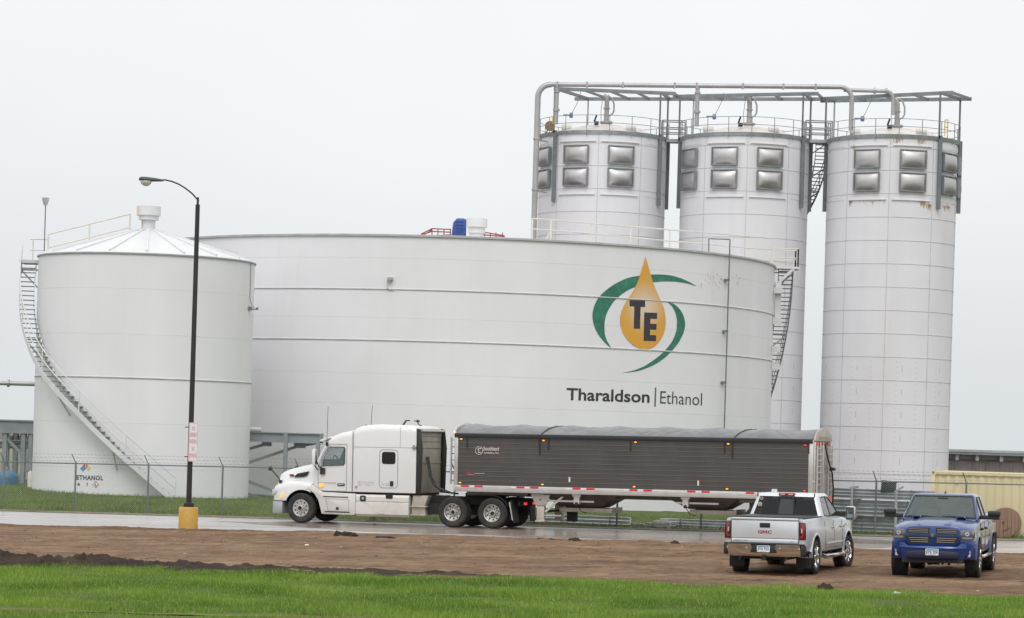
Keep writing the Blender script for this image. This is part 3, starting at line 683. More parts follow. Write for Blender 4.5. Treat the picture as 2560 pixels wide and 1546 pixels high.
text_polys_to_surface('ethanol_lettering', 'ETHANOL', s2(547, 0)[0], s2(737, 0)[0], s2(0, 1086)[1], .02, 34 * .3495, ms, dark_paint, st, bold=.035, spacing=1.15)
text_polys_to_surface('exclamation_mark', '!', s2(619, 0)[0], s2(627, 0)[0], s2(0, 1131)[1], .0, 24 * .3495, ms, dark_paint, st, bold=.02)
flat_to_surface('flame_symbol', [[s2(*p) for p in ((556, 1132), (553, 1122), (559, 1114), (562, 1104), (567, 1113), (572, 1122), (569, 1132), (563, 1124))]], ms, dark_paint, st)
dm = lambda k: [s2(684 - 23 * k, 1121), s2(686, 1121 - 27 * k), s2(708 - 23 * (1 - k), 1121), s2(686, 1121 + 27 * k)]
b0 = diamond(685, 1121, 23, 27); b1_ = diamond(685, 1121, 18, 21)
flat_to_surface('red_outlined_diamond', [[b0[i], b0[(i + 1) % 4], b1_[(i + 1) % 4], b1_[i]] for i in range(4)], ms, mat('mark_maroon', (.36, .05, .07), .5), st)
text_polys_to_surface('diamond_symbol', 'L', s2(680, 0)[0], s2(692, 0)[0], s2(0, 1130)[1], 0, 18 * .3495, ms, dark_paint, st, bold=.03)
b = MB()
for k in range(20):
    t = R(-75 + 7.5 * k)
b.lathe([(SR + .02, SZ0 + .1), (SR + .25, SZ0 + .1), (SR + .25, SZ0 + .3), (SR + .02, SZ0 + .3)], c=(SX, SY, 0), n=96); b.build('foundation_ring', concrete_m, st, angle=30)

# ---- large tank
BX, BY, BR_, BZ0, BZ1 = 155 * math.tan(-.0225), 155.0, 18.6, -1.4, 13.42
bt = thing('storage_tank', 'huge white cylindrical tank painted with a green and orange drop logo', 'tank')
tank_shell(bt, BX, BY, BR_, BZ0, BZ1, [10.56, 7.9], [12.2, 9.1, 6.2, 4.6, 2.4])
b = MB(); b.lathe([(BR_ + .02, BZ1 - .02), (BR_, BZ1 + .02), (BR_ * .5, BZ1 + .55), (2, BZ1 + 1.0), (0, BZ1 + 1.05)], c=(BX, BY, 0), n=160); b.build('roof', roof_paint, bt, angle=60)
b = MB(); b.lathe([(BR_, BZ1 - .10), (BR_ + .10, BZ1 - .10), (BR_ + .10, BZ1), (BR_, BZ1 + .02)], c=(BX, BY, 0), n=192); b.build('rim', mat('rim_grey_light', (.42, .42, .43), .5), bt, angle=30)
vb = at(1191, 594, 155); zvt = at(1190, 547, 155).z; zvm = at(1190, 569, 155).z
b = MB(); b.lathe([(.42, BZ1 + .8), (.42, zvm - .35), (.50, zvm - .35), (.50, zvm), (.62, zvm), (.62, zvt), (.58, zvt), (.58, zvt - .3), (0, zvt - .3)], c=(vb.x, 155, 0), n=32); b.build('vent_stack', roof_paint, bt, angle=40)
mb_ = lambda x, y: on_cyl(x, y, BX, BY, BR_, .012)
def s6(x, y): return (1380 + x / 3.1, 600 + y / 3.1)
sw1 = [(1125, 362), (1085, 338), (1040, 315), (985, 293), (930, 278), (870, 270), (810, 268), (750, 270), (700, 275), (600, 292), (500, 335), (420, 390), (360, 450), (325, 520), (313, 590), (325, 660), (350, 720), (390, 775), (425, 812), (460, 840), (440, 805), (425, 780), (412, 740), (408, 700), (408, 640), (425, 570), (470, 490), (530, 430), (600, 385), (660, 360), (720, 340), (780, 330), (840, 324), (900, 322), (960, 325), (1020, 333), (1070, 344)]
sw2 = [(890, 478), (950, 500), (1000, 550), (1026, 610), (1032, 660), (1020, 720), (985, 790), (930, 860), (860, 925), (780, 975), (690, 1010), (620, 1024), (540, 1032), (590, 1022), (640, 1010), (690, 990), (740, 965), (830, 900), (900, 830), (940, 770), (965, 700), (968, 660), (968, 620), (955, 560), (930, 515)]
drop = [(725, 130), (702, 210), (670, 310), (630, 395), (580, 470), (545, 540), (528, 610), (535, 680), (560, 740), (600, 790), (650, 830), (715, 850), (780, 835), (830, 790), (865, 730), (880, 660), (880, 600), (865, 520), (830, 440), (795, 360), (765, 270), (743, 190)]
flat_to_surface('green_swoosh', [[s6(*p) for p in smooth_poly(sw1)]], mb_, green_paint, bt)
flat_to_surface('green_swoosh', [[s6(*p) for p in smooth_poly(sw2)]], mb_, green_paint, bt)
dmat = bpy.data.materials.new('orange_drop_paint'); dmat.use_nodes = True; nt_ = dmat.node_tree; ca = nt_.nodes.new('ShaderNodeVertexColor'); ca.layer_name = 'paint'; nt_.links.new(ca.outputs[0], nt_.nodes['Principled BSDF'].inputs[0])
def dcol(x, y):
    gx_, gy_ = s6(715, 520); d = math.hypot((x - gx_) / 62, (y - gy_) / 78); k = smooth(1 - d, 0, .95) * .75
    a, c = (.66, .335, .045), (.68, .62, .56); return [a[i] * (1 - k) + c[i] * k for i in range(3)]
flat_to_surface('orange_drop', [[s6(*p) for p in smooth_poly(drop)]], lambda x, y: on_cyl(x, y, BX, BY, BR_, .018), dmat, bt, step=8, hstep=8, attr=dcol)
mt = lambda x, y: on_cyl(x, y, BX, BY, BR_, .025)
Tl = [(600, 466), (722, 470), (722, 521), (687, 520), (682, 690), (634, 688), (638, 517), (602, 515)]
El = [(716, 563), (815, 566), (814, 613), (763, 612), (762, 650), (811, 652), (809, 697), (760, 696), (759, 738), (808, 740), (806, 786), (710, 783)]
flat_to_surface('letter_t', [[s6(*p) for p in Tl]], mt, dark_paint, bt)
flat_to_surface('letter_e', [[s6(*p) for p in El]], mt, dark_paint, bt)
text_polys_to_surface('name_lettering', 'Tharaldson', s6(112, 0)[0], s6(762, 0)[0] - 2, s6(0, 1239)[1], .034, 94 / 3.1, mb_, dark_paint, bt, bold=.020, ref='T')
text_polys_to_surface('name_lettering', 'Ethanol', s6(838, 0)[0], s6(1168, 0)[0] - 2, s6(0, 1268)[1], .050, 95 / 3.1, mb_, dark_paint, bt, bold=-.004, ref='E')
flat_to_surface('green_divider', [[s6(798, 1145), s6(809, 1145), s6(804, 1293), s6(793, 1293)]], mb_, green_paint, bt)
# rust marks of their own shape near the pipe
rp = []
for cx_, cy_, n_, sx_, sy_ in ((1235, 290, 26, 26, 42), (1310, 310, 10, 10, 26), (1445, 300, 14, 12, 40), (1160, 340, 5, 6, 20)):
    for i in range(n_):
        x = cx_ + rng.normal(0, sx_); y = cy_ + rng.normal(0, sy_); w_ = rng.uniform(2, 7); h_ = rng.uniform(5, 20)
        rp.append([s6(x, y), s6(x + w_, y + 2), s6(x + w_ * .8, y + h_), s6(x + .2 * w_, y + h_ * .8)])
flat_to_surface('rust_marks', rp, mb_, rust_pale, bt)
# conduit down the wall with its goose neck
def cyl_out(px, py, off): return on_cyl(px, py, BX, BY, BR_, off)
b = MB(); top = cyl_out(1824, 640, .25); q = at(1825, 599, top.y); q2 = at(1772, 597, top.y + .3); q3 = at(1772, 632, top.y + .3)
b.tube([q3, q2], .035, 8); b.tube([q2, q], .035, 8); b.tube([q, Vector((q.x, q.y, BZ1 - .3)), Vector((q.x, q.y, BZ0))], .035, 8)
for z in (12.0, 9.2, 6.4, 3.6): b.box((q.x - .1, q.y + .1, z), (.3, .25, .12))
b.build('conduit', galv_dark, bt)
b = MB(); p = cyl_out(975, 697, .12); b.box(p, (.28, .2, .14)); b.box(p + Vector((.0, 0, -.12)), (.12, .12, .1)); q = cyl_out(970, 723, .06); b.tube([p, p + Vector((-.13, 0, -.15)), p + Vector((-.15, 0, -.5)), q + Vector((.1, 0, -.05)), q + Vector((.3, 0, -.1))], .02, 6); b.build('wall_lamp', galv, bt)
# roof walkway railing, landing and spiral stair on the right
rr = lambda px, d: Vector((at(px, 560, d).x, d, 0))
def rz_(p): rr_ = math.hypot(p.x - BX, p.y - BY); return BZ1 + max(0, (BR_ - rr_)) * .055
walk = []
for px, d in ((1331, 141.5), (1378, 142), (1476, 143.5), (1577, 145.5), (1675, 147.5), (1776, 150), (1876, 152.2), (1932, 153.4)):
    p = rr(px, d); p.z = rz_(p) - .05; walk.append(p)
b = MB()
for p, yt, ym in zip(walk, (546, 548, 556, 565, 574, 584, 595, 597), (572, 575, 583, 593, 603, 612, 623, 626)): pass
tops = [at(px_, y_, p.y) for px_, y_, p in zip((1331, 1378, 1476, 1577, 1675, 1776, 1876, 1932), (547, 550, 559, 567, 575, 583, 592, 596), walk)]
mids = [at(px_, y_, p.y) for px_, y_, p in zip((1331, 1378, 1476, 1577, 1675, 1776, 1876, 1932), (573, 576, 584, 594, 603, 611, 621, 624), walk)]
b.tube(tops, .045, 6); b.tube(mids, .045, 6)
for t_, p in zip(tops, walk): b.bar(Vector((t_.x, t_.y, p.z)), t_, .09)
for i in (1, 3): b.bar(Vector((tops[i].x - .35, tops[i].y, walk[i].z)), mids[i], .07)
b.build('roof_railing', cream_paint, bt)
lx = BX + BR_
b = MB(); b.box((lx + .35, 153.4, BZ1 - .05), (1.9, 1.6, .12)); b.build('platform', roof_paint, bt)
b = MB()
for a_, c_ in (((lx + 1.2, 152.7), (lx - .3, 152.7)), ((lx + 1.2, 154.1), (lx - .3, 154.1)), ((lx + 1.2, 152.7), (lx + 1.2, 154.1))):
    for hh in (1.05, .52): b.tube([Vector((*a_, BZ1 + hh)), Vector((*c_, BZ1 + hh))], .035, 6)
    for q in (a_, c_): b.bar(Vector((*q, BZ1)), Vector((*q, BZ1 + 1.05)), .07)
b.build('platform_railing', cream_paint, bt)
b = MB(); b.bar((lx + .95, 152.7, BZ1 - .1), (lx - .25, 152.8, BZ1 - 1.3), .16); b.bar((lx + 1.0, 154, BZ1 - .1), (lx, 154, BZ1 - 1.5), .1); b.build('platform_brace', roof_paint, bt)
helix_stair(bt, BX, BY, BR_, R(120), R(83), -.5, BZ1 - .1, width=.85, gap=.22, tread_m=mat('tread_dark', (.13, .14, .15), .5, .3), str_m=mat('stair_grey', (.36, .37, .37), .5), rail_m=tank_trim)
b = MB()
for z in (12.0, 10.2, 8.6, 7.6): b.box((lx + .0, 152.0, z), (.5, .25, .35))
b.box((lx + .05, 152.3, 11.4), (.35, .3, 2.2)); b.build('stair_bracket', tank_trim, bt)

# ---- red platform and blue motor hood behind the large tank
rm_ = thing('red_work_platform', 'red railed platform seen just over the roof of the huge tank', 'platform')
dR = 176.0; RA = lambda px, py: at(px, py, dR); redp = mat('red_railing', (.30, .06, .08), .5)
b = MB()
for y in ((572, 588), (579, 590)):
    for p, q in (((1080, y[0]), (1128, y[0] + 2)), ((1205, y[0] + 8), (1262, y[1] + 2)), ((1052, y[1] - 2), (1080, y[0]))): b.tube([RA(*p), RA(*q)], .045, 6)
for px in (1080, 1095, 1110, 1126, 1212, 1226, 1240, 1256): b.bar(RA(px, 573 if px < 1200 else 582), RA(px, 600), .07)
b.bar(RA(1052, 592), RA(1080, 575), .07); b.bar(RA(1060, 592), RA(1128, 588), .1); b.build('railing', redp, rm_)
p = RA(1160, 600); b = MB(); b.box((p.x, dR, p.z - .3), (6, 2, .2)); b.build('deck', redp, rm_)
b = MB()
for dx in (-2.6, 2.6):
    for dy in (-.9, .9): b.bar((p.x + dx, dR + dy, -.4), (p.x + dx, dR + dy, p.z - .35), .25)
b.build('legs', grey_steel, rm_)
mo = thing('blue_motor_hood', 'rounded blue motor hood standing on the red platform', 'motor'); q0 = RA(1147, 592)
b = MB(); hh = RA(1132, 547).z - q0.z; b.prism([(-.48, 0), (.48, 0), (.48, hh * .95), (.3, hh), (-.15, hh), (-.40, hh * .75)], -.5, .5)
b.v = [(x + q0.x, y + dR, z + q0.z - .0) for x, y, z in b.v]; b.build('hood', mat('hood_blue', (.03, .08, .30), .4, var=.2), mo, bevel=.06)
b = MB()
for i in range(4): b.box((q0.x + .05, dR - .52, q0.z + .3 + i * .22), (.5, .05, .06))
b.build('louvre', mat('hood_blue_dark', (.02, .05, .2), .5), mo); 
b = MB(); b.box((q0.x, dR, q0.z - .35), (.9, .9, .7)); b.build('frame', redp, mo)

# ================================================================ SILOS
def silo(cx, cy, r, z1, pan_angles, label, first, rusty=False, cols=(-47, 60, 97), blx=-1.1, s0=-4, lext=.2, rext=1.05, stair=False):
    s = thing('grain_silo', label, 'silo', group='bolted steel silos with explosion panels')
    of_ = math.degrees(math.atan2(-cx, cy))
    P = lambda f, rr, z: Vector((cx + rr * math.sin(R(f + of_)), cy - rr * math.cos(R(f + of_)), z))
    RZ = lambda f: R(f + of_) - PI / 2
    b = MB(); b.lathe([(r, -1.6), (r, z1)], c=(cx, cy, 0), n=128); b.build('wall', silo_paint, s, angle=60)
    b = MB()
    zs = [z1 - .82 - 1.57 * k for k in range(0, 16)]
    for z in zs: b.lathe([(r, z - .02), (r + .02, z - .012), (r + .02, z + .012), (r, z + .02)], c=(cx, cy, 0), n=128)
    for k in range(9):
        f = s0 + 40 * k; t = RZ(f)
        b.box(P(f, r + .008, (z1 - .6) / 2), (.02, .042, z1 + .6), rz=t)
    b.build('panel_seam', silo_seam, s, angle=50)
    b = MB()
    for k in range(9):
        for j, z in enumerate(zs[9:]):
            for off in (-9, 9):
                for q in range(4): b.box(P(s0 + 20 + 40 * k + off, r + .004, z - .3 - q * .36), (.012, .10, .022), rz=RZ(s0 + 20 + 40 * k + off))
            b.box(P(s0 + 16 + 40 * k, r + .004, z - .75), (.012, .03, .42), rz=RZ(s0 + 16 + 40 * k))
        for z in (z1 - .72, z1 - 4.35):
            for q in range(14): b.box(P(s0 + 5 + 40 * k + q * 2.3, r + .02, z), (.03, .035, .05), rz=RZ(s0 + 20 + 40 * k))
        for f in (-14, 14):
            for q in range(16): b.box(P(s0 + 20 + 40 * k + f, r + .004, z1 - .9 - q * .21), (.012, .03, .03), rz=RZ(s0 + 20 + 40 * k + f))
    b.build('bolt_rows', mat('bolt_grey', (.42, .42, .43), .6), s, smooth=False)
    for k in (s0 + 20, s0 - 20):
        for z in (z1 - .66, z1 - 4.32):
            b = MB(); rg = []
            for i in range(13):
                f = k - 17.5 + 35 * i / 12; rg.append([P(f, r, z), P(f, r + .10, z - .02), P(f, r + .10, z - .07), P(f, r, z - .09)])
            b.loft(rg); b.build('reinforcing_band', silo_paint, s, angle=20)
    if rusty:
        b = MB()
        for f, z, n_, sp in ((-38, z1 - 4.30, 9, 1.3), (29, z1 - 4.4, 12, 2.5), (35, z1 - 4.55, 14, 2), (-36, z1 - .60, 4, 2), (4, z1 - .20, 6, 4), (24, z1 - .2, 5, 3), (52, z1 - .8, 7, 5), (58, z1 - 4.45, 9, 5), (-20, z1 - 4.38, 3, 8)):
            for i in range(n_ * 5):
                ff = f + rng.normal(0, sp * .7); zz_ = z - abs(rng.normal(0, .10)); hh = rng.uniform(.06, .42) * rng.uniform(.3, 1); b.box(P(ff, r + .006, zz_ - hh / 2), (.012, rng.uniform(.008, .035), hh), rz=RZ(ff))
        b.build('rust_patches', rust, s, smooth=False)
    # explosion relief panels
    for f in pan_angles:
        for zc in (z1 - 1.62, z1 - 3.17):
            c = P(f, r + .10, zc); t = RZ(f); M = Matrix.Rotation(t, 3, 'Z')   # local x outward, y tangential
            W_, H_ = .93, .62; b = MB()
            for y0, y1, z0, z1_ in ((-W_, W_, H_ - .05, H_ + .02), (-W_, W_, -H_ - .02, -H_ + .05), (-W_, -W_ + .07, -H_ + .05, H_ - .05), (W_ - .07, W_, -H_ + .05, H_ - .05)):
                for i in range(1): b.box(c + M @ Vector((0, (y0 + y1) / 2, (z0 + z1_) / 2)), (.20, y1 - y0, z1_ - z0), M=M)
            for i in range(13):
                for e_ in (H_ - .01, -H_ + .01): b.box(c + M @ Vector((.11, -W_ + .06 + i * .145, e_)), (.05, .04, .07), M=M)
            for i in range(8):
                for e_ in (W_ - .03, -W_ + .03): b.box(c + M @ Vector((.11, e_, -H_ + .1 + i * .15)), (.05, .06, .04), M=M)
            fr = b.build('panel_frame', mat('panel_frame_grey', (.26, .275, .285), .5, .3), s, smooth=False)
            b = MB(); nn = 12; vs = []; dp = rng.uniform(.17, .26); ex1 = rng.uniform(1.9, 2.8); sk = rng.uniform(-.12, .12)
            for i in range(nn + 1):
                for j in range(nn + 1):
                    y = -1 + 2 * i / nn; z = -1 + 2 * j / nn; k = ((1 - abs(y) ** ex1) * (1 - abs(z) ** 2.2)) * (1 + sk * y)
                    vs.append(c + M @ Vector((.04 + dp * k ** .8, y * (W_ - .07), z * (H_ - .05))))
            b.add(vs, [(i * (nn + 1) + j, (i + 1) * (nn + 1) + j, (i + 1) * (nn + 1) + j + 1, i * (nn + 1) + j + 1) for i in range(nn) for j in range(nn)])
            b.build('vent_membrane', stainless, fr, angle=60)
    # roof, rim
    b = MB(); b.lathe([(r, z1), (r - .1, z1 + .05), (1.2, z1 + .85), (.4, z1 + .95), (0, z1 + .95)], c=(cx, cy, 0), n=64); b.build('roof', silo_roof, s, angle=40)
    b = MB(); b.lathe([(r, z1 - .22), (r + .08, z1 - .22), (r + .16, z1 + .02), (r, z1 + .05)], c=(cx, cy, 0), n=96); b.build('rim', galv, s, angle=30)
    for ff in ((-62, .8), (35, .85)): pass
    b = MB()
    for f, k in ((-45, .82), (30, .85), (60, .6)):
        p = P(f, r * k, z1 + .2); b.tube([p + Vector((-.35, 0, .15)), p + Vector((.35, 0, .15))], .24, 14)
    b.build('roof_hatch', silo_roof, s)
    b = MB(); K = 18; pts = [P(360 * i / K + 5, r + .14, z1) for i in range(K)]; circ = [P(360 * i / 72 + 5, r + .14, z1) for i in range(73)]
    for hh in (1.07, .55): b.tube([q + Vector((0, 0, hh)) for q in circ], .022, 5, caps=False)
    for q in pts: b.bar(q + Vector((0, 0, -.35)), q + Vector((0, 0, 1.07)), .06, .05)
    b.build('guard_rail', grey_steel, s)
    # columns and top frame
    zt = z1 + 2.98; zb = z1 - 4.85
    FL = P(cols[0], r + .14, 0); FR = P(cols[1], r + .14, 0); BRr = P(cols[2], r + .16, 0); BL = Vector((cx + blx, cy + 1.9, 0))
    for i, q in enumerate((FL, FR, BRr)):
        b = MB(); b.bar((q.x, q.y, zb), (q.x, q.y, z1 + .1), .22, .26); b.bar((q.x - .10, q.y - .05, z1 - .1), (q.x - .10, q.y - .05, zt), .12); b.build('column', galv_dark if i != 1 else galv_dark, s)
    b = MB(); b.bar((BL.x, BL.y, z1 + .5), (BL.x, BL.y, zt), .11); b.build('column', galv, s)
    fb = MB(); up = lambda q, z=zt: Vector((q.x, q.y, z))
    e1, e2 = (FR - FL).normalized() * .9, (BRr - BL).normalized() * .5
    fb.bar(up(FL) - e1 * lext, up(FR) + e1 * rext, .14, .24); fb.bar(up(BL) - e2 * 2, up(BRr) + e1 * (rext - .1), .14, .24)
    fb.bar(up(FL), up(BL), .14, .2); fb.bar(up(FR), up(BRr), .14, .2); fb.bar(up(FR) + e1 * (rext - .07), up(BRr) + e1 * (rext - .15), .12, .16)
    for k in (.25, .5, .75): fb.bar(up(FL).lerp(up(FR), k), up(BL).lerp(up(BRr), k), .10, .16)
    fb.build('top_frame', frame_steel, s)
    # filling spout in the middle and its side pipe
    c = Vector((cx + .15, cy - .6, 0)); b = MB()
    b.lathe([(.34, z1 + .5), (.34, z1 + .98), (.44, z1 + .98), (.44, z1 + 1.1), (.19, z1 + 1.1), (.17, z1 + 1.55), (.24, z1 + 1.55), (.24, z1 + 1.6), (.17, z1 + 1.6), (.17, z1 + 2.0), (.24, z1 + 2.0), (.24, z1 + 2.06), (.17, z1 + 2.06)], c=c, n=20)
    b.tube([c + Vector((0, 0, z1 + 2.0)), c + Vector((0, 0, z1 + 2.5)), c + Vector((-.05, 0, z1 + 2.75)), c + Vector((-.25, 0, z1 + 2.95))], .17, 14)
    b.tube([c + Vector((.05, 0, z1 + 2.95)), c + Vector((.35, 0, z1 + 2.75)), c + Vector((.5, 0, z1 + 2.35)), c + Vector((.5, 0, z1 + 1.85)), c + Vector((.4, 0, z1 + 1.65)), c + Vector((.15, 0, z1 + 1.5))], .06, 8)
    b.build('spout', pipe_steel, s)
    for dx, dy in ((-.95, -.3), (1.3, .4)): pass
    b = MB(); p = Vector((cx - 2.9, cy - 1.6, z1 + 1.35)); b.bar(p, p + Vector((.45, 0, 0)), .10); b.lathe([(0, -.12), (.17, -.12), (.20, 0), (.17, .12), (0, .12)], c=p + Vector((.55, 0, 0)), axis='X', n=14); b.build('gauge', mat('gauge_blue', (.15, .2, .35), .4, .2), s)
    b = MB(); q = p + Vector((.6, 0, .15)); b.tube([q, q + Vector((.25, 0, .5)), q + Vector((.5, 0, 1.1)), q + Vector((.55, 0, 1.5))], .02, 5); b.tube([c + Vector((-.35, 0, z1 + .7)), c + Vector((-.4, 0, z1 + 1.8)), c + Vector((-.3, 0, z1 + 2.8))], .02, 5); b.build('cable', galv_dark, s)
    b = MB(); b.box((cx - .6, cy - r * .55, z1 + .75), (.3, .3, .25)); b.bar((cx - .75, cy - r * .55, z1 + .85), (cx - .6, cy - r * .55, z1 + 1.3), .12); b.build('roof_instrument', black_plastic, s)
    if stair: helix_stair(s, cx, cy, r, R(128), R(84), z1 - 4.6, z1 + .1, width=.85, gap=.45, tread_m=galv_dark, str_m=galv_dark, n=20, brace=True, str_h=.2)
    return s, P
SIL = []
SPX = [(5.81, 185.0), (15.65, 183.0), (25.62, 181.0)]
SZT = 24.2
s1, P1 = silo(*SPX[0], 4.45, SZT + .05, (-64, -24, 16), 'white bolted silo nearest the tall corner pipe, leftmost of the three', True)
s2_, P2 = silo(*SPX[1], 4.42, SZT, (-58, -18, 22), 'middle white bolted silo with a dark stair at its right side', False, s0=2, cols=(-93, 60, 97), lext=.7, blx=-3.57, stair=True)
s3, P3 = silo(*SPX[2], 4.42, SZT - .08, (-22, 18, 59, 97), 'rust stained white bolted silo, rightmost of the three', False, rusty=True, s0=-2, cols=(-93, 44, 88), rext=.9, lext=.7, blx=-3.87)
for i, (pa, pb, lab) in enumerate(((P1, P2, 'short steel catwalk bridging the left and middle silo tops'), (P2, P3, 'short steel catwalk bridging the middle and rusty right silo tops'))):
    a = pa(80, 4.5, SZT); c = pb(-80, 4.5, SZT); cw = thing('catwalk', lab, 'catwalk', group='catwalks between the silos')
    a = a + Vector((-.1, -.3, 0)); c = c + Vector((.1, -.3, 0)); c.y = a.y
    b = MB(); b.box(((a.x + c.x) / 2, a.y + .5, SZT - .1), (abs(c.x - a.x) + .6, 1.0, .22)); b.build('deck', galv, cw)
    b = MB()
    for dy in (0, 1):
        for hh in (1.3, .8, .45): b.bar((a.x - .25, a.y + dy, SZT + hh), (c.x + .25, a.y + dy, SZT + hh), .07)
        for x in (a.x - .25, c.x + .25): b.bar((x, a.y + dy, SZT - .2), (x, a.y + dy, SZT + 1.3), .08)
    b.build('railing', grey_steel, cw)
# header pipe across the three silos
hp = thing('header_pipe', 'long pale grey pipe rising left of the silos and crossing above all three', 'pipe')
dh = 180.5; A_ = lambda x, y, d=dh: at(x, y, d)
x0 = A_(1340, 400).x; zt = A_(1500, 217).z
def bend(p, q, r_, n=6):
    return [q]
b = MB(); cz = A_(1395, 212).z; L0 = A_(1343, 300)
xL = L0.x; xs = A_(1395, 212).x
pts = [Vector((xL, dh, .0)), Vector((xL, dh, cz - .9))] + [Vector((xL + .9 - .9 * math.cos(t), dh, cz - .9 + .9 * math.sin(t))) for t in [PI / 12 * i for i in range(1, 7)]]
b.tube(pts, .2, 16)
for z in (16.5, 20, 23.5): b.tube([(xL, dh, z), (xL, dh, z + .12)], .25, 14); b.bar((xL, dh, z), (xL + .8, dh + 1.2, z), .08)
b.build('riser', pipe_steel, hp)
e1 = A_(2100, 218, 178); b = MB(); R_ = .8
p0 = Vector((xL + .9, dh, cz)); pe_ = Vector((A_(2101, 218, 178).x, 178, A_(2101, 218, 178).z))
pts = [p0, pe_] + [Vector((pe_.x + R_ * math.sin(t), 178, pe_.z - R_ + R_ * math.cos(t))) for t in [PI / 10 * i for i in range(1, 6)]]
pts.append(Vector((pe_.x + R_, 178, SZT + .3))); b.tube(pts, .16, 16)
for px in (1395, 1470, 1560, 1690, 1745, 1860, 1960, 2040): k = (px - 1380) / (2101 - 1380); q = p0.lerp(pe_, k); b.box(q, (.12, .38, .38))
b.build('crossing_pipe', pipe_steel, hp)
for px, k in ((1391, .02), (1747, .51)):
    q = p0.lerp(pe_, k); b = MB(); b.tube([q, Vector((q.x, q.y, SZT + .4))], .15, 14); b.tube([Vector((q.x, q.y, q.z - .55)), Vector((q.x, q.y, q.z - .45))], .21, 14); b.tube([Vector((q.x, q.y, SZT + 1.3)), Vector((q.x, q.y, SZT + 1.45))], .24, 14); b.build('drop_pipe', pipe_steel, hp)
hp2 = thing('overflow_pipe', 'second pale pipe curving down onto the rusty right silo', 'pipe')
b = MB(); z = at(2200, 227, 179).z; xa = at(2110, 227, 179).x; xb = at(2215, 227, 179).x
b.tube([(xa, 179.2, z), (xb, 179.2, z)] + [(xb + .55 * math.sin(t), 179.2, z - .55 + .55 * math.cos(t)) for t in [PI / 10 * i for i in range(1, 6)]] + [(xb + .55, 179.2, z - 1.6)], .14, 14)
for x in (xb - .8, xb): b.tube([(x, 179.2, z), (x + .12, 179.2, z)], .22, 14)
b.build('curved_pipe', pipe_steel, hp2)
for nm, P, f, lab, m_ in (('orange_hose_reel', P1, -76, 'orange reel on the roof edge of the leftmost silo', mat('reel_orange', (.24, .15, .09), .6)),):
    q = P(f, 3.9, SZT + .7); b = MB(); b.lathe([(0, -.15), (.34, -.15), (.34, -.08), (.2, -.08), (.2, .08), (.34, .08), (.34, .15), (0, .15)], c=q, axis='Y', n=20); b.bar(q - Vector((.3, 0, .6)), q, .08); b.bar(q - Vector((-.3, 0, .6)), q, .08); tag(b.build(nm, m_), lab, 'hose reel')
q = P1(-62, 3.9, SZT + 1.0); tag(MB().box(q, (.35, .3, .4)).box(q + Vector((.05, 0, .25)), (.2, .2, .12)).bar(q, q - Vector((0, 0, 1)), .08).build('yellow_control_box', amber_mark), 'yellow box on a stalk behind the orange reel', 'box')
q = P3(66, 3.9, SZT + .2); b = MB()
for dx in (-.1, .1): b.bar(q + Vector((dx, 0, 0)), q + Vector((dx, 0, 1.1)), .06)
b.bar(q + Vector((-.1, 0, 1.1)), q + Vector((.1, 0, 1.1)), .06); b.bar(q + Vector((-.1, 0, .6)), q + Vector((.1, 0, .6)), .06)
tag(b.build('yellow_ladder_gate', amber_mark), 'small yellow gate at the right railing of the rusty silo', 'gate')
# ================================================================ YARD BEHIND THE FENCE
# pipe rack on the far left
pr = thing('pipe_rack', 'grey steel pipe rack standing left of the smaller tank', 'pipe rack')
dK = 141.0; K_ = lambda px, py, d=dK: at(px, py, d)
b = MB(); zt = K_(40, 1050).z; zb = K_(40, 1084).z; xr_ = K_(120, 1100).x; xl = xr_ - 9
for dy in (0, 3):
    b.bb(xl, xr_, dK + dy - .12, dK + dy + .12, zb + .08, zt - .08); b.bb(xl, xr_, dK + dy - .2, dK + dy + .2, zt - .08, zt); b.bb(xl, xr_, dK + dy - .2, dK + dy + .2, zb, zb + .08)
for px in (5, 40, 75): x = K_(px, 1100).x; b.bb(x - .1, x + .1, dK + .1, dK + 3, zt - .4, zt - .1)
b.build('beam', grey_steel, pr)
for px in (12, 58, 76):
    x = K_(px, 1150).x
    for dy in (0, 3):
        b = MB(); b.bb(x - .10, x + .10, dK + dy - .14, dK + dy + .14, -.5, zb); b.bb(x - .16, x + .16, dK + dy - .02, dK + dy + .02, -.5, zb); b.build('column', grey_steel, pr)
b = MB(); b.bar(K_(17, 1096), K_(70, 1152), .16); b.bar(K_(7, 1226), K_(79, 1164), .16); b.build('brace', grey_steel, pr)
b = MB()
for y, r_ in ((1107, .13), (1119, .08)): p = K_(40, y); b.tube([(xl, dK + 1, p.z), (xr_ + 1, dK + 1, p.z)], r_, 12)
for i in range(5): p = K_(20 + 13 * i, 1096); b.lathe([(0, 0), (.14, 0), (.14, .22), (0, .22)], c=(p.x, dK + .8, p.z - .1), n=12)
b.tube([(K_(8, 1100).x, dK + 1.5, zb), (K_(8, 1100).x, dK + 1.5, -.4)], .07, 8); b.tube([(K_(40, 1100).x, dK + 1.5, zb), (K_(40, 1100).x, dK + 1.5, .8)], .05, 8)
b.build('pipes', pipe_steel, pr)
op = thing('overhead_pipe', 'pale grey pipe running level into the smaller tank from the left', 'pipe')
p = K_(0, 958, 133); q = K_(92, 958, 133); b = MB(); b.tube([(p.x - 6, 133, p.z), (q.x + .6, 133, p.z)], .115, 14); b.lathe([(.115, -.05), (.19, -.05), (.19, .05), (.115, .05)], c=(K_(21, 958, 133).x, 133, p.z), axis='X', n=16)
b.build('run', pipe_steel, op)
b = MB(); b.bar((p.x - 4, 133, -.4), (p.x - 4, 133, p.z - .1), .2); b.build('support', grey_steel, op)
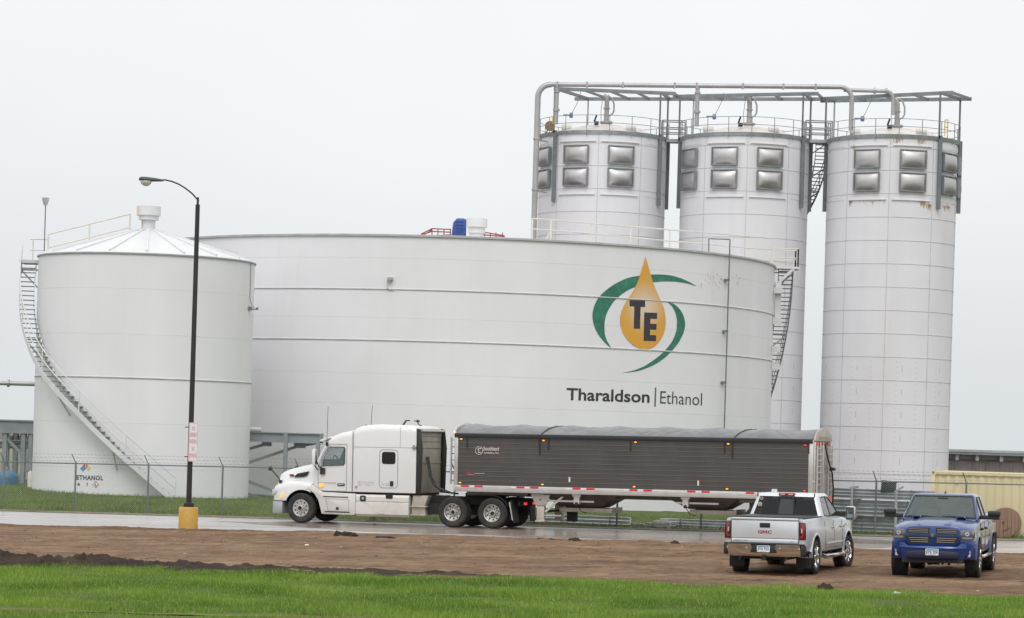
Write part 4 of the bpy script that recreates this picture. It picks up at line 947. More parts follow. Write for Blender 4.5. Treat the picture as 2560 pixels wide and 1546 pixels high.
vs_ = thing('blue_pressure_vessel', 'round blue vessel under the pipe rack on the far left', 'vessel'); p = K_(20, 1225, 138); r_ = (K_(47, 1200, 138).x - K_(-8, 1200, 138).x) / 2; cx_ = K_(19, 1200, 138).x
b = MB(); zt_ = K_(20, 1175, 138).z; b.lathe([(r_, -.4), (r_, zt_ - .45)] + [(r_ * math.cos(t), zt_ - .45 + .45 * math.sin(t)) for t in [PI / 16 * i for i in range(1, 9)]], c=(cx_, 138, 0), n=40); b.build('shell', mat('vessel_blue', (.05, .16, .27), .45, var=.15), vs_, angle=50)
b = MB(); b.lathe([(.1, zt_), (.1, zt_ + .15), (0, zt_ + .15)], c=(cx_, 138, 0), n=12); b.build('nozzle', grey_steel, vs_)
bw = MB(); bw.bb(K_(-200, 1100).x, K_(110, 1100).x, 150, 151, -.5, K_(40, 1118, 150).z); tag(bw.build('low_shed_wall', mat('pale_wall', (.42, .41, .35), .7, dirt=(.25, .22, .15), damt=.7, dscale=.6)), 'low pale shed wall seen through the pipe rack', 'shed')
b = MB(); p = K_(76, 1229, 134); b.lathe([(.16, -.4), (.16, .5), (.1, .6), (0, .62)], c=(p.x, 134, 0), n=16); b.lathe([(.17, .1), (.17, .25)], c=(p.x, 134, 0), n=16); tag(b.build('white_bollard', mat('bollard_white', (.65, .62, .58), .6, dirt=(.45, .2, .08), damt=.9, dscale=3)), 'short white post at the foot of the smaller tank', 'bollard')
# steel frame between the tanks and the truck
sf = thing('steel_support_frame', 'grey steel beam frame with diagonal braces between the two tanks and the tractor', 'steel frame')
dF = 134.0; F_ = lambda px, py: at(px, py, dF)
b = MB(); x0 = F_(606, 1090).x; x1 = F_(800, 1090).x; p0_ = F_(619, 1079); p1_ = F_(799, 1085); q0_ = F_(619, 1104); zt = (p0_.z + p1_.z) / 2; zb = zt - (p0_.z - q0_.z)
for dy in (0, 2.4):
    b.bb(x0, x1, dF + dy - .06, dF + dy + .06, zb + .05, zt - .05); b.bb(x0, x1, dF + dy - .16, dF + dy + .16, zt - .05, zt); b.bb(x0, x1, dF + dy - .16, dF + dy + .16, zb, zb + .05)
b.bb(x0 + .1, x0 + .3, dF + .2, dF + 2.2, zb + .1, zt - .06); b.bb(x1 - .2, x1 - .02, dF + .2, dF + 2.2, zb + .1, zt - .06); b.build('beam', grey_steel, sf)
b = MB(); x = F_(636, 1074).x; b.tube([(x - .7, dF, zt + .12), (x + .35, dF, zt + .12)], .11, 12); b.build('roller', tank_trim, sf)
for px, dy in ((714, -.2), (794, 0)):
    x = F_(px, 1150).x; b = MB(); b.bb(x - .10, x + .10, dF + dy - .20, dF + dy - .17, -.7, zt - (.0 if px < 750 else .4)); b.bb(x - .015, x + .015, dF + dy - .17, dF + dy + .1, -.5, zb); b.bb(x - .10, x + .10, dF + dy + .1, dF + dy + .13, -.5, zb); b.build('column', grey_steel, sf)
b = MB()
for (a, c) in (((596, 1130), (668, 1109)), ((596, 1165), (740, 1117)), ((740, 1117), (790, 1108)), ((596, 1196), (690, 1232)), ((596, 1228), (690, 1262))): b.bar(F_(*a) + Vector((0, .5, 0)), F_(*c) + Vector((0, .5, 0)), .11, .15)
b.box(F_(665, 1110) + Vector((0, .4, 0)), (.5, .04, .25)); b.box(F_(748, 1114) + Vector((0, .4, 0)), (.6, .04, .28)); b.build('brace', grey_steel, sf)

# guardrail bundles
def wavy_bundle(name, label, a_0, a_1, b0, z0, rows, roll=.13, depth=.45, m=galv, group=None, strap=True, timber=None):
    t = thing(name, label, 'guardrail', group=group); bld = MB()
    def prof(off):
        pr_ = []
        for i in range(rows * 8 + 1):
            h_ = i / (rows * 8) * rows * roll; pr_.append((off - .035 * math.cos(2 * PI * h_ / roll) - .0, z0 + h_))
        return pr_
    ls = [0, .1, .2, .3]
    L_ = a_1 - a_0
    for li in ls:
        o1 = prof(li * depth / .45); o2 = [(y + .055, z) for y, z in o1][::-1]; poly = o1 + o2
        je = rng.uniform(-.04, .04)
        r1 = [site(a_0 + je, b0 + y, z) for y, z in poly]; r2 = [site(a_1 + je, b0 + y, z) for y, z in poly]
        bld.loft([r1, r2])
    bld.build('rails', m, t, angle=60)
    if strap:
        for k in (.22, .78):
            a = a_0 + L_ * k; sb = MB(); 
            sb.bar(site(a, b0 - .06, z0 - .02), site(a, b0 - .06, z0 + rows * roll + .03), .05, .03); sb.build('strap', galv_dark, t)
    if timber:
        for k in (.25, .8):
            a = a_0 + L_ * k; sb = MB(); sb.box(site(a, b0 + .2, z0 - .05), (.10, .7, .10), rz=-TH); sb.build('timber', mat('timber_grey', (.20, .15, .11), .8), t)
    return t
G = 'bundles of guardrail stacked behind the fence'
sa0, sa1 = a_at(2092, 4.8), a_at(2322, 4.8); gz = lambda a, b_=4.8: site(a, b_).z + .05
zb_ = gz(sa0)
wavy_bundle('guardrail_bundle', 'grey guardrail bundle at the bottom of the tall stack right of the silver pickup', sa0 + .25, sa1, 4.9, zb_ + .05, 4, group=G, timber=True)
wavy_bundle('guardrail_bundle', 'grey guardrail bundle in the middle of the tall stack', sa0 - .1, sa1, 4.75, zb_ + .60, 4, group=G, timber=True)
wavy_bundle('guardrail_bundle', 'thin grey guardrail bundle on top of the tall stack', sa0 - .15, sa1 + .2, 4.65, zb_ + 1.17, 3, roll=.11, group=G, timber=True)
wavy_bundle('guardrail_bundle', 'low bright guardrail bundle lying on grass just behind the silver pickup', a_at(1650, 4.6), a_at(1880, 4.6), 4.75, gz(5) - .02, 3, roll=.10, group=G, m=galv_light)
wavy_bundle('guardrail_bundle', 'bright guardrail bundle in the grass between the trailer hoppers, by the pale rock', a_at(1617, 4.6), a_at(1690, 4.6), 4.5, gz(4) - .05, 2, roll=.09, group=G, m=galv_light)
wavy_bundle('guardrail_bundle', 'long bright guardrail bundle lying in grass under the first hopper', a_at(1358, 4.6), a_at(1572, 4.6), 4.75, gz(2) + .04, 2, roll=.13, group=G, m=galv_light, timber=True)
wavy_bundle('guardrail_bundle', 'short bright guardrail offcuts lying behind the tractor mud flap', a_at(1305, 4.6), a_at(1352, 4.6), 4.6, gz(0) - .04, 3, roll=.08, group=G, m=galv_light, strap=False)
wavy_bundle('guardrail_bundle', 'narrow white end pieces beyond the end of the long bright bundle', a_at(1574, 4.7), a_at(1616, 4.7), 4.9, gz(3) - .03, 1, roll=.12, group=G, m=mat('zinc_white', (.68, .70, .70), .4, .3), strap=False)
b = MB(); b.bar(site(sa0 + .62, 4.3, zb_ - .15), site(sa0 + .62, 4.3, zb_ + 1.55), .08); b.bar(site(sa0 + .55, 4.3, zb_ + 1.52), site(sa0 + .85, 4.3, zb_ + 1.58), .07); tag(b.build('galvanised_post', galv), 'upright galvanised post with bent top at the left end of the tall rail stack', 'post', 'upright posts holding the rail stack')
b = MB(); b.bar(site(sa0 + 2.15, 4.3, zb_ - .15), site(sa0 + 2.15, 4.3, zb_ + 1.5), .08); b.bar(site(sa0 + 2.1, 4.3, zb_ + 1.45), site(sa0 + 2.4, 4.3, zb_ + 1.65), .06); tag(b.build('galvanised_post', galv), 'upright galvanised post with slanted top beside the blue pickup roof', 'post', 'upright posts holding the rail stack')
p = at(2222, 1231, 90.0); bx = thing('black_bin', 'tilted black plastic bin on top of the tall guardrail stack', 'bin', p, rot=(0, R(-6), R(-19)))
b = MB(); b.prism([(-.25, 0), (.22, 0), (.26, .30), (.05, .36), (-.19, .40)], -.2, .2); b.build('body', black_plastic, bx, bevel=.03)
b = MB(); b.prism([(.28, .29), (.05, .355), (-.21, .395), (-.20, .43), (.06, .39), (.30, .32)], -.22, .22); b.build('lid', black_plastic, bx, bevel=.01)

# yellow shipping container
ca0 = a_at(2326, 5.3); sc = thing('shipping_container', 'pale yellow corrugated shipping container behind the fence at the right edge', 'container', site(ca0, 5.3), rz=-TH)
CH = at(2330, 1178, site(ca0, 5.3).y).z - sc.location.z + .02; CL = 12.2; CD = 2.44
yel = mat('container_yellow', (.66, .575, .345), .55, var=.05, scale=.6, dirt=(.50, .42, .25), damt=.35, dscale=1.2, streak=True)
b = MB(); pts = []; n = 0; x = .12; P_W = .28
while x < CL - .3:
    pts += [(x, .035), (x + .07, .035), (x + .14, 0.0), (x + .21, 0.0)]; x += P_W
def corr(b_, y0, sgn):
    top, bot = CH - .12, .15
    v = []
    for (px_, py_) in pts: v += [(px_, y0 + sgn * py_, bot), (px_, y0 + sgn * py_, top)]
    b_.add(v, [(2 * i, 2 * i + 2, 2 * i + 3, 2 * i + 1) for i in range(len(pts) - 1)])
corr(b, .05, 1); corr(b, CD - .05, -1); b.bb(.02, .06, .08, CD - .08, .12, CH - .1); b.bb(.1, CL, .1, CD - .1, CH - .11, CH - .06); b.build('wall', yel, sc, angle=20)
b = MB()
for y in (0, CD - .1): b.bb(.14, CL - .14, y, y + .1, CH - .12, CH - .005); b.bb(.14, CL - .14, y, y + .1, .02, .15)
for x in (0, CL - .14):
    for y in (0, CD - .14): b.bb(x, x + .14, y, y + .14, 0, CH)
b.build('frame', yel, sc, bevel=.008)
b = MB(); 
for x in (.0,):
    b.bb(x - .012, x + .17, -.012, .18, CH - .13, CH + .01)
    b.bb(x + .04, x + .10, -.016, -.01, CH - .10, CH - .03, mi=1)
b.build('corner_casting', [yel, under_black], sc)
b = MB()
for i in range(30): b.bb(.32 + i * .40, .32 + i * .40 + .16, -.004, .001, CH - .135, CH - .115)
b.build('notch_shade', mat('container_shadow_yellow', (.40, .33, .17), .7), sc)  # flat patches of darkened container yellow paint shade below the top rail
b = MB(); b.bb(.82, .93, .0, .03, CH - .42, CH - .26); b.build('vent', yel, sc)
# wooden cable spool
so_ = site(a_at(2512, 4.6), 4.55); sp = thing('cable_spool', 'large wooden cable spool leaning upright against the yellow container', 'cable spool', so_, rz=-TH)
wood = mat('spool_wood', (.30, .16, .10), .75, var=.25, scale=3, stretch=(9, 1, .6), dirt=(.20, .09, .05), damt=.7, dscale=2.0)
rs = .50
for y0 in (0, .55):
    b = MB(); k = 8
    for i in range(k):
        x0 = -rs + 2 * rs * i / k + .006; x1 = -rs + 2 * rs * (i + 1) / k - .006; n = 6; up_ = []
        for j in range(n + 1):
            x = x0 + (x1 - x0) * j / n; up_.append((x, rs + .02 + math.sqrt(max(0, rs * rs - x * x))))
        lo_ = [(x, 2 * (rs + .02) - z) for x, z in up_][::-1]; b.prism(up_ + lo_, y0, y0 + .05 + .004 * (i % 2))
    b.build('flange', wood, sp, smooth=False)
b = MB(); b.lathe([(.22, .05), (.22, .55)], c=(0, 0, rs + .02), axis='Y', n=24); b.build('drum', wood, sp)
b = MB(); b.lathe([(0, -.006), (.045, -.006), (.045, .0)], c=(-.02, 0, rs + .02), axis='Y', n=16)
for x, z in ((-.06, .14), (.05, .16)): b.lathe([(0, -.006), (.018, -.006), (.018, .0)], c=(x, 0, rs + z), axis='Y', n=8)
b.prism([(-.05, rs - .26), (.1, rs - .20), (.2, rs - .12), (.21, rs - .155), (.1, rs - .24), (-.05, rs - .29)], -.006, 0); b.build('hub_hole', under_black, sp, smooth=False)
# rusty shed beyond
rb = thing('rusty_shed', 'grey rust streaked metal shed with a thin roof behind the container', 'shed'); dB = 192.0; Q = lambda px, py: at(px, py, dB)
xl = Q(2330, 1150).x; xr2 = Q(2700, 1150).x; 
b = MB(); zt = Q(2460, 1153).z; b.bb(xl, xr2, dB, dB + 8, -.5, zt); b.build('wall', mat('shed_wall', (.34, .32, .31), .7, .1, var=.12, dirt=(.27, .17, .11), damt=.8, dscale=1.6, streak=True), rb)
b = MB(); n = int((xr2 - xl) / .5)
for i in range(n): b.bb(xl + i * .5, xl + i * .5 + .06, dB - .05, dB, -.5, zt - .02)
b.build('wall_rib', mat('shed_rib', (.38, .36, .35), .7), rb)
b = MB(); zt2 = Q(2460, 1136).z; b.bb(xl, xr2, dB - .1, dB + .3, zt, zt2); b.build('fascia', mat('shed_fascia', (.36, .37, .37), .6, var=.1), rb)
b = MB(); b.bb(xl, xr2, dB - .14, dB - .1, zt - .02, zt + .10); b.build('rust_line', mat('rust_band', (.30, .20, .15), .8, var=.4, scale=.8), rb)
b = MB(); zr = Q(2460, 1127).z; b.bb(xl - .1, xr2, dB - 1.2, dB + 9, zr - .14, zr); b.build('roof', mat('shed_roof', (.40, .43, .44), .5, .3), rb)
b = MB(); b.bb(xl - .1, xr2, dB - 1.15, dB - 1.0, zr - .32, zr - .14); b.build('gutter', grey_steel, rb)
b = MB()
for px in (2388, 2438, 2498, 2556): x = Q(px, 1130).x; b.bb(x - .12, x + .12, dB - .95, dB - .1, zr - .75, zr - .2)
b.build('bracket', mat('shed_fascia', (.4, .4, .4)), rb)
# ================================================================ ROAD TRAIN: TRACTOR AND HOPPER TRAILER
truck_white = mat('truck_white', (.69, .695, .70), .28, var=.02, coat=.5, dirt=(.62, .58, .50), damt=.35, dscale=1.5)
truck_dirty = mat('truck_white_dirty', (.65, .635, .60), .4, var=.04, coat=.2, dirt=(.48, .42, .34), damt=.6, dscale=2.0)
beige = mat('dusty_alloy', (.43, .39, .33), .55, .3, var=.12, scale=3, dirt=(.30, .25, .19), damt=.6, dscale=2)
alloy = mat('alloy_trim', (.60, .58, .56), .35, .6, var=.08, scale=2, dirt=(.45, .40, .34), damt=.4, dscale=3)
wheel_alloy = mat('wheel_alloy', (.60, .58, .56), .32, .75, var=.1, scale=6, dirt=(.3, .25, .2), damt=.5, dscale=6)
def dual_ring(n, fn): return [fn(2 * PI * i / n) for i in range(n)]
def make_wheel(parent, loc, r, wd, rr, side=1, style='truck', dish=.0, name='wheel', rimmat=None, tread=0, steer=0):
    """the wheel turns about local Y; side = +1 when its face looks to +Y"""
    rimmat = rimmat or wheel_alloy
    w_ = wd / 2; s = side; c = Vector((0, 0, 0))
    rm = MB()
    if style == 'truck':
        face = w_ - .03 - dish
        rm.lathe([(rr + .02, s * (w_ - .015)), (rr, s * (w_ - .01)), (rr - .02, s * (w_ - .03)), (rr - .035, s * face), (rr * .62, s * (face - .01)), (rr * .58, s * (face + (.03 if dish < .05 else -.0))), (.11, s * (face + (.03 if dish < .05 else 0))), (.10, s * (face + .09)), (.03, s * (face + .10)), (0, s * (face + .10))], c=c, axis='Y', n=40)
    else:
        rm.lathe([(rr + .012, s * (w_ - .012)), (rr - .01, s * (w_ - .01)), (rr - .03, s * (w_ - .05)), (rr - .04, s * (w_ - .16)), (rr - .045, -s * w_ * .8)], c=c, axis='Y', n=40)
    o = rm.build(name, rimmat, parent, angle=30); o.location = loc; o.rotation_euler = (0, 0, steer)
    if style == 'truck':
        hb = MB(); fy = s * (face + .012)
        for i in range(10):
            t = 2 * PI * i / 10
            hb.lathe([(0, fy + s * .028), (.016, fy + s * .028), (.018, fy - s * .03)], c=c + Vector((.145 * math.cos(t), 0, .145 * math.sin(t))), axis='Y', n=8)
            hb.lathe([(0, fy - s * .006), (.028, fy - s * .006), (.030, fy - s * .02)], c=c + Vector((.222 * math.cos(t + .3), 0, .222 * math.sin(t + .3))), axis='Y', n=10)
        hb.lathe([(.0, s * (face + .105)), (.07, s * (face + .104)), (.085, s * (face + .05))], c=c, axis='Y', n=20)
        hb.build('hub', under_black, o, angle=40)
    else:
        sp_ = MB(); ns = 6 if style == 'six' else 5
        for i in range(ns):
            for d_ in (-.13, .13):
                t = 2 * PI * i / ns; p = c + Vector((.05 * math.cos(t), s * (w_ - .035), .05 * math.sin(t))); q = c + Vector(((rr - .015) * math.cos(t + d_), s * (w_ - .02), (rr - .015) * math.sin(t + d_))); sp_.bar(p, q, .045, .05, up=(0, 1, 0))
        sp_.lathe([(0, s * (w_ - .0)), (.05, s * (w_ - .0)), (.085, s * (w_ - .02)), (.085, s * (w_ - .08))], c=c, axis='Y', n=20)
        sp_.build('spokes', rimmat, o, bevel=.006)
        bd = MB(); bd.lathe([(0, s * (w_ - .13)), (.17, s * (w_ - .13)), (.17, s * (w_ - .16))], c=c, axis='Y', n=24); bd.lathe([(rr - .05, s * (w_ - .165)), (0, s * (w_ - .17))], c=c, axis='Y', n=24, mi=1); bd.build('brake_disc', [mat('brake_steel', (.25, .24, .23), .4, .7), under_black], o)
    ty = MB(); sh = min(.06, wd * .2)
    pf = [(rr - .005, -w_ * .85), (rr + .02, -w_), (rr + (r - rr) * .5, -w_ * 1.03), (r - sh, -w_), (r - .012, -w_ + sh * .8)]
    m_ = 5
    for k in range(m_):
        y0 = -w_ + sh * .8 + (wd - 1.6 * sh) * k / m_; y1 = y0 + (wd - 1.6 * sh) / m_; pf += [(r, y0 + .008), (r, y1 - .008)]
        if k < m_ - 1: pf += [(r - .014, y1 - .004), (r - .014, y1 + .004)]
    pf += [(r - .012, w_ - sh * .8), (r - sh, w_), (rr + (r - rr) * .5, w_ * 1.03), (rr + .02, w_), (rr - .005, w_ * .85)]
    ty.lathe([(a, s * b_) for a, b_ in pf], c=c, axis='Y', n=56)
    if tread:
        for i in range(tread):
            t = 2 * PI * i / tread
            for y, h_ in ((-w_ * .80, .5), (-w_ * .3, 0), (w_ * .25, .5), (w_ * .78, 0)):
                tt = t + h_ * 2 * PI / tread; M = Matrix.Rotation(-tt, 3, 'Y'); ty.box(c + M @ Vector((r - .002, y, 0)), (.014, wd * .17, .62 * 2 * PI * r / tread), M=M)
    ty.build('tyre', rubber, o, angle=40)
    return o
def road_rot(rz): # local x forward along the road, following its gentle slope
    return None
def place_rot(heading):
    """euler that yaws to heading and lays the thing on the sloping ground"""
    n = Vector((-.0125, 0, 1)).normalized(); f = Vector((math.cos(heading), math.sin(heading), 0)); f = (f - n * f.dot(n)).normalized(); l = n.cross(f)
    return Matrix(((f.x, l.x, n.x), (f.y, l.y, n.y), (f.z, l.z, n.z))).to_euler()
HEAD = PI - TH
A_T = -7.75; BC = 1.28
def place(t, a, b_, heading): t.location = site(a, b_); t.location.z -= .022; t.rotation_euler = place_rot(heading)
tr = thing('semi_truck', 'white long nosed semi truck tractor with sleeper cab on the wet road', 'truck'); place(tr, A_T, BC, HEAD)
X = lambda a: -a
def ringsec(a, hw, zb, zt, r_, n=5, tum=0):
    """rounded box section facing along x; tum narrows the top"""
    out = []
    for cx, cz, a0_ in ((hw - r_ - tum, zt - r_, 0), (-hw + r_ + tum, zt - r_, PI / 2), (-hw + .03, zb + .03, PI), (hw - .03, zb + .03, 1.5 * PI)):
        rr = r_ if cz > (zb + zt) / 2 else .03
        for i in range(n + 1): t = a0_ + PI / 2 * i / n; out.append(Vector((X(a), cx + rr * math.cos(t), cz + rr * math.sin(t))))
    return out
# sleeper
b = MB(); b.loft([ringsec(a, hw, 1.13, zt, r_) for a, hw, zt, r_ in ((1.90, 1.17, 3.30, .28), (2.0, 1.20, 3.37, .27), (2.25, 1.22, 3.44, .25), (2.6, 1.22, 3.485, .25), (2.9, 1.22, 3.50, .25), (3.6, 1.22, 3.49, .25), (4.1, 1.22, 3.475, .25), (4.24, 1.22, 3.44, .22), (4.29, 1.20, 3.38, .18))])
slp = b.build('sleeper', truck_white, tr, angle=40)
# cab shell, hollow with window openings
def cabsec(ins):
    S = ((.36, 1.00, 2.14), (.50, 1.04, 2.22), (.62, 1.07, 2.45), (.78, 1.09, 2.72), (.92, 1.10, 2.93), (1.05, 1.11, 3.05), (1.4, 1.13, 3.19), (1.898, 1.15, 3.295))
    S2 = [(a + (ins if i == 0 else 0) - (ins if i == len(S) - 1 else 0), hw - ins, zt - ins) for i, (a, hw, zt) in enumerate(S)]
    return [ringsec(a, hw, 1.13 + ins, zt, .12 + .12 * (i / 7)) for i, (a, hw, zt) in enumerate(S2)]
b = MB(); b.loft(cabsec(0)); cabo = b.build('cab', [truck_white, seat_m], tr); cabo.parent = None
def cutter(build, mi=1):
    o = build.build('cut', [truck_white, seat_m], None, smooth=False); return o
i_ = MB(); i_.loft(cabsec(.05), mi=1)
win = [(.72, 2.00), (.75, 2.26), (.90, 2.56), (1.03, 2.67), (1.56, 2.67), (1.60, 2.62), (1.60, 2.14), (1.54, 2.06), (.86, 2.02)]
wn = MB(); wn.prism([(X(a), z) for a, z in win], -2, 2)
ws = MB(); ws.prism([(-.92, 2.24), (.92, 2.24), (.84, 2.88), (-.84, 2.88)], X(1.0), 2, plane='YZ')
boolean(cabo, [cutter(i_), cutter(wn), cutter(ws)]); cabo.parent = tr
for s_ in (1, -1):
    g = MB(); g.prism([(X(a), z) for a, z in win], s_ * 1.085, s_ * 1.095); g.build('side_window', glass_clear, cabo, smooth=False)
    g = MB(); K = len(win); rim = [(X(a), z) for a, z in win]; cxm = sum(p[0] for p in rim) / K; czm = sum(p[1] for p in rim) / K
    ou = [(x + (x - cxm) * .05, z + (z - czm) * .07) for x, z in rim]
    g.add([(x, s_ * 1.152, z) for x, z in rim] + [(x, s_ * 1.152, z) for x, z in ou], [(i, (i + 1) % K, (i + 1) % K + K, i + K) for i in range(K)]); g.build('window_seal', black_plastic, cabo, smooth=False)
g = MB(); g.add([(X(.52), -.93, 2.23), (X(.52), .93, 2.23), (X(.93), .85, 2.90), (X(.93), -.85, 2.90)], [(0, 1, 2, 3)]); g.build('windshield', glass_clear, cabo, smooth=False)
b = MB(); b.bb(X(.95), X(.42), -1.0, 1.0, 1.7, 2.16); b.build('dashboard', seat_m, cabo, bevel=.05)
for y in (.55, -.55):
    b = MB(); b.bb(X(1.75), X(1.2), y - .27, y + .27, 1.55, 1.75); b.bb(X(1.82), X(1.62), y - .26, y + .26, 1.7, 2.45); b.build('seat', seat_m, cabo, bevel=.06)
b = MB(); b.tube([Vector((X(1.02) + .10 * math.sin(t) * .5, .55 + .24 * math.cos(t), 2.16 + .22 * math.sin(t))) for t in [2 * PI * i / 20 for i in range(21)]], .02, 6); b.tube([(X(.9), .55, 2.05), (X(1.02), .55, 2.16)], .03, 6); b.build('steering_wheel', seat_m, cabo)
# seams, door
seam = mat('seam_shadow', (.17, .17, .165), .7)
def seamline(pts, y, parent, w_=.014, name='door_seam', m=seam, closed=True):
    b = MB(); K = len(pts)
    for i in range(K if closed else K - 1):
        (a0_, z0_), (a1_, z1_) = pts[i], pts[(i + 1) % K]; b.bar((X(a0_), y, z0_), (X(a1_), y, z1_), w_, .006, up=(0, 1, 0))
    return b.build(name, m, parent, smooth=False)
for s_ in (1, -1):
    seamline([(.62, 1.15), (1.68, 1.15), (1.68, 2.78), (1.05, 2.78), (.84, 2.60), (.68, 2.2), (.60, 1.7)], s_ * 1.146, cabo)
    seamline([(.60, 1.44), (1.30, 1.43)], s_ * 1.147, cabo, closed=False, name='trim_line')
    seamline([(1.92, 2.70), (4.27, 2.70)], s_ * 1.222, slp, w_=.010, closed=False, name='roof_seam')
    seamline([(3.70, 2.70), (3.70, 3.45)], s_ * 1.222, slp, w_=.008, closed=False, name='roof_seam')
    o_ = rrect(2.94, 3.62, 1.30, 2.62, .12); seamline(o_, s_ * 1.223, slp, w_=.016, name='hatch_seam')
    b = MB(); b.prism([(X(a), z) for a, z in rrect(3.03, 3.53, 2.13, 2.55, .08)], s_ * 1.222, s_ * 1.232); b.build('sleeper_window', mat('black_glass', (.008, .008, .009), .05, coat=1), slp)
    b = MB(); b.prism([(X(a), z) for a, z in rrect(3.34, 3.47, 1.36, 1.54, .03)], s_ * 1.222, s_ * 1.236); b.build('hatch_latch', black_plastic, slp)
    b = MB(); b.prism([(X(a), z) for a, z in rrect(1.34, 1.62, 1.33, 1.42, .035)], s_ * 1.135, s_ * 1.152, mi=0); b.bar((X(1.38), s_ * 1.165, 1.385), (X(1.58), s_ * 1.165, 1.385), .035, .02, mi=1); b.build('door_handle', [black_plastic, truck_white], cabo)
    b = MB(); b.prism([(X(a), z) for a, z in rrect(.66, .80, 1.29, 1.39, .03)], s_ * 1.135, s_ * 1.165); b.build('marker_lamp', amber_l, cabo)
b = MB(); b.box((X(1.92), 1.19, 2.2), (.022, .02, 2.1)); b.box((X(1.92), -1.19, 2.2), (.022, .02, 2.1)); b.box((X(1.92), 0, 3.29), (.03, 2.0, .02)); b.build('cab_seal', seam, slp)
faint = mat('faded_grey_lettering', (.50, .49, .49), .5)
def yplane(name, txt, a0_, a1_, z0_, z1_, y, m, parent, bold=.0, spacing=1): return text_on(name, txt, (X(a0_), y, z0_), (-1, 0, 0), (0, 0, 1), a1_ - a0_, z1_ - z0_, m, parent, bold, spacing)
b = MB(); 
def ring_logo(b, a, z, r_, y, flat=.1):
    K = 24
    for i in range(K):
        t0, t1 = 2 * PI * i / K, 2 * PI * (i + 1) / K
        if 5 < i < 7: continue
        b.bar((X(a) + r_ * math.cos(t0), y, z + r_ * math.sin(t0)), (X(a) + r_ * math.cos(t1), y, z + r_ * math.sin(t1)), r_ * .16, .004, up=(0, 1, 0))
    pts = [(-.55, .45), (.0, .62), (.35, .35), (0, .05), (.3, -.3), (-.1, -.6), (-.5, -.4)]
    for p, q in zip(pts, pts[1:]): b.bar((X(a) + p[0] * r_, y, z + p[1] * r_), (X(a) + q[0] * r_, y, z + q[1] * r_), r_ * .22, .004, up=(0, 1, 0))
ring_logo(b, 2.23, 1.44, .085, 1.224); b.build('round_emblem', faint, slp, smooth=False)
yplane('company_lettering', 'Southland', 2.36, 2.75, 1.44, 1.53, 1.225, faint, slp, .01); yplane('company_lettering', 'Logistics, Inc.', 2.38, 2.76, 1.35, 1.42, 1.225, faint, slp, .01)
yplane('unit_number', 'Tr', 3.02, 3.12, 1.37, 1.50, 1.2245, faint, slp, .02)
for z in (1.45, 1.41, 1.37): b = MB(); b.bb(X(3.30), X(3.18), 1.2235, 1.2265, z, z + .022); b.build('small_print', faint, slp, smooth=False)
b = MB(); b.prism([(X(a), z) for a, z in rrect(2.04, 2.12, 1.27, 1.34, .01)], 1.2215, 1.226); b.build('red_decal', mat('decal_red', (.55, .18, .18), .5), slp)
b = MB(); b.bar((X(4.15), 1.25, 2.72), (X(4.30), 1.25, 2.72), .07, .05); b.bar((X(4.22), 1.25, 2.66), (X(4.22), 1.25, 2.80), .05); b.build('extender_hinge', grey_steel, slp)
# rear wall of the sleeper and side extenders
b = MB(); b.bb(X(4.33), X(4.292), -1.12, 1.12, 1.15, 3.36)
for z in (2.18, 2.70, 2.92, 3.10, 3.24): b.bb(X(4.35), X(4.33), -1.10, 1.10, z, z + .035)
b.build('rear_wall', beige, slp, bevel=.004)
for s_ in (1, -1):
    b = MB(); b.prism([(X(4.29), 1.12), (X(4.48), 1.12), (X(4.52), 2.7), (X(4.44), 3.34), (X(4.29), 3.38)], s_ * 1.17, s_ * 1.215); b.build('side_extender', black_plastic, slp, bevel=.01)
b = MB(); b.prism([(X(4.12), 3.36), (X(4.46), 3.34), (X(4.50), 3.28), (X(4.44), 3.27), (X(4.34), 3.28), (X(4.12), 3.30)], -1.08, 1.08); b.build('roof_trim', beige, slp)
b = MB(); b.tube([(X(4.36), .35, 2.4), (X(4.5), .45, 1.8), (X(4.7), .5, 1.4), (X(5.1), .4, 1.18), (X(5.5), .2, 1.14)], .03, 8); b.tube([(X(4.36), .2, 2.4), (X(4.55), .35, 1.7), (X(4.8), .4, 1.35), (X(5.3), .3, 1.16)], .025, 8); b.build('air_hoses', black_plastic, tr)
# hood and fenders
def hoodring(a, w_, zb, zf, wh, zh):
    h_ = [(w_ * .985, zb), (w_, zb + .12), (w_, zf - .14), (w_ * .975, zf - .04), (w_ * .92, zf + .02), (w_ * .84, zf + .05), (max(wh + .07, w_ * .74), zf + .07), (wh + .05, (zf + zh) / 2 + .03), (wh + .01, zh - .12), (wh - .07, zh - .035), (wh * .55, zh + .005), (0, zh + .02)]
    return [Vector((X(a), y, z)) for y, z in h_] + [Vector((X(a), -y, z)) for y, z in h_[-2::-1]]
HS = [(-1.17, .80, .80, 1.16, .46, 1.42), (-1.145, .98, .78, 1.20, .54, 1.58), (-1.07, 1.09, .77, 1.25, .60, 1.71), (-.93, 1.16, .77, 1.30, .66, 1.795), (-.75, 1.20, .77, 1.345, .70, 1.86), (-.5, 1.225, .77, 1.40, .74, 1.93), (-.2, 1.24, .77, 1.435, .78, 2.00), (.05, 1.24, .77, 1.43, .81, 2.05), (.2, 1.235, .77, 1.40, .85, 2.085), (.36, 1.225, .77, 1.36, .89, 2.12)]
b = MB(); b.loft([hoodring(*h) for h in HS]); hood = b.build('hood', [truck_white, under_black], tr); hood.parent = None
cs = []
for s_ in (1, -1):
    c_ = MB(); c_.prism([(x, z) for x, z in arc((X(.03), .50), .665, 0, 2 * PI, 40)[:-1]], s_ * .70, s_ * 1.5, mi=1); cs.append(c_.build('cut', [truck_white, under_black], None, smooth=False))
boolean(hood, cs); hood.parent = tr
b = MB()
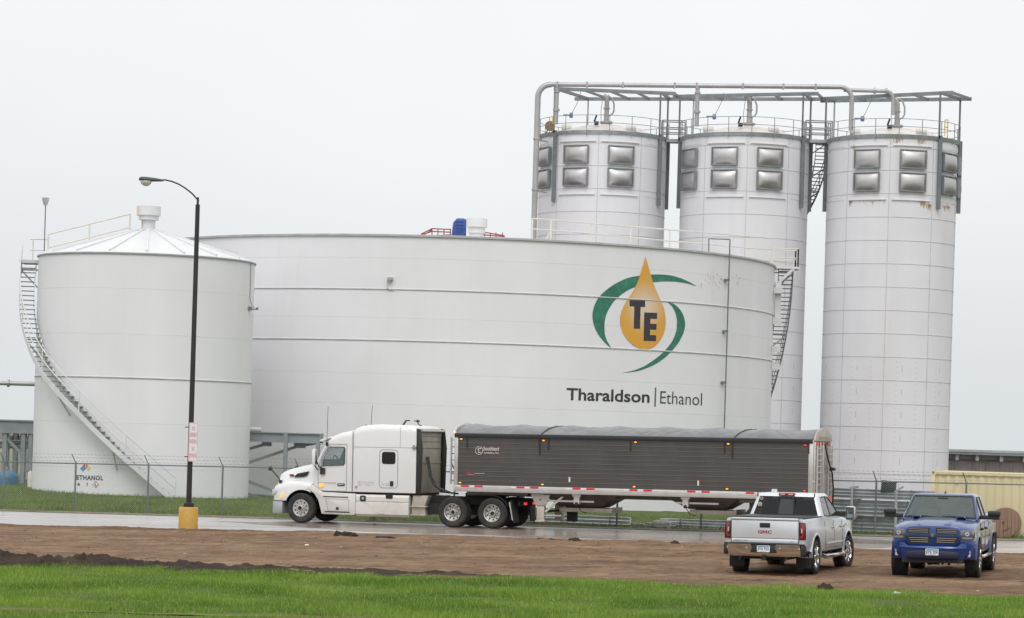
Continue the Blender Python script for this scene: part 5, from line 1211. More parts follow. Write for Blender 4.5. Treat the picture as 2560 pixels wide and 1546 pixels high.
for s_ in (1, -1):
    b.prism([(X(-.40), 1.60), (X(-.28), 1.72), (X(.16), 1.81), (X(.10), 1.66), (X(-.05), 1.61)], s_ * .74, s_ * .955)
b.build('side_vent', mat('vent_black', (.015, .015, .015), .6), hood, bevel=.01)
for s_ in (1, -1):
    b = MB(); b.prism([(X(-.50) + .10 * math.cos(t), 1.655 + .045 * math.sin(t)) for t in [2 * PI * i / 20 for i in range(20)]], s_ * .70, s_ * .905, mi=0); b.prism([(X(-.50) + .088 * math.cos(t), 1.655 + .034 * math.sin(t)) for t in [2 * PI * i / 20 for i in range(20)]], s_ * .90, s_ * .912, mi=1); b.build('oval_emblem', [chrome, mat('emblem_red', (.22, .02, .03), .4)], hood)
    b = MB(); b.prism([(X(-.76), 1.00), (X(-.66), 1.03), (X(-.67), .90), (X(-.78), .86)], s_ * 1.18, s_ * 1.235); b.build('marker_lamp', amber_l, hood, bevel=.005)
    b = MB(); b.prism([(X(-1.14), 1.14), (X(-.90), 1.20), (X(-.84), 1.06), (X(-1.12), .96)], s_ * .86, s_ * 1.165); b.build('headlight', white_lens, hood, bevel=.02)
    # hood mirror
    b = MB(); b.tube([(X(-.93), s_ * .90, 1.40), (X(-.95), s_ * 1.0, 1.55), (X(-1.18), s_ * 1.12, 1.84)], .022, 8); b.lathe([(0, -.05), (.07, -.05), (.085, .03), (.05, .06), (0, .07)], c=(X(-1.22), s_ * 1.14, 1.88), axis='X', n=16); b.bb(X(-.90), X(-.97), s_ * .82, s_ * .95, 1.36, 1.48); b.build('hood_mirror', black_plastic, hood)
    # door mirror
    b = MB(); b.prism([(X(.60), 2.02), (X(.49), 2.04), (X(.475), 2.52), (X(.50), 2.60), (X(.60), 2.60)], s_ * 1.25, s_ * 1.45); m_ = b.build('door_mirror', truck_white, cabo, bevel=.03)
    b = MB(); b.bb(X(.615), X(.60), s_ * 1.27, s_ * 1.43, 2.08, 2.56); b.build('mirror_glass', chrome, m_)
    b = MB(); b.tube([(X(.60), s_ * 1.36, 2.56), (X(.61), s_ * 1.33, 2.2), (X(.66), s_ * 1.2, 1.98), (X(.80), s_ * 1.14, 1.92)], .022, 8); b.tube([(X(.46), s_ * 1.30, 2.12), (X(.62), s_ * 1.2, 1.86)], .022, 8); b.bb(X(.86), X(.68), s_ * 1.12, s_ * 1.16, 1.72, 1.94); b.build('mirror_arm', black_plastic, m_)
b = MB()
for i in range(9): b.bb(X(-1.19) , X(-1.15), -.52, .52, .86 + i * .05, .88 + i * .05)
b.bb(X(-1.165), X(-1.13), -.56, .56, .80, 1.32, mi=1); b.build('grille', [chrome, under_black], hood)
b = MB(); b.loft([[Vector((X(a), y, z)) for y, z in ((w_, .32), (w_, .74), (-w_, .74), (-w_, .32))] for a, w_ in ((-1.22, .80), (-1.16, 1.02), (-1.03, 1.16), (-.70, 1.22))]); b.build('bumper', mat('bumper_grey', (.42, .43, .46), .35, .5, var=.12, scale=4), tr, bevel=.03)
b = MB(); b.bb(X(-.68), X(-1.15), -.95, .95, .742, .775); b.build('bumper_gap', under_black, tr)
# sun visor, antennas, horns
b = MB(); b.prism([(X(.60), 2.88), (X(.66), 2.94), (X(1.02), 3.05), (X(1.05), 3.00), (X(.72), 2.86)], -1.08, 1.08); b.build('sun_visor', truck_white, cabo, bevel=.012)
b = MB(); b.bar((X(.92), 1.115, 2.72), (X(.92), 1.15, 2.84), .07); b.tube([(X(.92), 1.15, 2.84), (X(.95), 1.17, 4.08)], .009, 5); b.tube([(X(1.62), -1.12, 2.9), (X(1.68), -1.14, 4.18)], .009, 5); b.tube([(X(1.98), .6, 3.30), (X(2.18), .6, 3.50)], .008, 5); b.bar((X(1.9), .6, 3.33), (X(2.0), .6, 3.33), .04); b.build('antennas', black_plastic, tr)
b = MB(); b.bar((X(3.50), .5, 3.48), (X(3.62), .5, 3.64), .05); b.bar((X(3.60), .5, 3.64), (X(3.76), .5, 3.65), .04); b.tube([(X(3.88), .4, 3.65), (X(3.98), .4, 3.62), (X(4.08), .4, 3.50), (X(4.15), .4, 3.48)], .02, 6); b.tube([(X(3.98), .4, 3.66), (X(4.08), .4, 3.62)], .035, 8); b.build('roof_bracket', black_plastic, slp)
# chassis, fairings, tanks
b = MB()
for y in (-.43, .43): b.bb(X(8.0), X(-1.0), y - .05, y + .05, .78, 1.04)
for a in (1.2, 3, 4.6, 5.2, 6.45, 7.9): b.bb(X(a + .12), X(a), -.4, .4, .80, 1.0)
b.bb(X(4.3), X(.4), -1.08, 1.08, 1.03, 1.135); b.bb(X(1.6), X(-.7), -.42, .42, .55, 1.3)
for a in (0, 5.66, 7.10): b.tube([(X(a), -1.0, .52), (X(a), 1.0, .52)], .09, 10)
b.lathe([(0, -.14), (.22, -.1), (.26, 0), (.22, .1), (0, .14)], c=(X(5.66), 0, .52), axis='X', n=16); b.bb(X(6.0), X(4.3), -.9, .9, .42, .78)
b.build('chassis', under_black, tr)
for s_ in (1, -1):
    b = MB(); b.prism([(X(a), z) for a, z in ((.14, 1.18), (.26, 1.30), (.42, 1.33), (.62, 1.20), (.78, 1.105), (2.06, 1.075), (2.06, .36), (1.98, .33), (.80, .34), (.745, .55), (.66, .84), (.50, 1.05), (.30, 1.18))], s_ * 1.06, s_ * 1.245); fr = b.build('step_fairing', truck_dirty, tr, bevel=.02)
    b = MB(); y = s_ * 1.248
    for z, a0_, a1_ in ((.93, .86, 1.80), (.405, .92, 1.86)): b.prism([(X(a0_), z), (X(a1_), z - .005), (X(a1_), z + .03), (X(a0_), z + .035)], y - .004, y + .004)
    b.prism([(X(a), z) for a, z in rrect(1.35, 1.45, .50, .59, .01)], y - .004, y + .012); b.build('step_slot', under_black, fr)
    seamline([(.95, .88), (1.82, .86), (1.82, .46), (1.05, .46)], y, fr, w_=.010, name='locker_seam')
    b = MB(); rg = []
    prof = [(.95, .34), (1.16, .30), (1.235, .38), (1.25, .55), (1.245, .78), (1.20, .80), (1.235, .84), (1.235, .98), (1.19, 1.055), (.95, 1.055)]
    b.loft([[Vector((X(a), s_ * y_, z)) for y_, z in prof] for a in (2.08, 4.02, 4.05)]); tk = b.build('tank_fairing', truck_dirty, tr, angle=30)
    b = MB(); b.prism([(X(a), z) for a, z in rrect(2.24, 2.46, .82, 1.02, .05)], s_ * 1.236, s_ * 1.246, mi=0); b.lathe([(0, s_ * 1.262), (.05, s_ * 1.262), (.055, s_ * 1.24)], c=(X(2.35), 0, .92), axis='Y', n=14, mi=1); b.prism([(X(a), z) for a, z in rrect(3.20, 3.46, .93, 1.09, .03)], s_ * 1.236, s_ * 1.247); b.build('filler_recess', [under_black, galv], tk)
    b = MB(); b.prism([(X(2.45), .80), (X(2.60), .76), (X(2.95), .46), (X(3.20), .40), (X(4.0), .40), (X(4.0), .385), (X(3.18), .38), (X(2.90), .44), (X(2.55), .74), (X(2.42), .78)], s_ * 1.244, s_ * 1.256); b.build('pressed_line', truck_dirty, tk)
    b = MB(); b.prism([(X(4.16), 1.06), (X(4.72), 1.06), (X(4.60), .72), (X(4.64), .38), (X(4.12), .38), (X(4.12), .72)], s_ * .75, s_ * 1.12); b.bb(X(4.68), X(4.10), s_ * .8, s_ * 1.20, .66, .70); b.bb(X(4.66), X(4.08), s_ * .8, s_ * 1.20, .37, .41); b.build('side_steps', beige, tr, bevel=.01)
    # quarter fender, mud flap and hanger behind the last axle
    b = MB(); rg = []
    for i in range(9):
        t = R(95) - R(72) * i / 8; rg.append([Vector((X(7.10 + q * math.cos(t)), s_ * y_, .52 + q * math.sin(t))) for q, y_ in ((.60, .62), (.60, 1.22), (.62, 1.22), (.62, .62))])
    b.loft(rg); b.build('quarter_fender', black_plastic, tr, angle=50)
    b = MB(); b.prism([(X(7.72), .98), (X(7.78), .98), (X(7.90), .22), (X(7.87), .22)], s_ * .62, s_ * 1.2); b.build('mud_flap', under_black, tr)
    b = MB(); b.prism([(X(7.70), .92), (X(7.74), .92), (X(7.86), .30), (X(7.83), .30)], s_ * 1.195, s_ * 1.22); b.build('flap_edge', alloy, tr)
b = MB(); b.bb(X(8.02), X(7.96), -1.0, 1.0, .78, .94); b.build('rear_bar', under_black, tr)
for y in (-.55, -.38, .38, .55):
    b = MB(); b.lathe([(0, -.04), (.045, -.035), (.05, 0)], c=(X(8.03), y, .86), axis='X', n=16); b.build('tail_lamp', red_l, tr)
b = MB(); b.box((X(6.4), 0, 1.12), (1.1, .95, .12)); b.box((X(6.9), 0, 1.10), (.5, .8, .08)); b.build('fifth_wheel', under_black, tr)
TR_ = .525
for s_ in (1, -1):
    make_wheel(tr, (0, s_ * 1.09, TR_), TR_, .28, .295, s_)
    for a in (5.66, 7.10):
        make_wheel(tr, (X(a), s_ * 1.11, TR_), TR_, .27, .295, s_, dish=.13)
        make_wheel(tr, (X(a), s_ * .79, TR_), TR_, .27, .295, s_, dish=.13)

# ---------------------------------------------------------------- hopper trailer
A_H = -2.03; tl = thing('hopper_trailer', 'long dark grey ribbed grain hopper trailer with grey tarp on top', 'trailer'); place(tl, A_H, BC, HEAD)
ax = lambda px, y=1150: a_at(px, 0, y) - A_H
LT = ax(2036, 1160); HW = 1.29; Z0, Z1 = 1.47, 3.17
side_m = mat('ribbed_side_panel', (.075, .070, .067), .42, .25, var=.08, scale=2, dirt=(.12, .105, .095), damt=.5, dscale=1.2)
rib_m = mat('panel_rib', (.155, .145, .14), .4, .4, var=.1)
b = MB(); b.bb(X(LT - .12), X(.12), -HW, HW, Z0 - .05, Z1); wl = b.build('side_wall', side_m, tl)
for s_ in (1, -1):
    b = MB()
    for k in range(1, 11):
        z = Z0 + (Z1 - Z0) * k / 10.6; rg = []
        b.loft([[Vector((X(a), s_ * y_, zz_)) for y_, zz_ in ((HW, z - .014), (HW + .012, z - .010), (HW + .012, z + .006), (HW, z + .010))] for a in (.13, LT - .13)])
    b.build('side_ribs', rib_m, wl, smooth=False)
for s_ in (1, -1):
    b = MB(); y0, y1 = s_ * (HW - .05), s_ * (HW + .03)
    b.bb(X(LT), X(0), y0, y1, 1.25, 1.47)
    for z in (1.30, 1.36, 1.41): b.bb(X(LT - .1), X(.1), y1, y1 + s_ * .008, z, z + .012)
    b.build('bottom_rail', alloy, tl, bevel=.006)
    tp = MB()
    a = .06; spacing = ax(1345) - ax(1206); start = ax(1157) 
    k = 0
    while start + k * spacing < LT - .3:
        base = start + k * spacing
        for dx in (0, .49): tp.bb(X(base + dx + .29), X(base + dx), y1 + s_ * .002, y1 + s_ * .012, 1.405, 1.465, mi=0)
        tp.bb(X(base + .49), X(base + .29), y1 + s_ * .002, y1 + s_ * .010, 1.405, 1.465, mi=1); tp.bb(X(base + 0), X(base - .2), y1 + s_ * .002, y1 + s_ * .010, 1.405, 1.465, mi=1)
        k += 1
    tp.build('reflective_tape', [mat('tape_red', (.62, .02, .03), .35), mat('tape_white', (.70, .69, .67), .35)], tl, smooth=False)
    # corner posts
    for a0_, a1_ in ((0, .14), (LT - .16, LT)):
        b = MB(); b.bb(X(a1_), X(a0_), s_ * (HW - .04), s_ * (HW + .028), 1.472, 3.22); b.build('corner_post', alloy, tl, bevel=.012)
    b = MB(); rg = [(HW - .02, 3.10), (HW + .055, 3.10), (HW + .075, 3.17), (HW + .06, 3.235), (HW - .02, 3.25)]
    b.loft([[Vector((X(a), s_ * y_, z)) for y_, z in rg] for a in (.02, LT - .02)]); b.build('tarp_edge_roll', mat('tarp_black', (.022, .023, .028), .5), tl, angle=40)
# lamps
for s_ in (1, -1):
    for px, py, red in ((1155, 1099, 0), (1361, 1103, 0), (1591, 1107, 0), (1823, 1112, 0), (2036, 1116, 1), (1154, 1204, 0), (1360, 1209, 0), (1589.6, 1214, 0), (1822, 1219, 0), (2034, 1224, 1)):
        a = ax(px) if px < 2000 else LT - .28; z = 3.04 if py < 1150 else 1.55
        b = MB(); b.prism([(X(a) + .075 * math.cos(t), z + .035 * math.sin(t)) for t in [2 * PI * i / 12 for i in range(12)]], s_ * HW, s_ * (HW + .015)); o = b.build('lamp_base', mat('lamp_surround', (.12, .05, .03), .5), tl)
        b = MB(); b.prism([(X(a) + .045 * math.cos(t), z + .022 * math.sin(t)) for t in [2 * PI * i / 12 for i in range(12)]], s_ * (HW + .012), s_ * (HW + .035)); b.build('marker_lens', red_l if red else amber_l, o)
# dark tie pads hanging from the tarp edge
b = MB()
for px, l in ((1168, .36), (1372, .36), (1577, .36), (1812, .36), (2023, .34)): a = ax(px); b.bb(X(a + .045), X(a), HW + .012, HW + .03, 3.10 - l, 3.10)
b.build('tie_pad', black_plastic, tl)
# tarp
tarp_m = mat('grey_tarp', (.135, .138, .145), .30, var=.25, scale=1.2, spec=.6)
def tz(a, y):
    k = y / (HW + .02); base = 3.20 + .36 * (1 - abs(k) ** 2.2)
    d = abs(((a - .35) / 1.72) % 1.0 - .5) * 1.72; bow = -.055 * (1 - math.exp(-((.86 - d) / .30) ** 1.3)) * (1 - .6 * k * k)
    cr_ = .013 * (1 - abs(noise.noise(Vector((a * 2.6 - k * 3.2, k * .7, 2)))) * 2.5) + .010 * (1 - abs(noise.noise(Vector((a * 4.0 + k * 4.2, k * .8, 7)))) * 2.5) + .006 * noise.noise(Vector((a * 12 - k * 9, k * 3, 1)))
    return base + bow + cr_ * (1 - abs(k) ** 10)
b = MB(); na, ny = 420, 36; vs = []
for i in range(na + 1):
    a = .02 + (LT - .04) * i / na
    for j in range(ny + 1): y = -HW - .02 + 2 * (HW + .02) * j / ny; vs.append((X(a), y, tz(a, y)))
b.add(vs, [(i * (ny + 1) + j, (i + 1) * (ny + 1) + j, (i + 1) * (ny + 1) + j + 1, i * (ny + 1) + j + 1) for i in range(na) for j in range(ny)])
tp = b.build('tarp', tarp_m, tl, angle=70)
for px, off in ((1352, .55), (1834, .6)):
    a = ax(px); b = MB(); pts = [Vector((X(a), HW + .04, 2.55)), Vector((X(a), HW + .06, 3.1)), Vector((X(a), HW + .085, 3.2))] + [Vector((X(a + off * k), HW * (1 - 1.9 * k), tz(a + off * k, HW * (1 - 1.9 * k)) + .015)) for k in [i / 14 for i in range(1, 15)]]
    b.tube(pts, .017, 6); b.build('tarp_strap', black_plastic, tp)
# front end and ladder
for a, m_ in ((.0, alloy), (LT, beige)):
    sgn = -1 if a == 0 else 1
    capw = [(y, tz_) for y, tz_ in [(HW * math.cos(t), 3.18 + .43 * math.sin(t)) for t in [PI * i / 20 for i in range(21)]]]
    b = MB(); b.prism(capw, X(a) - (.06 if sgn > 0 else 0), X(a) + (0 if sgn > 0 else .06), plane='YZ'); b.build('end_cap', beige if sgn > 0 else alloy, tl, bevel=.01)
b = MB(); b.bb(X(.12), X(.02), -HW + .05, HW - .05, 1.3, 3.18); b.build('front_wall', side_m, tl)
b = MB()
for y in (1.22, .75): b.bar((X(-.14), y, 1.5), (X(-.14), y, 3.1), .05)
for k in range(7): b.bar((X(-.14), 1.22, 1.62 + k * .23), (X(-.14), .75, 1.62 + k * .23), .03)
for z in (1.6, 3.0):
    for y in (1.22, .75): b.bar((X(-.14), y, z), (X(.02), y, z), .035)
b.build('front_ladder', galv, tl)
b = MB(); b.bb(X(-.22), X(-.16), -.7, .6, 1.4, 3.1); b.build('front_duct', mat('duct_grey', (.26, .25, .24), .5, .3), tl)
for s_ in (1, -1):
    b = MB(); b.lathe([(0, .02), (.04, .02), (.05, 0)], c=(X(.03), s_ * (HW - .05), 3.25), axis='X', n=10); b.build('top_marker', amber_l, tl)
# rear face
yr = X(LT)
b = MB(); b.bb(yr + .02, yr - .01, -HW + .02, HW - .02, 1.25, 3.2); rw = b.build('rear_wall', mat('rear_wall_alloy', (.36, .33, .29), .5, .3, var=.15, dirt=(.25, .2, .15), damt=.6, dscale=2), tl)
b = MB()
for y in (1.22, -1.22, .40, -.05): b.bb(yr - .05, yr - .01, y - .05, y + .05, 1.2, 3.15)
b.build('rear_posts', alloy, rw, bevel=.008)
b = MB()
for k in range(9):
    z = 1.35 + k * .20; b.bar((yr - .10, 1.12, z), (yr - .10, .55, z), .035); b.bar((yr - .10, -.65, z), (yr - .10, -1.12, z), .035)
for y in (1.14, .52, -.62, -1.14): b.bar((yr - .10, y, 1.2), (yr - .10, y, 3.05), .04)
b.build('rear_ladder', alloy, rw)
b = MB(); b.bb(yr - .03, yr - .012, -1.2, 1.2, 3.05, 3.15); b.build('lamp_bar', black_plastic, rw)
for y in (1.0, .78, 0, -.9): b = MB(); b.lathe([(0, -.03), (.034, -.025), (.038, 0)], c=(yr - .03, y, 3.10), axis='X', n=12); b.build('rear_marker', red_l, rw)
b = MB(); b.bb(yr - .075, yr - .06, -.65, .85, 3.26, 3.33); b.build('name_plate', mat('rear_letter_grey', (.27, .26, .245), .5, var=.4, scale=14), rw)
b = MB(); b.tube([(yr - .12, .1, 3.08), (yr - .16, -.2, 2.6), (yr - .2, -.75, 2.1), (yr - .2, -.95, 1.6), (yr - .16, -1.05, 1.0)], .03, 6); b.box((yr - .12, -1.15, 2.25), (.16, .3, .1)); b.build('crank_handle', black_plastic, rw)
b = MB(); b.lathe([(0, -.035), (.07, -.03), (.075, 0)], c=(yr - .05, -1.1, 1.28), axis='X', n=12); b.build('tail_lamp', red_l, rw)
b = MB(); b.bb(yr + .05, yr - .1, -1.2, 1.2, .5, .6); 
for y in (-.8, .8): b.bar((yr, y, .55), (yr, y, 1.25), .09)
b.build('bumper_guard', alloy, tl)
# belly: hoppers, gates, frame
hop_m = mat('hopper_steel', (.12, .105, .09), .5, .4, var=.25, scale=2)
hop_side = mat('hopper_side_dusty', (.24, .21, .18), .5, .4, var=.2, scale=2)
for t0, t1, b0_, b1_, zb2 in ((3.17, 5.73, 3.55, 5.05, .79), (7.43, 9.98, 8.13, 9.38, .83)):
    b = MB(); b.loft([[Vector((X(t0), -1.2, 1.25)), Vector((X(t1), -1.2, 1.25)), Vector((X(t1), 1.2, 1.25)), Vector((X(t0), 1.2, 1.25))], [Vector((X(b0_), -.5, zb2)), Vector((X(b1_), -.5, zb2)), Vector((X(b1_), .5, zb2)), Vector((X(b0_), .5, zb2))]])
    h_ = b.build('hopper', hop_m, tl, smooth=False)
    b = MB(); b.bb(X(b1_ + .35), X(b0_ + .05), -.62, .62, zb2 - .16, zb2 - .02); b.bb(X(b1_ + .42), X(b1_ + .33), -.64, .64, zb2 - .17, zb2 + .01); b.build('discharge_gate', beige, h_, bevel=.008)
    b = MB(); b.bb(X(b1_ - .1), X(b0_ - .3), 1.0, 1.03, zb2 + .18, zb2 + .24); b.build('cross_brace', alloy, h_)
    am = (b0_ + b1_) / 2 + .08 if t0 < 5 else b0_ + .05
    b = MB(); b.bb(X(am + .10), X(am - .10), .98, 1.18, .92, 1.25); b.bb(X(am + .15), X(am - .15), .96, 1.2, 1.17, 1.25); b.lathe([(0, 1.20), (.06, 1.2), (.06, 1.16)], c=(X(am), 0, .92), axis='Y', n=12, mi=1); b.tube([(X(am), 1.1, .90), (X(am + .12), 1.0, .66), (X(am + .3), .9, .62)], .015, 6, mi=1); b.build('gate_crank', [alloy, under_black], h_)
b = MB()
for y in (-.5, .5): b.bb(X(LT - .2), X(.2), y - .04, y + .04, 1.10, 1.26)
b.bb(X(2.6), X(.4), -1.1, 1.1, 1.16, 1.25); b.bb(X(7.4), X(5.8), -1.0, 1.0, 1.2, 1.25); b.bb(X(LT - .1), X(10.0), -1.1, 1.1, 1.1, 1.25); b.bb(X(LT - .1), X(10.2), -.5, .5, .7, 1.1); b.build('under_frame', hop_m, tl)
for s_ in (1, -1):
    a = ax(1347, 1280); b = MB(); b.bb(X(a + .13), X(a - .13), s_ * .90, s_ * 1.08, .33, .90, mi=0); b.prism([(X(a - .36), 1.25), (X(a + .36), 1.25), (X(a + .20), .84), (X(a - .17), .84)], s_ * 1.06, s_ * 1.12); b.bb(X(a + .10), X(a - .10), s_ * .88, s_ * 1.0, .60, 1.2); b.bb(X(a + .17), X(a - .17), s_ * .85, s_ * 1.14, .28, .33, mi=0); b.lathe([(0, s_ * 1.14), (.035, s_ * 1.14), (.035, s_ * 1.1)], c=(X(a), 0, 1.03), axis='Y', n=10, mi=1)
    lg = b.build('landing_gear', [mat('leg_dusty', (.52, .48, .43), .5, .3, var=.1, dirt=(.3, .25, .2), damt=.5, dscale=3), under_black], tl, bevel=.006)
    b = MB(); b.bar((X(a + .15), s_ * 1.0, .62), (X(a + .85), s_ * 1.0, 1.22), .07); b.bar((X(a + .1), s_ * .98, .50), (X(a + .72), s_ * .98, .50), .04); b.build('leg_brace', alloy, lg)
b = MB(); b.bar((X(ax(1347, 1280)), -.95, .62), (X(ax(1347, 1280)), .95, .62), .07); b.bb(X(4.0), X(3.75), -.2, .25, .28, .9); b.build('cross_shaft', under_black, tl)
for a in (10.72, 11.98):
    for s_ in (1, -1):
        make_wheel(tl, (X(a), s_ * 1.13, TR_), TR_, .27, .295, s_, dish=.13); make_wheel(tl, (X(a), s_ * .81, TR_), TR_, .27, .295, s_, dish=.13)
    b = MB(); b.tube([(X(a), -.9, .52), (X(a), .9, .52)], .08, 10); b.build('axle', under_black, tl)
for s_ in (1, -1):
    b = MB(); b.bb(X(12.62), X(12.59), s_ * .68, s_ * 1.26, .2, 1.0); b.build('mud_flap', under_black, tl)
# side markings
pink = mat('pale_pink_lettering', (.58, .50, .48), .5)
b = MB(); ring_logo(b, ax(1201, 1130), 2.66, .135, HW + .022); b.build('round_emblem', pink, wl, smooth=False)
yl = HW + .024
yplane('company_lettering', 'Southland', ax(1211), ax(1250), 2.66, 2.80, yl, pink, wl, .02); yplane('company_lettering', 'Logistics, Inc.', ax(1213), ax(1251), 2.53, 2.63, yl, pink, wl, .02)
b = MB(); b.bb(X(ax(1215)), X(ax(1190)), yl - .01, yl, 1.87, 1.885, mi=0); b.bb(X(ax(1182)), X(ax(1168)), yl - .01, yl, 1.865, 1.89, mi=1); b.bb(X(ax(1188)), X(ax(1172)), yl - .01, yl, 1.825, 1.835, mi=0); b.build('small_print_line', [pink, red_mark], wl, smooth=False)
for px, w1, h1, z, m_ in ((1426, .06, .17, 1.74, tank_trim), (1748, .06, .17, 1.72, tank_trim), (1939, .19, .13, 1.52, sign_white)):
    a = ax(px, 1200); b = MB(); b.bb(X(a + w1 / 2), X(a - w1 / 2), yl - .012, yl, z - h1 / 2, z + h1 / 2); b.build('side_decal', m_, wl, smooth=False)
for px in (1434, 1757): a = ax(px, 1200); b = MB(); b.bb(X(a + .05), X(a - .05), yl - .012, yl, 1.78, 1.80); b.build('side_decal', red_mark, wl, smooth=False)
b = MB(); b.bb(X(ax(2040)), X(ax(2030)), yl - .01, yl, 1.84, 1.87); b.build('side_decal', sign_white, wl, smooth=False)
# ================================================================ PICKUPS
silver = mat('silver_paint', (.67, .70, .745), .34, .35, var=.02, coat=.35, dirt=(.36, .34, .32), damt=.25, dscale=2)
blue_p = mat('blue_paint', (.006, .038, .185), .28, .25, var=.03, coat=.8, dirt=(.08, .07, .10), damt=.25, dscale=2)
dark_glass = mat('dark_glass', (.008, .009, .010), .05, var=.02, spec=.3, alpha=.93)
shield_glass = mat('windshield_glass', (.12, .16, .15), .05, var=.06, scale=2, coat=.6, alpha=.5)
plate_w = mat('plate_white', (.72, .75, .76), .4); plate_b = mat('plate_blue', (.10, .30, .50), .4); plate_k = mat('plate_ink', (.03, .05, .10), .5)
def plate(parent, x, z, face, txt, w_=.305, h_=.155):
    s_ = face; b = MB(); b.prism(rrect(-w_ / 2, w_ / 2, z, z + h_, .015), x, x + s_ * .006, plane='YZ', mi=0); b.bb(x + s_ * .006, x + s_ * .0075, -w_ / 2 + .02, w_ / 2 - .02, z + h_ - .045, z + h_ - .012, mi=1); b.bb(x + s_ * .006, x + s_ * .0075, -.07, .07, z + .008, z + .016, mi=1)
    o = b.build('licence_plate', [plate_w, plate_b], parent); xx = x + s_ * .009
    text_on('plate_number', txt, (xx, -s_ * w_ * .44, z + .028), (0, s_, 0), (0, 0, 1), w_ * .88, .075, plate_k, o, .015)
    return o
def half_ring(x, pts): return [Vector((x, y, z)) for y, z in pts] + [Vector((x, -y, z)) for y, z in pts[-2::-1]]
def pickup(name, label, paint, loc, head, k):
    t = thing(name, label, 'pickup truck', loc); t.rotation_euler = place_rot(head)
    def sec(x, w_, zb, zt, cr_=.0, sh=.05):
        return half_ring(x, [(w_ * .90, zb), (w_ * .965, zb + .04), (w_ * .99, zb + .16), (w_, (zb + zt) / 2), (w_ * .995, zt - .26), (w_ * .97, zt - .20), (w_ * .965, zt - .07), (w_ * .945, zt - .02), (w_ * .90, zt), (w_ * .6, zt + cr_ * .8), (w_ * .3, zt + cr_), (0, zt + cr_)])
    b = MB(); b.loft([sec(*s_) for s_ in k['body']]); body = b.build('body', [paint, under_black], None)
    cs = []
    for ax_ in (0, k['wb']):
        for s_ in (1, -1):
            c_ = MB(); c_.prism(arc((ax_, k['r'] + .02), k['r'] + .085, 0, 2 * PI, 36)[:-1], s_ * .60, s_ * 1.3, mi=1); cs.append(c_.build('cut', [paint, under_black], None, smooth=False))
    boolean(body, cs); body.parent = t
    for ax_ in (0, k['wb']):
        for s_ in (1, -1):
            b = MB(); rr = k['r'] + .085; y = s_ * k['hw'] * .985; rg = []
            for i in range(25):
                a = -R(2) + (PI + R(4)) * i / 24; rg.append([Vector((ax_ + q * math.cos(a), y_, k['r'] + .02 + q * math.sin(a))) for q, y_ in ((rr, y - s_ * .05), (rr, y + s_ * .025), (rr + .045, y + s_ * .022), (rr + .075, y - s_ * .02))])
            b.loft(rg); b.build('wheel_arch', paint, body, angle=60)
    # cab
    c = k['cab']
    def hull(ins, mi=0, bev=.085):
        b = MB(); z0, z1 = c['z0'] - (.0 if not ins else -.02), c['z1'] - ins
        f = lambda x0, x1, w_, z: [Vector((x0 + ins, -w_ + ins, z)), Vector((x1 - ins, -w_ + ins, z)), Vector((x1 - ins, w_ - ins, z)), Vector((x0 + ins, w_ - ins, z))]
        b.loft([f(c['xr0'], c['xf0'], c['w0'], z0), f(c['xr1'], c['xf1'], c['w1'], z1)], mi=mi); return b
    cab = hull(0).build('cab', [paint, seat_m], None, bevel=.085, seg=4)
    inner = hull(.05, mi=1).build('cut', [paint, seat_m], None, smooth=False)
    dz = c['z1'] - c['z0']
    side = MB()
    for pl in c['win']: side.prism(pl, -2, 2)
    sh = c['shield']; front = MB(); front.prism([(-sh[0], sh[2]), (sh[0], sh[2]), (sh[1], sh[3]), (-sh[1], sh[3])], (c['xf1'] + c['xr1']) / 2, 5, plane='YZ')
    rw_ = c['rear']; back = MB(); back.prism([(-rw_[0], rw_[2]), (rw_[0], rw_[2]), (rw_[1], rw_[3]), (-rw_[1], rw_[3])], -1, (c['xf1'] + c['xr1']) / 2, plane='YZ')
    boolean(cab, [inner] + [q.build('cut', [paint, seat_m], None, smooth=False) for q in (side, front, back)]); cab.parent = t
    yside = lambda z, o=.012: c['w0'] + (c['w1'] - c['w0']) * (z - c['z0']) / dz - o
    xfr = lambda z, o=.012: c['xf0'] + (c['xf1'] - c['xf0']) * (z - c['z0']) / dz - o
    xre = lambda z, o=.012: c['xr0'] + (c['xr1'] - c['xr0']) * (z - c['z0']) / dz + o
    for s_ in (1, -1):
        for pl in c['win']:
            b = MB(); b.add([(x, s_ * yside(z), z) for x, z in pl], [tuple(range(len(pl)))]); b.build('side_window', k['glass_side'], cab, smooth=False)
            b = MB(); n_ = len(pl)
            for i in range(n_): (x0, z0), (x1, z1) = pl[i], pl[(i + 1) % n_]; b.bar((x0, s_ * yside(z0, .002), z0), (x1, s_ * yside(z1, .002), z1), .022, .012, up=(0, 1, 0))
            b.build('window_trim', black_plastic, cab, smooth=False)
    q = [(sh[0], sh[2]), (sh[1], sh[3]), (-sh[1], sh[3]), (-sh[0], sh[2])]
    b = MB(); b.add([(xfr(z), y, z) for y, z in q], [(0, 1, 2, 3)]); b.build('windshield', k['glass_front'], cab, smooth=False)
    b = MB()
    for i in range(4): (y0, z0), (y1, z1) = q[i], q[(i + 1) % 4]; b.bar((xfr(z0, -.001), y0, z0), (xfr(z1, -.001), y1, z1), .03, .012, up=(1, 0, 0))
    b.build('windshield_seal', black_plastic, cab, smooth=False)
    q = [(rw_[0], rw_[2]), (rw_[1], rw_[3]), (-rw_[1], rw_[3]), (-rw_[0], rw_[2])]
    b = MB(); b.add([(xre(z), y, z) for y, z in q], [(0, 1, 2, 3)]); b.build('rear_window', dark_glass, cab, smooth=False)
    # interior
    zf = c['z0'] + .03
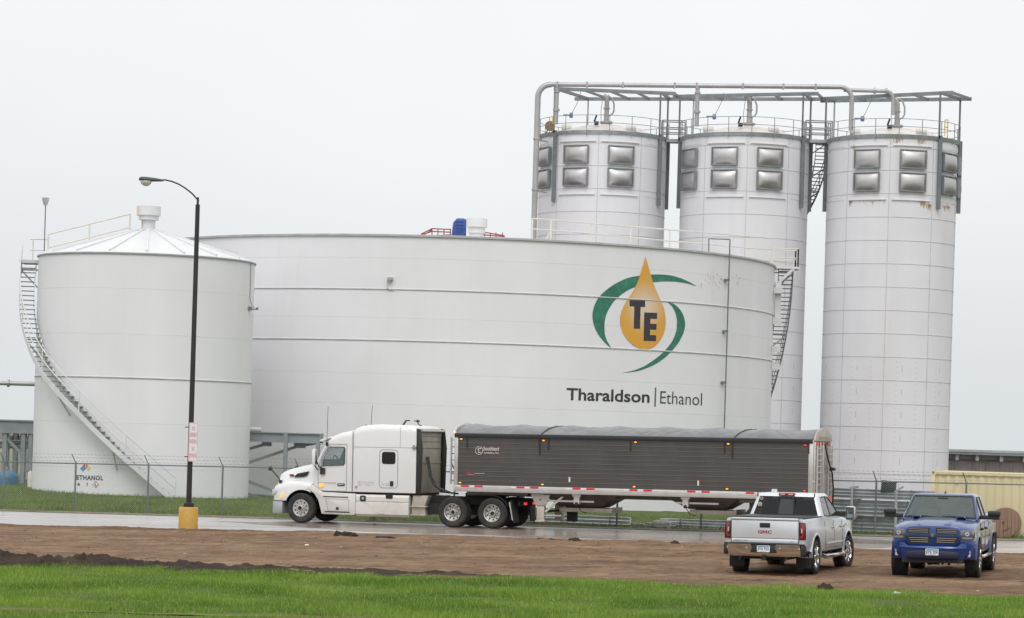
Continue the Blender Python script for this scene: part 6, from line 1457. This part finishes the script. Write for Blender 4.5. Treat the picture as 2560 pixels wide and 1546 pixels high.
    b = MB(); b.bb(c['xr0'] + .08, c['xf0'] - .1, -c['w0'] + .1, c['w0'] - .1, c['z0'] - .02, zf + .015); b.bb(c['xf0'] - .55, c['xf0'] - .12, -c['w0'] + .12, c['w0'] - .12, zf, c['z0'] + .10); b.build('dashboard', seat_m, cab)
    for x in (c['xr0'] + .35, c['xr0'] + 1.15):
        for y in (.40, -.40):
            b = MB(); b.bb(x - .07, x + .07, y - .24, y + .24, zf, c['z0'] + .28); b.bb(x - .05, x + .05, y - .13, y + .13, c['z0'] + .28, c['z0'] + .45); b.build('seat', k.get('seat', seat_m), cab, bevel=.035)
    b = MB(); x = c['xf0'] - .62; b.tube([Vector((x + .05 * math.sin(a), .40 + .18 * math.cos(a), c['z0'] + .12 + .15 * math.sin(a))) for a in [2 * PI * i / 18 for i in range(19)]], .015, 6); b.build('steering_wheel', seat_m, cab)
    b = MB(); zz_ = c['z1'] - .14; b.bb(xfr(zz_) - .10, xfr(zz_) - .03, -.12, .12, zz_ - .04, zz_ + .05); b.build('rear_view_mirror', black_plastic, cab)
    # seams
    dk = seam if paint is silver else black_plastic
    for s_ in (1, -1):
        b = MB(); y = s_ * k['hw'] * 1.0
        for x in k['doors']:
            b.bar((x, y, k['zsill'] + .10), (x, y, c['z0'] - .24), .012, .006, up=(0, 1, 0)); b.bar((x, s_ * k['hw'] * .972, c['z0'] - .2), (x, s_ * k['hw'] * .968, c['z0'] - .03), .012, .012, up=(0, 1, 0))
        b.bar((k['doors'][0], y, k['zsill'] + .10), (k['doors'][-1], y, k['zsill'] + .10), .012, .006, up=(0, 1, 0)); b.build('door_seam', dk, body, smooth=False)
        for x in k['handles']:
            b = MB(); b.bb(x - .10, x + .10, s_ * k['hw'] * .985, s_ * (k['hw'] + .03), c['z0'] - .20, c['z0'] - .165); b.bb(x - .05, x + .05, s_ * k['hw'] * .97, s_ * (k['hw'] + .004), c['z0'] - .215, c['z0'] - .15, mi=1); b.build('door_handle', [k['handle_m'], black_plastic], body, bevel=.004)
    # running gear
    b = MB(); b.bb(-1.0, k['wb'] + .75, -.55, .55, k['zsill'] - .12, k['zsill'] + .2)
    for ax_ in (0, k['wb']): b.tube([(ax_, -.85, k['r']), (ax_, .85, k['r'])], .055, 10)
    b.lathe([(0, -.16), (.13, -.12), (.17, 0), (.13, .12), (0, .16)], c=(0, 0, k['r']), axis='X', n=14)
    for y in (-.45, .45): b.bar((-.25, y, .42), (-.1, y, .75), .06); b.bar((.6, y, .50), (-.6, y, .52), .07)
    b.tube([(-1.0, .35, .48), (-.4, .4, .5), (.8, .42, .5)], .04, 8)
    b.build('chassis', under_black, t)
    for ax_ in (0, k['wb']):
        for s_ in (1, -1): make_wheel(t, (ax_, s_ * (k['hw'] - k['tw'] / 2 - .035 + k.get('poke', 0)), k['r']), k['r'], k['tw'], k['rim'], s_, style='six', rimmat=k['rimm'], tread=k.get('tread', 0), steer=(k.get('steer', 0) if ax_ else 0))
    return t, body, cab, xfr, xre, yside

# ---- silver pickup, seen from behind
gl = ground_hit(1939, 1434); gl.z -= .0
hw = .985
kb = dict(r=.42, wb=3.66, hw=hw, tw=.275, rim=.265, zsill=.50, doors=(1.00, 1.98, 2.98), handles=(1.80, 2.80), handle_m=chrome, rimm=chrome, tread=44, poke=.045, steer=R(-9),
    glass_side=mat('side_glass', (.02, .028, .028), .04, var=.02, coat=1, alpha=.55), glass_front=glass_clear,
    body=[(-1.14, hw * .955, .70, 1.35), (-1.10, hw * .985, .62, 1.355), (-.9, hw, .56, 1.36), (0, hw, .50, 1.36), (.92, hw, .50, 1.36), (.95, hw, .50, 1.33), (2.9, hw, .50, 1.30), (3.1, hw, .50, 1.285, .05), (3.66, hw, .50, 1.26, .07), (4.2, hw * .975, .50, 1.20, .07), (4.42, hw * .93, .52, 1.14, .05), (4.52, hw * .85, .56, 1.06, .02)],
    cab=dict(z0=1.27, z1=1.90, xr0=.90, xr1=1.08, xf0=3.18, xf1=2.20, w0=.93, w1=.725, shield=(.80, .66, 1.33, 1.82), rear=(.80, .66, 1.36, 1.82),
        win=([(1.16, 1.37), (1.27, 1.78), (1.33, 1.81), (1.90, 1.82), (1.90, 1.35)], [(1.98, 1.35), (1.98, 1.82), (2.16, 1.80), (2.62, 1.55), (2.86, 1.36)])))
gm, gbody, gcab, xfr, xre, ys = pickup('pickup_truck', 'silver pickup truck seen from behind with black tonneau cover and chrome bumper, on the dirt', silver, gl, R(90 - 19), kb)
xb_ = -1.14
b = MB(); b.prism(rrect(-.80, .80, .765, 1.355, .03), xb_ - .035, xb_ + .02, plane='YZ'); tg = b.build('tailgate', silver, gbody, bevel=.012)
b = MB(); b.bb(xb_ - .055, xb_ - .03, -.80, .80, 1.31, 1.352); b.bb(xb_ - .048, xb_ - .03, -.79, .79, .77, .862); b.build('tailgate_ridge', silver, tg, bevel=.01)
b = MB(); b.bb(xb_ - .037, xb_ - .03, -.80, .80, .868, .882); b.bb(xb_ - .037, xb_ - .03, -.80, .80, 1.288, 1.302)
for y in (-.805, .805): b.bb(xb_ - .02, xb_ - .0, y - .008, y + .008, .76, 1.35)
b.build('tailgate_seam', mat('trim_dark', (.13, .12, .12), .5), tg, smooth=False)
b = MB(); b.prism(rrect(-.125, .125, 1.125, 1.235, .02), xb_ - .042, xb_ - .03, plane='YZ'); b.bb(xb_ - .055, xb_ - .04, -.10, .10, 1.165, 1.205); b.build('tailgate_handle', black_plastic, tg)
lr = mat('letter_red', (.30, .012, .03), .35)
text_on('maker_letter', 'G', (xb_ - .041, .165, .985), (0, -1, 0), (0, 0, 1), .10, .078, lr, tg, .03)
text_on('maker_letter', 'C', (xb_ - .041, -.070, .985), (0, -1, 0), (0, 0, 1), .095, .078, lr, tg, .03)
b = MB()
for pl in ([(0, 0), (.022, 0), (.022, .078), (0, .078)], [(.088, 0), (.11, 0), (.11, .078), (.088, .078)], [(.022, .078), (.022, .045), (.055, .012), (.055, .040)], [(.088, .078), (.088, .045), (.055, .012), (.055, .040)]): b.prism([(.055 - p, .985 + q) for p, q in pl], xb_ - .0425, xb_ - .0395, plane='YZ')
b.build('maker_letter', lr, tg, smooth=False)
text_on('model_letters', 'SIERRA 1500', (xb_ - .052, .74, .80), (0, -1, 0), (0, 0, 1), .33, .028, mat('trim_dark', (.13, .12, .12)), tg, .01)
text_on('trim_letters', 'SLT', (xb_ - .052, -.62, .80), (0, -1, 0), (0, 0, 1), .09, .022, mat('trim_dark', (.13, .12, .12)), tg, .01)
for s_ in (1, -1):
    b = MB(); P = [(s_ * .822, .855), (s_ * .822, 1.275), (s_ * .955, 1.262), (s_ * .968, 1.15), (s_ * .972, .86)]
    b.prism(P, xb_ - .025, xb_ + .06, plane='YZ'); tl_ = b.build('tail_light', mat('tail_dark_red', (.10, .008, .014), .12, coat=.8), gbody, bevel=.008)
    b = MB(); y = lambda v: s_ * (.82 + v); xx = xb_ - .03
    for (p, q) in (((.025, 1.20), (.075, 1.21)), ((.075, 1.21), (.09, 1.12)), ((.09, 1.12), (.09, .97)), ((.09, .97), (.065, .915)), ((.065, .915), (.02, .93))): b.bar((xx, y(p[0]), p[1]), (xx, y(q[0]), q[1]), .015, .012, up=(1, 0, 0))
    b.build('light_guide', mat('guide_red', (.62, .05, .05), .2), tl_)
    b = MB(); b.bb(xx - .006, xx + .004, y(.045), y(.075), 1.02, 1.12); b.build('reverse_lens', white_lens, tl_)
    b = MB(); b.bb(xx - .004, xx + .004, y(.0), y(.014), .86, 1.27); b.build('light_edge', under_black, tl_)
# tonneau cover and bed rails
b = MB(); b.bb(-1.11, .88, -.80, .80, 1.355, 1.385); b.build('tonneau_cover', black_plastic, t := gm, bevel=.01)
for s_ in (1, -1):
    b = MB(); b.bb(-1.12, .9, s_ * .80, s_ * .93, 1.355, 1.37); b.build('bed_rail_cap', black_plastic, gbody, bevel=.005)
# bumper
b = MB(); gx0, gx1 = -1.32, -1.15
b.prism([(-.56, .735), (-.91, .735), (-.93, .56), (-.93, .47), (-.60, .45), (.60, .45), (.93, .47), (.93, .56), (.91, .735), (.56, .735), (.31, .735), (.27, .54), (-.27, .54), (-.31, .735)], gx0, gx1, plane='YZ'); b.v = [(x + (.735 - z) * .35, y * .955, z) for x, y, z in b.v]; bp_ = b.build('rear_bumper', chrome, gm, bevel=.012)
b = MB(); b.bb(gx0 + .04, gx1, -.31, .31, .54, .725); b.bb(gx0 + .02, gx1 + .03, -.95, .95, .735, .76)
for s_ in (1, -1): b.prism([(s_ * .885, .735), (s_ * .955, .73), (s_ * .955, .50), (s_ * .885, .47)], gx0 + .03, -.95, plane='YZ')
b.build('bumper_step', black_plastic, bp_, bevel=.008)
b = MB()
for y in (-.86, -.40, .40, .86): b.lathe([(0, gx0 - .006), (.018, gx0 - .006), (.02, gx0)], c=(0, y, .655), axis='X', n=12)
b.build('parking_sensor', white_lens, bp_)
plate(bp_, gx0 + .035, .555, -1, 'JYA 926')
b = MB(); b.bb(-1.28, -.9, -.05, .05, .36, .45)
for y in (-.55, .55): b.bar((-1.2, y, .47), (-1.2, y + .05, .36), .04)
b.build('hitch', under_black, gm)
for s_ in (1, -1):
    for x in (-.56,): b = MB(); b.bb(x - .012, x, s_ * .62, s_ * .99, .17, .56); fl = b.build('mud_flap', under_black, gm)
    b = MB(); b.bb(-.578, -.573, s_ * .80 - .11, s_ * .80 + .11, .42, .435); b.build('flap_plate', faint, fl)
    b = MB(); b.tube([(.75, s_ * .95, .44), (.85, s_ * 1.02, .40), (2.95, s_ * 1.02, .40), (3.05, s_ * .95, .44)], .05, 10); b.build('side_step', chrome, gm)
    b = MB()
    for x in (1.1, 1.9, 2.7): b.bar((x, s_ * .8, .55), (x, s_ * 1.0, .41), .05)
    b.build('step_bracket', under_black, gm)
    b = MB(); b.bb(1.05, 2.95, s_ * hw, s_ * (hw + .014), .70, .735); b.build('side_moulding', chrome, gbody)
    # towing mirrors
    mo0 = len(gcab.children); b = MB(); b.bb(2.55, 2.70, s_ * 1.13, s_ * 1.36, 1.24, 1.58); mr_ = b.build('towing_mirror', silver, gcab, bevel=.04)
    b = MB(); b.bb(2.536, 2.55, s_ * 1.15, s_ * 1.34, 1.26, 1.56, mi=0); b.bb(2.530, 2.537, s_ * 1.17, s_ * 1.32, 1.29, 1.54, mi=1); b.build('mirror_glass', [black_plastic, mat('mirror_reflect', (.25, .32, .30), .03, .95)], mr_)
    b = MB(); b.bb(2.62, 2.70, s_ * .86, s_ * 1.15, 1.33, 1.44); b.build('mirror_arm', black_plastic, mr_); mr_.location.y = -.16 if s_ > 0 else 0
    b = MB(); b.bb(2.68, 2.715, s_ * 1.33, s_ * 1.37, 1.36, 1.52); b.build('mirror_indicator', mat('indicator_amber', (.50, .18, .03), .3), mr_)
    b = MB(); b.bb(.93, 1.0, s_ * .69, s_ * .705, 1.80, 1.91); b.build('roof_joint', black_plastic, gcab)
b = MB(); b.prism(rrect(-.20, .20, 1.835, 1.905, .02), xre(1.87) - .055, xre(1.87) + .05, plane='YZ'); bl = b.build('brake_light', red_lens, gcab, bevel=.006)
b = MB()
for y in (-.10, .10): b.bb(xre(1.87) - .062, xre(1.87) - .05, y - .055, y + .055, 1.855, 1.885)
b.build('cargo_lens', mat('cargo_lens', (.62, .42, .42), .3), bl)
b = MB(); zc_ = 1.59
for y in (-.20, .20): b.bb(xre(zc_) - .035, xre(zc_) - .0, y - .02, y + .02, 1.38, 1.80)
b.bb(xre(1.78) - .03, xre(1.78) - .0, -.20, .20, 1.77, 1.79); b.build('slider_frame', black_plastic, gcab)
b = MB(); b.add([(xre(1.39) - .008, -.18, 1.39), (xre(1.39) - .008, .18, 1.39), (xre(1.76) - .008, .18, 1.76), (xre(1.76) - .008, -.18, 1.76)], [(0, 1, 2, 3)]); b.build('slider_glass', mat('slider_glass', (.035, .042, .041), .05, spec=.4), gcab, smooth=False)
def decal(y, z, r_, m_, inner):
    b = MB(); b.lathe([(0, 0), (r_, 0)], c=(xre(z) - .012, y, z), axis='X', n=20, mi=0); b.lathe([(0, -.002), (r_ * .55, -.002)], c=(xre(z) - .012, y, z), axis='X', n=16, mi=1); return b.build('round_sticker', [m_, inner], gcab, smooth=False)
decal(.62, 1.76, .038, mat('sticker_pale', (.55, .52, .46), .5), under_black); decal(.655, 1.62, .055, mat('sticker_cream', (.52, .46, .36), .5), mat('sticker_brown', (.36, .30, .24), .5))
b = MB(); b.bb(4.40, 4.545, -.62, .62, .72, 1.10, mi=0)
for i in range(4): b.bb(4.54, 4.56, -.60, .60, .76 + i * .09, .79 + i * .09, mi=1)
b.bb(4.38, 4.62, -.92, .92, .48, .70, mi=1); b.build('grille', [under_black, chrome], gbody, bevel=.006)
for s_ in (1, -1):
    b = MB(); b.bb(4.35, 4.50, s_ * .66, s_ * .88, .86, 1.08); b.build('headlight', white_lens, gbody, bevel=.02)
    b = MB(); b.prism([(3.02, 1.10), (3.4, 1.16), (3.4, 1.10), (3.05, 1.04)], s_ * hw * .97, s_ * (hw + .002)); b.build('fender_badge', chrome, gbody)

# ---- blue pickup, seen from the front
rl_ = ground_hit(2341, 1441.6); hd_ = R(-105.5); hr = .99
KW = 3.56
kr = dict(r=.435, wb=KW, hw=hr, tw=.335, rim=.262, zsill=.54, doors=(.98, 1.98, 2.92), handles=(1.78, 2.72), handle_m=black_plastic, rimm=mat('rim_dark_chrome', (.45, .45, .46), .2, .9), tread=40, poke=.075,
    glass_side=mat('side_glass_pale', (.30, .34, .34), .05, var=.02, coat=1, alpha=.6), glass_front=shield_glass, seat=mat('seat_grey', (.05, .055, .055), .8),
    body=[(-1.12, hr * .955, .72, 1.42), (-1.06, hr * .985, .66, 1.425), (0, hr, .56, 1.425), (.90, hr, .55, 1.42), (.95, hr, .54, 1.37), (2.85, hr, .54, 1.34), (3.05, hr, .54, 1.315, .06), (3.3, hr, .54, 1.30, .08), (3.7, hr * .995, .54, 1.27, .085), (4.0, hr * .99, .54, 1.235, .08), (4.2, hr * .975, .52, 1.20, .065), (4.33, hr * .95, .50, 1.165, .05), (4.42, hr * .91, .50, 1.13, .03), (4.45, hr * .86, .52, 1.09, .01)],
    cab=dict(z0=1.31, z1=1.945, xr0=.90, xr1=1.08, xf0=3.12, xf1=2.22, w0=.94, w1=.735, shield=(.845, .70, 1.385, 1.885), rear=(.80, .66, 1.42, 1.86),
        win=([(1.16, 1.42), (1.27, 1.83), (1.33, 1.86), (1.90, 1.87), (1.90, 1.40)], [(1.98, 1.40), (1.98, 1.87), (2.16, 1.85), (2.58, 1.62), (2.82, 1.41)])))
fwd = Vector((math.cos(hd_), math.sin(hd_), 0)); base = rl_ - fwd * KW; base.z = zg(base.x, base.y) + .0
rm2, rbody, rcab, xfr, xre, ys = pickup('pickup_truck', 'blue pickup truck facing the road camera side with blue grille surround, on the dirt', blue_p, base, hd_, kr)
rm2['label'] = 'blue pickup truck facing forward with matching blue grille, parked on the dirt at right'
xf = 4.45
def octa(w_, z0, z1, cut, top=.0): return [(-w_ + cut, z0), (w_ - cut, z0), (w_ - cut * .3, z0 + cut * .9), (w_, z0 + cut * 1.7), (w_ - .03, z1 - cut * .6), (w_ - cut * .8, z1 - .01), (.3, z1 + top), (-.3, z1 + top), (-w_ + cut * .8, z1 - .01), (-w_ + .03, z1 - cut * .6), (-w_, z0 + cut * 1.7), (-w_ + cut * .3, z0 + cut * .9)]
b = MB(); b.prism(octa(.66, .765, 1.225, .11, .015), xf - .10, xf + .075, plane='YZ'); gs = b.build('grille_surround', blue_p, rbody, bevel=.03)
OP = []
for s_ in (1, -1):
    OP.append([(s_ * .075, 1.045), (s_ * .075, 1.185), (s_ * .52, 1.170), (s_ * .58, 1.13), (s_ * .60, 1.045)])
    OP.append([(s_ * .075, .985), (s_ * .60, .985), (s_ * .595, .90), (s_ * .52, .82), (s_ * .075, .815)])
b = MB()
for pl in OP: b.prism(pl, xf + .070, xf + .079, plane='YZ')
gh = b.build('grille_mesh', under_black, gs)
b = MB()
for s_ in (1, -1):
    for i in range(3):
        z = 1.072 + i * .037; b.bb(xf + .077, xf + .092, s_ * .10, s_ * (.575 - .012 * i), z, z + .011)
        z = .850 + i * .045; b.bb(xf + .077, xf + .092, s_ * .10, s_ * (.505 + .026 * i), z, z + .012)
b.build('grille_bars', mat('bar_bronze', (.42, .38, .36), .35, .5), gh, smooth=False)
b = MB(); b.lathe([(0, xf + .105), (.058, xf + .098), (.066, xf + .075)], c=(0, 0, 1.01), axis='X', n=24, mi=0)
for s_ in (1, -1): b.prism([(0, .975), (s_ * .018, .985), (s_ * .022, 1.02), (s_ * .045, 1.035), (s_ * .035, 1.045), (s_ * .012, 1.04), (0, 1.03)], xf + .102, xf + .112, plane='YZ', mi=1)
b.build('badge', [mat('badge_dark', (.10, .10, .11), .3, .5), chrome], gs)
for s_ in (1, -1):
    b = MB(); HL = [(.655, .93), (.63, 1.03), (.66, 1.135), (.80, 1.145), (.905, 1.13), (.935, 1.05), (.945, .925), (.80, .905)]
    front_ = [(xf + .07 - max(0, y - .62) * .42, s_ * y, z) for y, z in HL]; back_ = [(x - .16, y, z) for x, y, z in front_]
    n = len(HL); b.add(front_ + back_, [tuple(range(n)), tuple(range(2 * n - 1, n - 1, -1))] + [(i, i + n, (i + 1) % n + n, (i + 1) % n) for i in range(n)])
    hl = b.build('headlight', mat('headlamp_smoke', (.11, .115, .12), .1, .3, var=.2, scale=8, coat=1), rbody, bevel=.01)
    cx_ = xf + .075 - .19 * .42 + .02
    b = MB(); b.lathe([(.030, cx_ + .01), (.050, cx_ + .012), (.050, cx_ - .03)], c=(0, s_ * .80, 1.06), axis='X', n=24); b.build('halo_ring', mat('halo_white', (.50, .50, .51), .2), hl)
    b = MB(); b.lathe([(0, cx_ + .012), (.028, cx_ + .004), (.03, cx_ - .02)], c=(0, s_ * .80, 1.06), axis='X', n=20); b.build('projector_lens', mat('projector', (.25, .26, .27), .05, .4, coat=1), hl)
    b = MB(); 
    for i in range(3): b.box((cx_ + .01 + .01 * i, s_ * (.72 - .012 * i), 1.09 - i * .03), (.02, .02, .02))
    b.box((cx_ - .0, s_ * .80, .96), (.05, .24, .045)); b.build('lower_reflector', mat('reflector_grey', (.30, .29, .27), .25, .5), hl)
    b = MB(); b.box((xf - .10, s_ * .955, 1.03), (.06, .02, .14)); b.build('side_marker', mat('marker_brown', (.12, .04, .03), .3), hl)
# bumper
def bsec(x, w_, z0, z1): return [Vector((x, w_, z0)), Vector((x, w_, z1)), Vector((x, -w_, z1)), Vector((x, -w_, z0))]
b = MB(); pf = [(.44, .02), (.47, .09), (.58, .115), (.70, .12), (.715, .145), (.9, .13), (1.0, .07)]
rows_ = []
for z, dx in pf:
    row = []
    for i in range(25):
        y = -1.0 + 2.0 * i / 24; zt_ = .77 + .125 * smooth(abs(y), .56, .72); zz_ = z if z < .8 else .715 + (zt_ - .715) * (z - .715) / .285; row.append(Vector((xf + dx - .30 * abs(y) ** 3.6, y * hr * .985, zz_)))
    rows_.append(row)
vs = [v for r_ in rows_ for v in r_]; K = 25
b.add(vs, [(i * K + j, i * K + j + 1, (i + 1) * K + j + 1, (i + 1) * K + j) for i in range(len(pf) - 1) for j in range(K - 1)])
for r_ in (rows_[0], rows_[-1]): b.add([v for v in r_] + [v + Vector((-.35, 0, 0)) for v in r_], [(j, j + 1, j + 1 + K, j + K) for j in range(K - 1)])
fbm_ = b.build('front_bumper', blue_p, rm2, angle=28)
b = MB(); b.prism([(-.62, .52), (-.60, .62), (-.24, .655), (.24, .655), (.60, .62), (.62, .52), (.55, .485), (-.55, .485)], xf + .05, xf + .128, plane='YZ'); b.build('lower_intake', mat('intake_dark_blue', (.012, .014, .035), .5), fbm_, bevel=.01)
for s_ in (1, -1):
    b = MB(); xq = xf + .12 - .26 * .84 ** 3.2; b.prism(rrect(s_ * .84 - .045, s_ * .84 + .045, .51, .68, .02), xq - .06, xq + .012, plane='YZ', mi=0)
    for z in (.555, .635): b.lathe([(0, xq + .02), (.033, xq + .016), (.036, xq + .008)], c=(0, s_ * .84, z), axis='X', n=14, mi=1)
    b.build('fog_light', [mat('fog_surround', (.25, .24, .24), .3, .4), white_lens], fbm_)
plate(fbm_, xf + .135, .545, 1, 'EYE 709')
b = MB(); b.bb(xf - .5, xf + .02, -.72, .72, .36, .47)
for i in range(14): y = rng.uniform(-.6, .6); b.box((xf - .15 - rng.uniform(0, .3), y, .34), (.1, rng.uniform(.04, .14), rng.uniform(.04, .10)))
b.build('skid_plate', under_black, rm2)
# hood: centre bulge, scoops, wipers
b = MB(); st_ = [(3.16, .43, 1.372, 1.40), (3.5, .44, 1.36, 1.395), (3.9, .42, 1.31, 1.345), (4.2, .38, 1.25, 1.285), (4.36, .34, 1.205, 1.235)]
b.loft([[Vector((x, -w_ - .06, z0 - .03)), Vector((x, -w_, z1 - .008)), Vector((x, -w_ * .6, z1)), Vector((x, w_ * .6, z1)), Vector((x, w_, z1 - .008)), Vector((x, w_ + .06, z0 - .03))] for x, w_, z0, z1 in st_]); b.build('hood_bulge', blue_p, rbody, angle=70)
for s_ in (1, -1):
    b = MB(); b.prism([(3.05, 1.40), (3.28, 1.445), (3.31, 1.395), (3.05, 1.36)], s_ * .42, s_ * .63, mi=0); b.bb(3.30, 3.318, s_ * .435, s_ * .615, 1.398, 1.436, mi=1); b.build('hood_scoop', [blue_p, under_black], rbody, bevel=.006)
    b = MB(); y0 = .78 if s_ > 0 else -.05; x = xfr(1.40) + .02; b.tube([(x, y0, 1.395), (x - .02, y0 - .35, 1.425), (x - .02, y0 - .72, 1.415)], .012, 5); b.box((x, y0 - .3, 1.40), (.05, .08, .03)); b.build('wiper', black_plastic, rcab)
    # fold-out mirrors
    b = MB(); b.bb(2.52, 2.70, s_ * 1.10, s_ * 1.40, 1.44, 1.57); mr_ = b.build('towing_mirror', black_plastic, rcab, bevel=.035)
    b = MB(); b.bb(2.56, 2.66, s_ * .90, s_ * 1.38, 1.36, 1.46); b.build('mirror_arm', black_plastic, mr_, bevel=.02)
    b = MB(); b.bb(2.50, 2.521, s_ * 1.13, s_ * 1.38, 1.46, 1.55); b.build('mirror_glass', chrome, mr_)
    b = MB(); b.tube([(.75, s_ * .94, .50), (.85, s_ * 1.0, .47), (2.75, s_ * 1.0, .47), (2.9, s_ * .94, .50)], .045, 10); b.build('side_step', chrome, rm2)
b = MB(); x = c0x = 1.9; b.prism([(1.85, 1.945), (1.95, 1.945), (1.86, 2.0), (1.84, 2.0)], -.02, .02); b.build('roof_aerial', black_plastic, rcab)
b = MB(); b.bb(xb_ - .01, xb_ + .06, -.80, .80, .80, 1.42); b.build('tailgate', blue_p, rbody, bevel=.01)
b = MB(); b.bb(-1.28, -1.12, -.95, .95, .52, .72); b.build('rear_bumper', chrome, rm2, bevel=.02)
for s_ in (1, -1):
    b = MB(); b.bb(-1.14, -1.06, s_ * .80, s_ * .965, .95, 1.36); b.build('tail_light', red_lens, rbody, bevel=.01)
    b = MB(); b.prism([(-.62, .55), (-.50, .50), (-.56, .95), (-.64, .95)], s_ * .95, s_ * 1.04); b.build('flap_trim', black_plastic, rbody)

# ================================================================ give separate pieces an object each
def split_pieces(names):
    for o in [o for o in C.objects if o.type == 'MESH' and o.parent and o.name.split('.')[0] in names]:
        me = o.data; n = len(me.vertices); par = list(range(n))
        def f(a):
            while par[a] != a: par[a] = par[par[a]]; a = par[a]
            return a
        for e_ in me.edges: a, b_ = f(e_.vertices[0]), f(e_.vertices[1]); par[a] = b_
        g = {}
        for i in range(n): g.setdefault(f(i), []).append(i)
        cl = [[set(v), Vector([min(me.vertices[i].co[k] for i in v) - .03 for k in range(3)]), Vector([max(me.vertices[i].co[k] for i in v) + .03 for k in range(3)])] for v in g.values()]
        ch = True
        while ch:
            ch = False
            for i in range(len(cl)):
                for j in range(i + 1, len(cl)):
                    A, B = cl[i], cl[j]
                    if all(A[1][k] <= B[2][k] and B[1][k] <= A[2][k] for k in range(3)):
                        A[0] |= B[0]; A[1] = Vector([min(A[1][k], B[1][k]) for k in range(3)]); A[2] = Vector([max(A[2][k], B[2][k]) for k in range(3)]); cl.pop(j); ch = True; break
                if ch: break
        if len(cl) < 2: continue
        for c_ in cl:
            ids = sorted(c_[0]); mp = {v: i for i, v in enumerate(ids)}
            ps = [p for p in me.polygons if p.vertices[0] in c_[0]]
            nm = bpy.data.meshes.new(o.name.split('.')[0]); nm.from_pydata([me.vertices[i].co for i in ids], [], [[mp[v] for v in p.vertices] for p in ps])
            for m_ in me.materials: nm.materials.append(m_)
            nm.polygons.foreach_set('material_index', [p.material_index for p in ps]); nm.polygons.foreach_set('use_smooth', [p.use_smooth for p in ps]); nm.set_sharp_from_angle(angle=R(35))
            q = bpy.data.objects.new(o.name.split('.')[0], nm); C.objects.link(q); q.parent = o.parent; q.matrix_local = o.matrix_local
        bpy.data.objects.remove(o, do_unlink=True)
split_pieces({'stair_bracket', 'cable', 'brackets', 'legs', 'antennas', 'roof_bracket', 'quarter_bracket', 'platform_brace', 'brace', 'step_bracket', 'roof_hatch', 'tie_pad', 'rear_posts', 'hitch', 'parking_sensor', 'roof_instrument', 'yellow_streak', 'railing', 'filler_recess', 'bracket', 'tail_light_pair'})
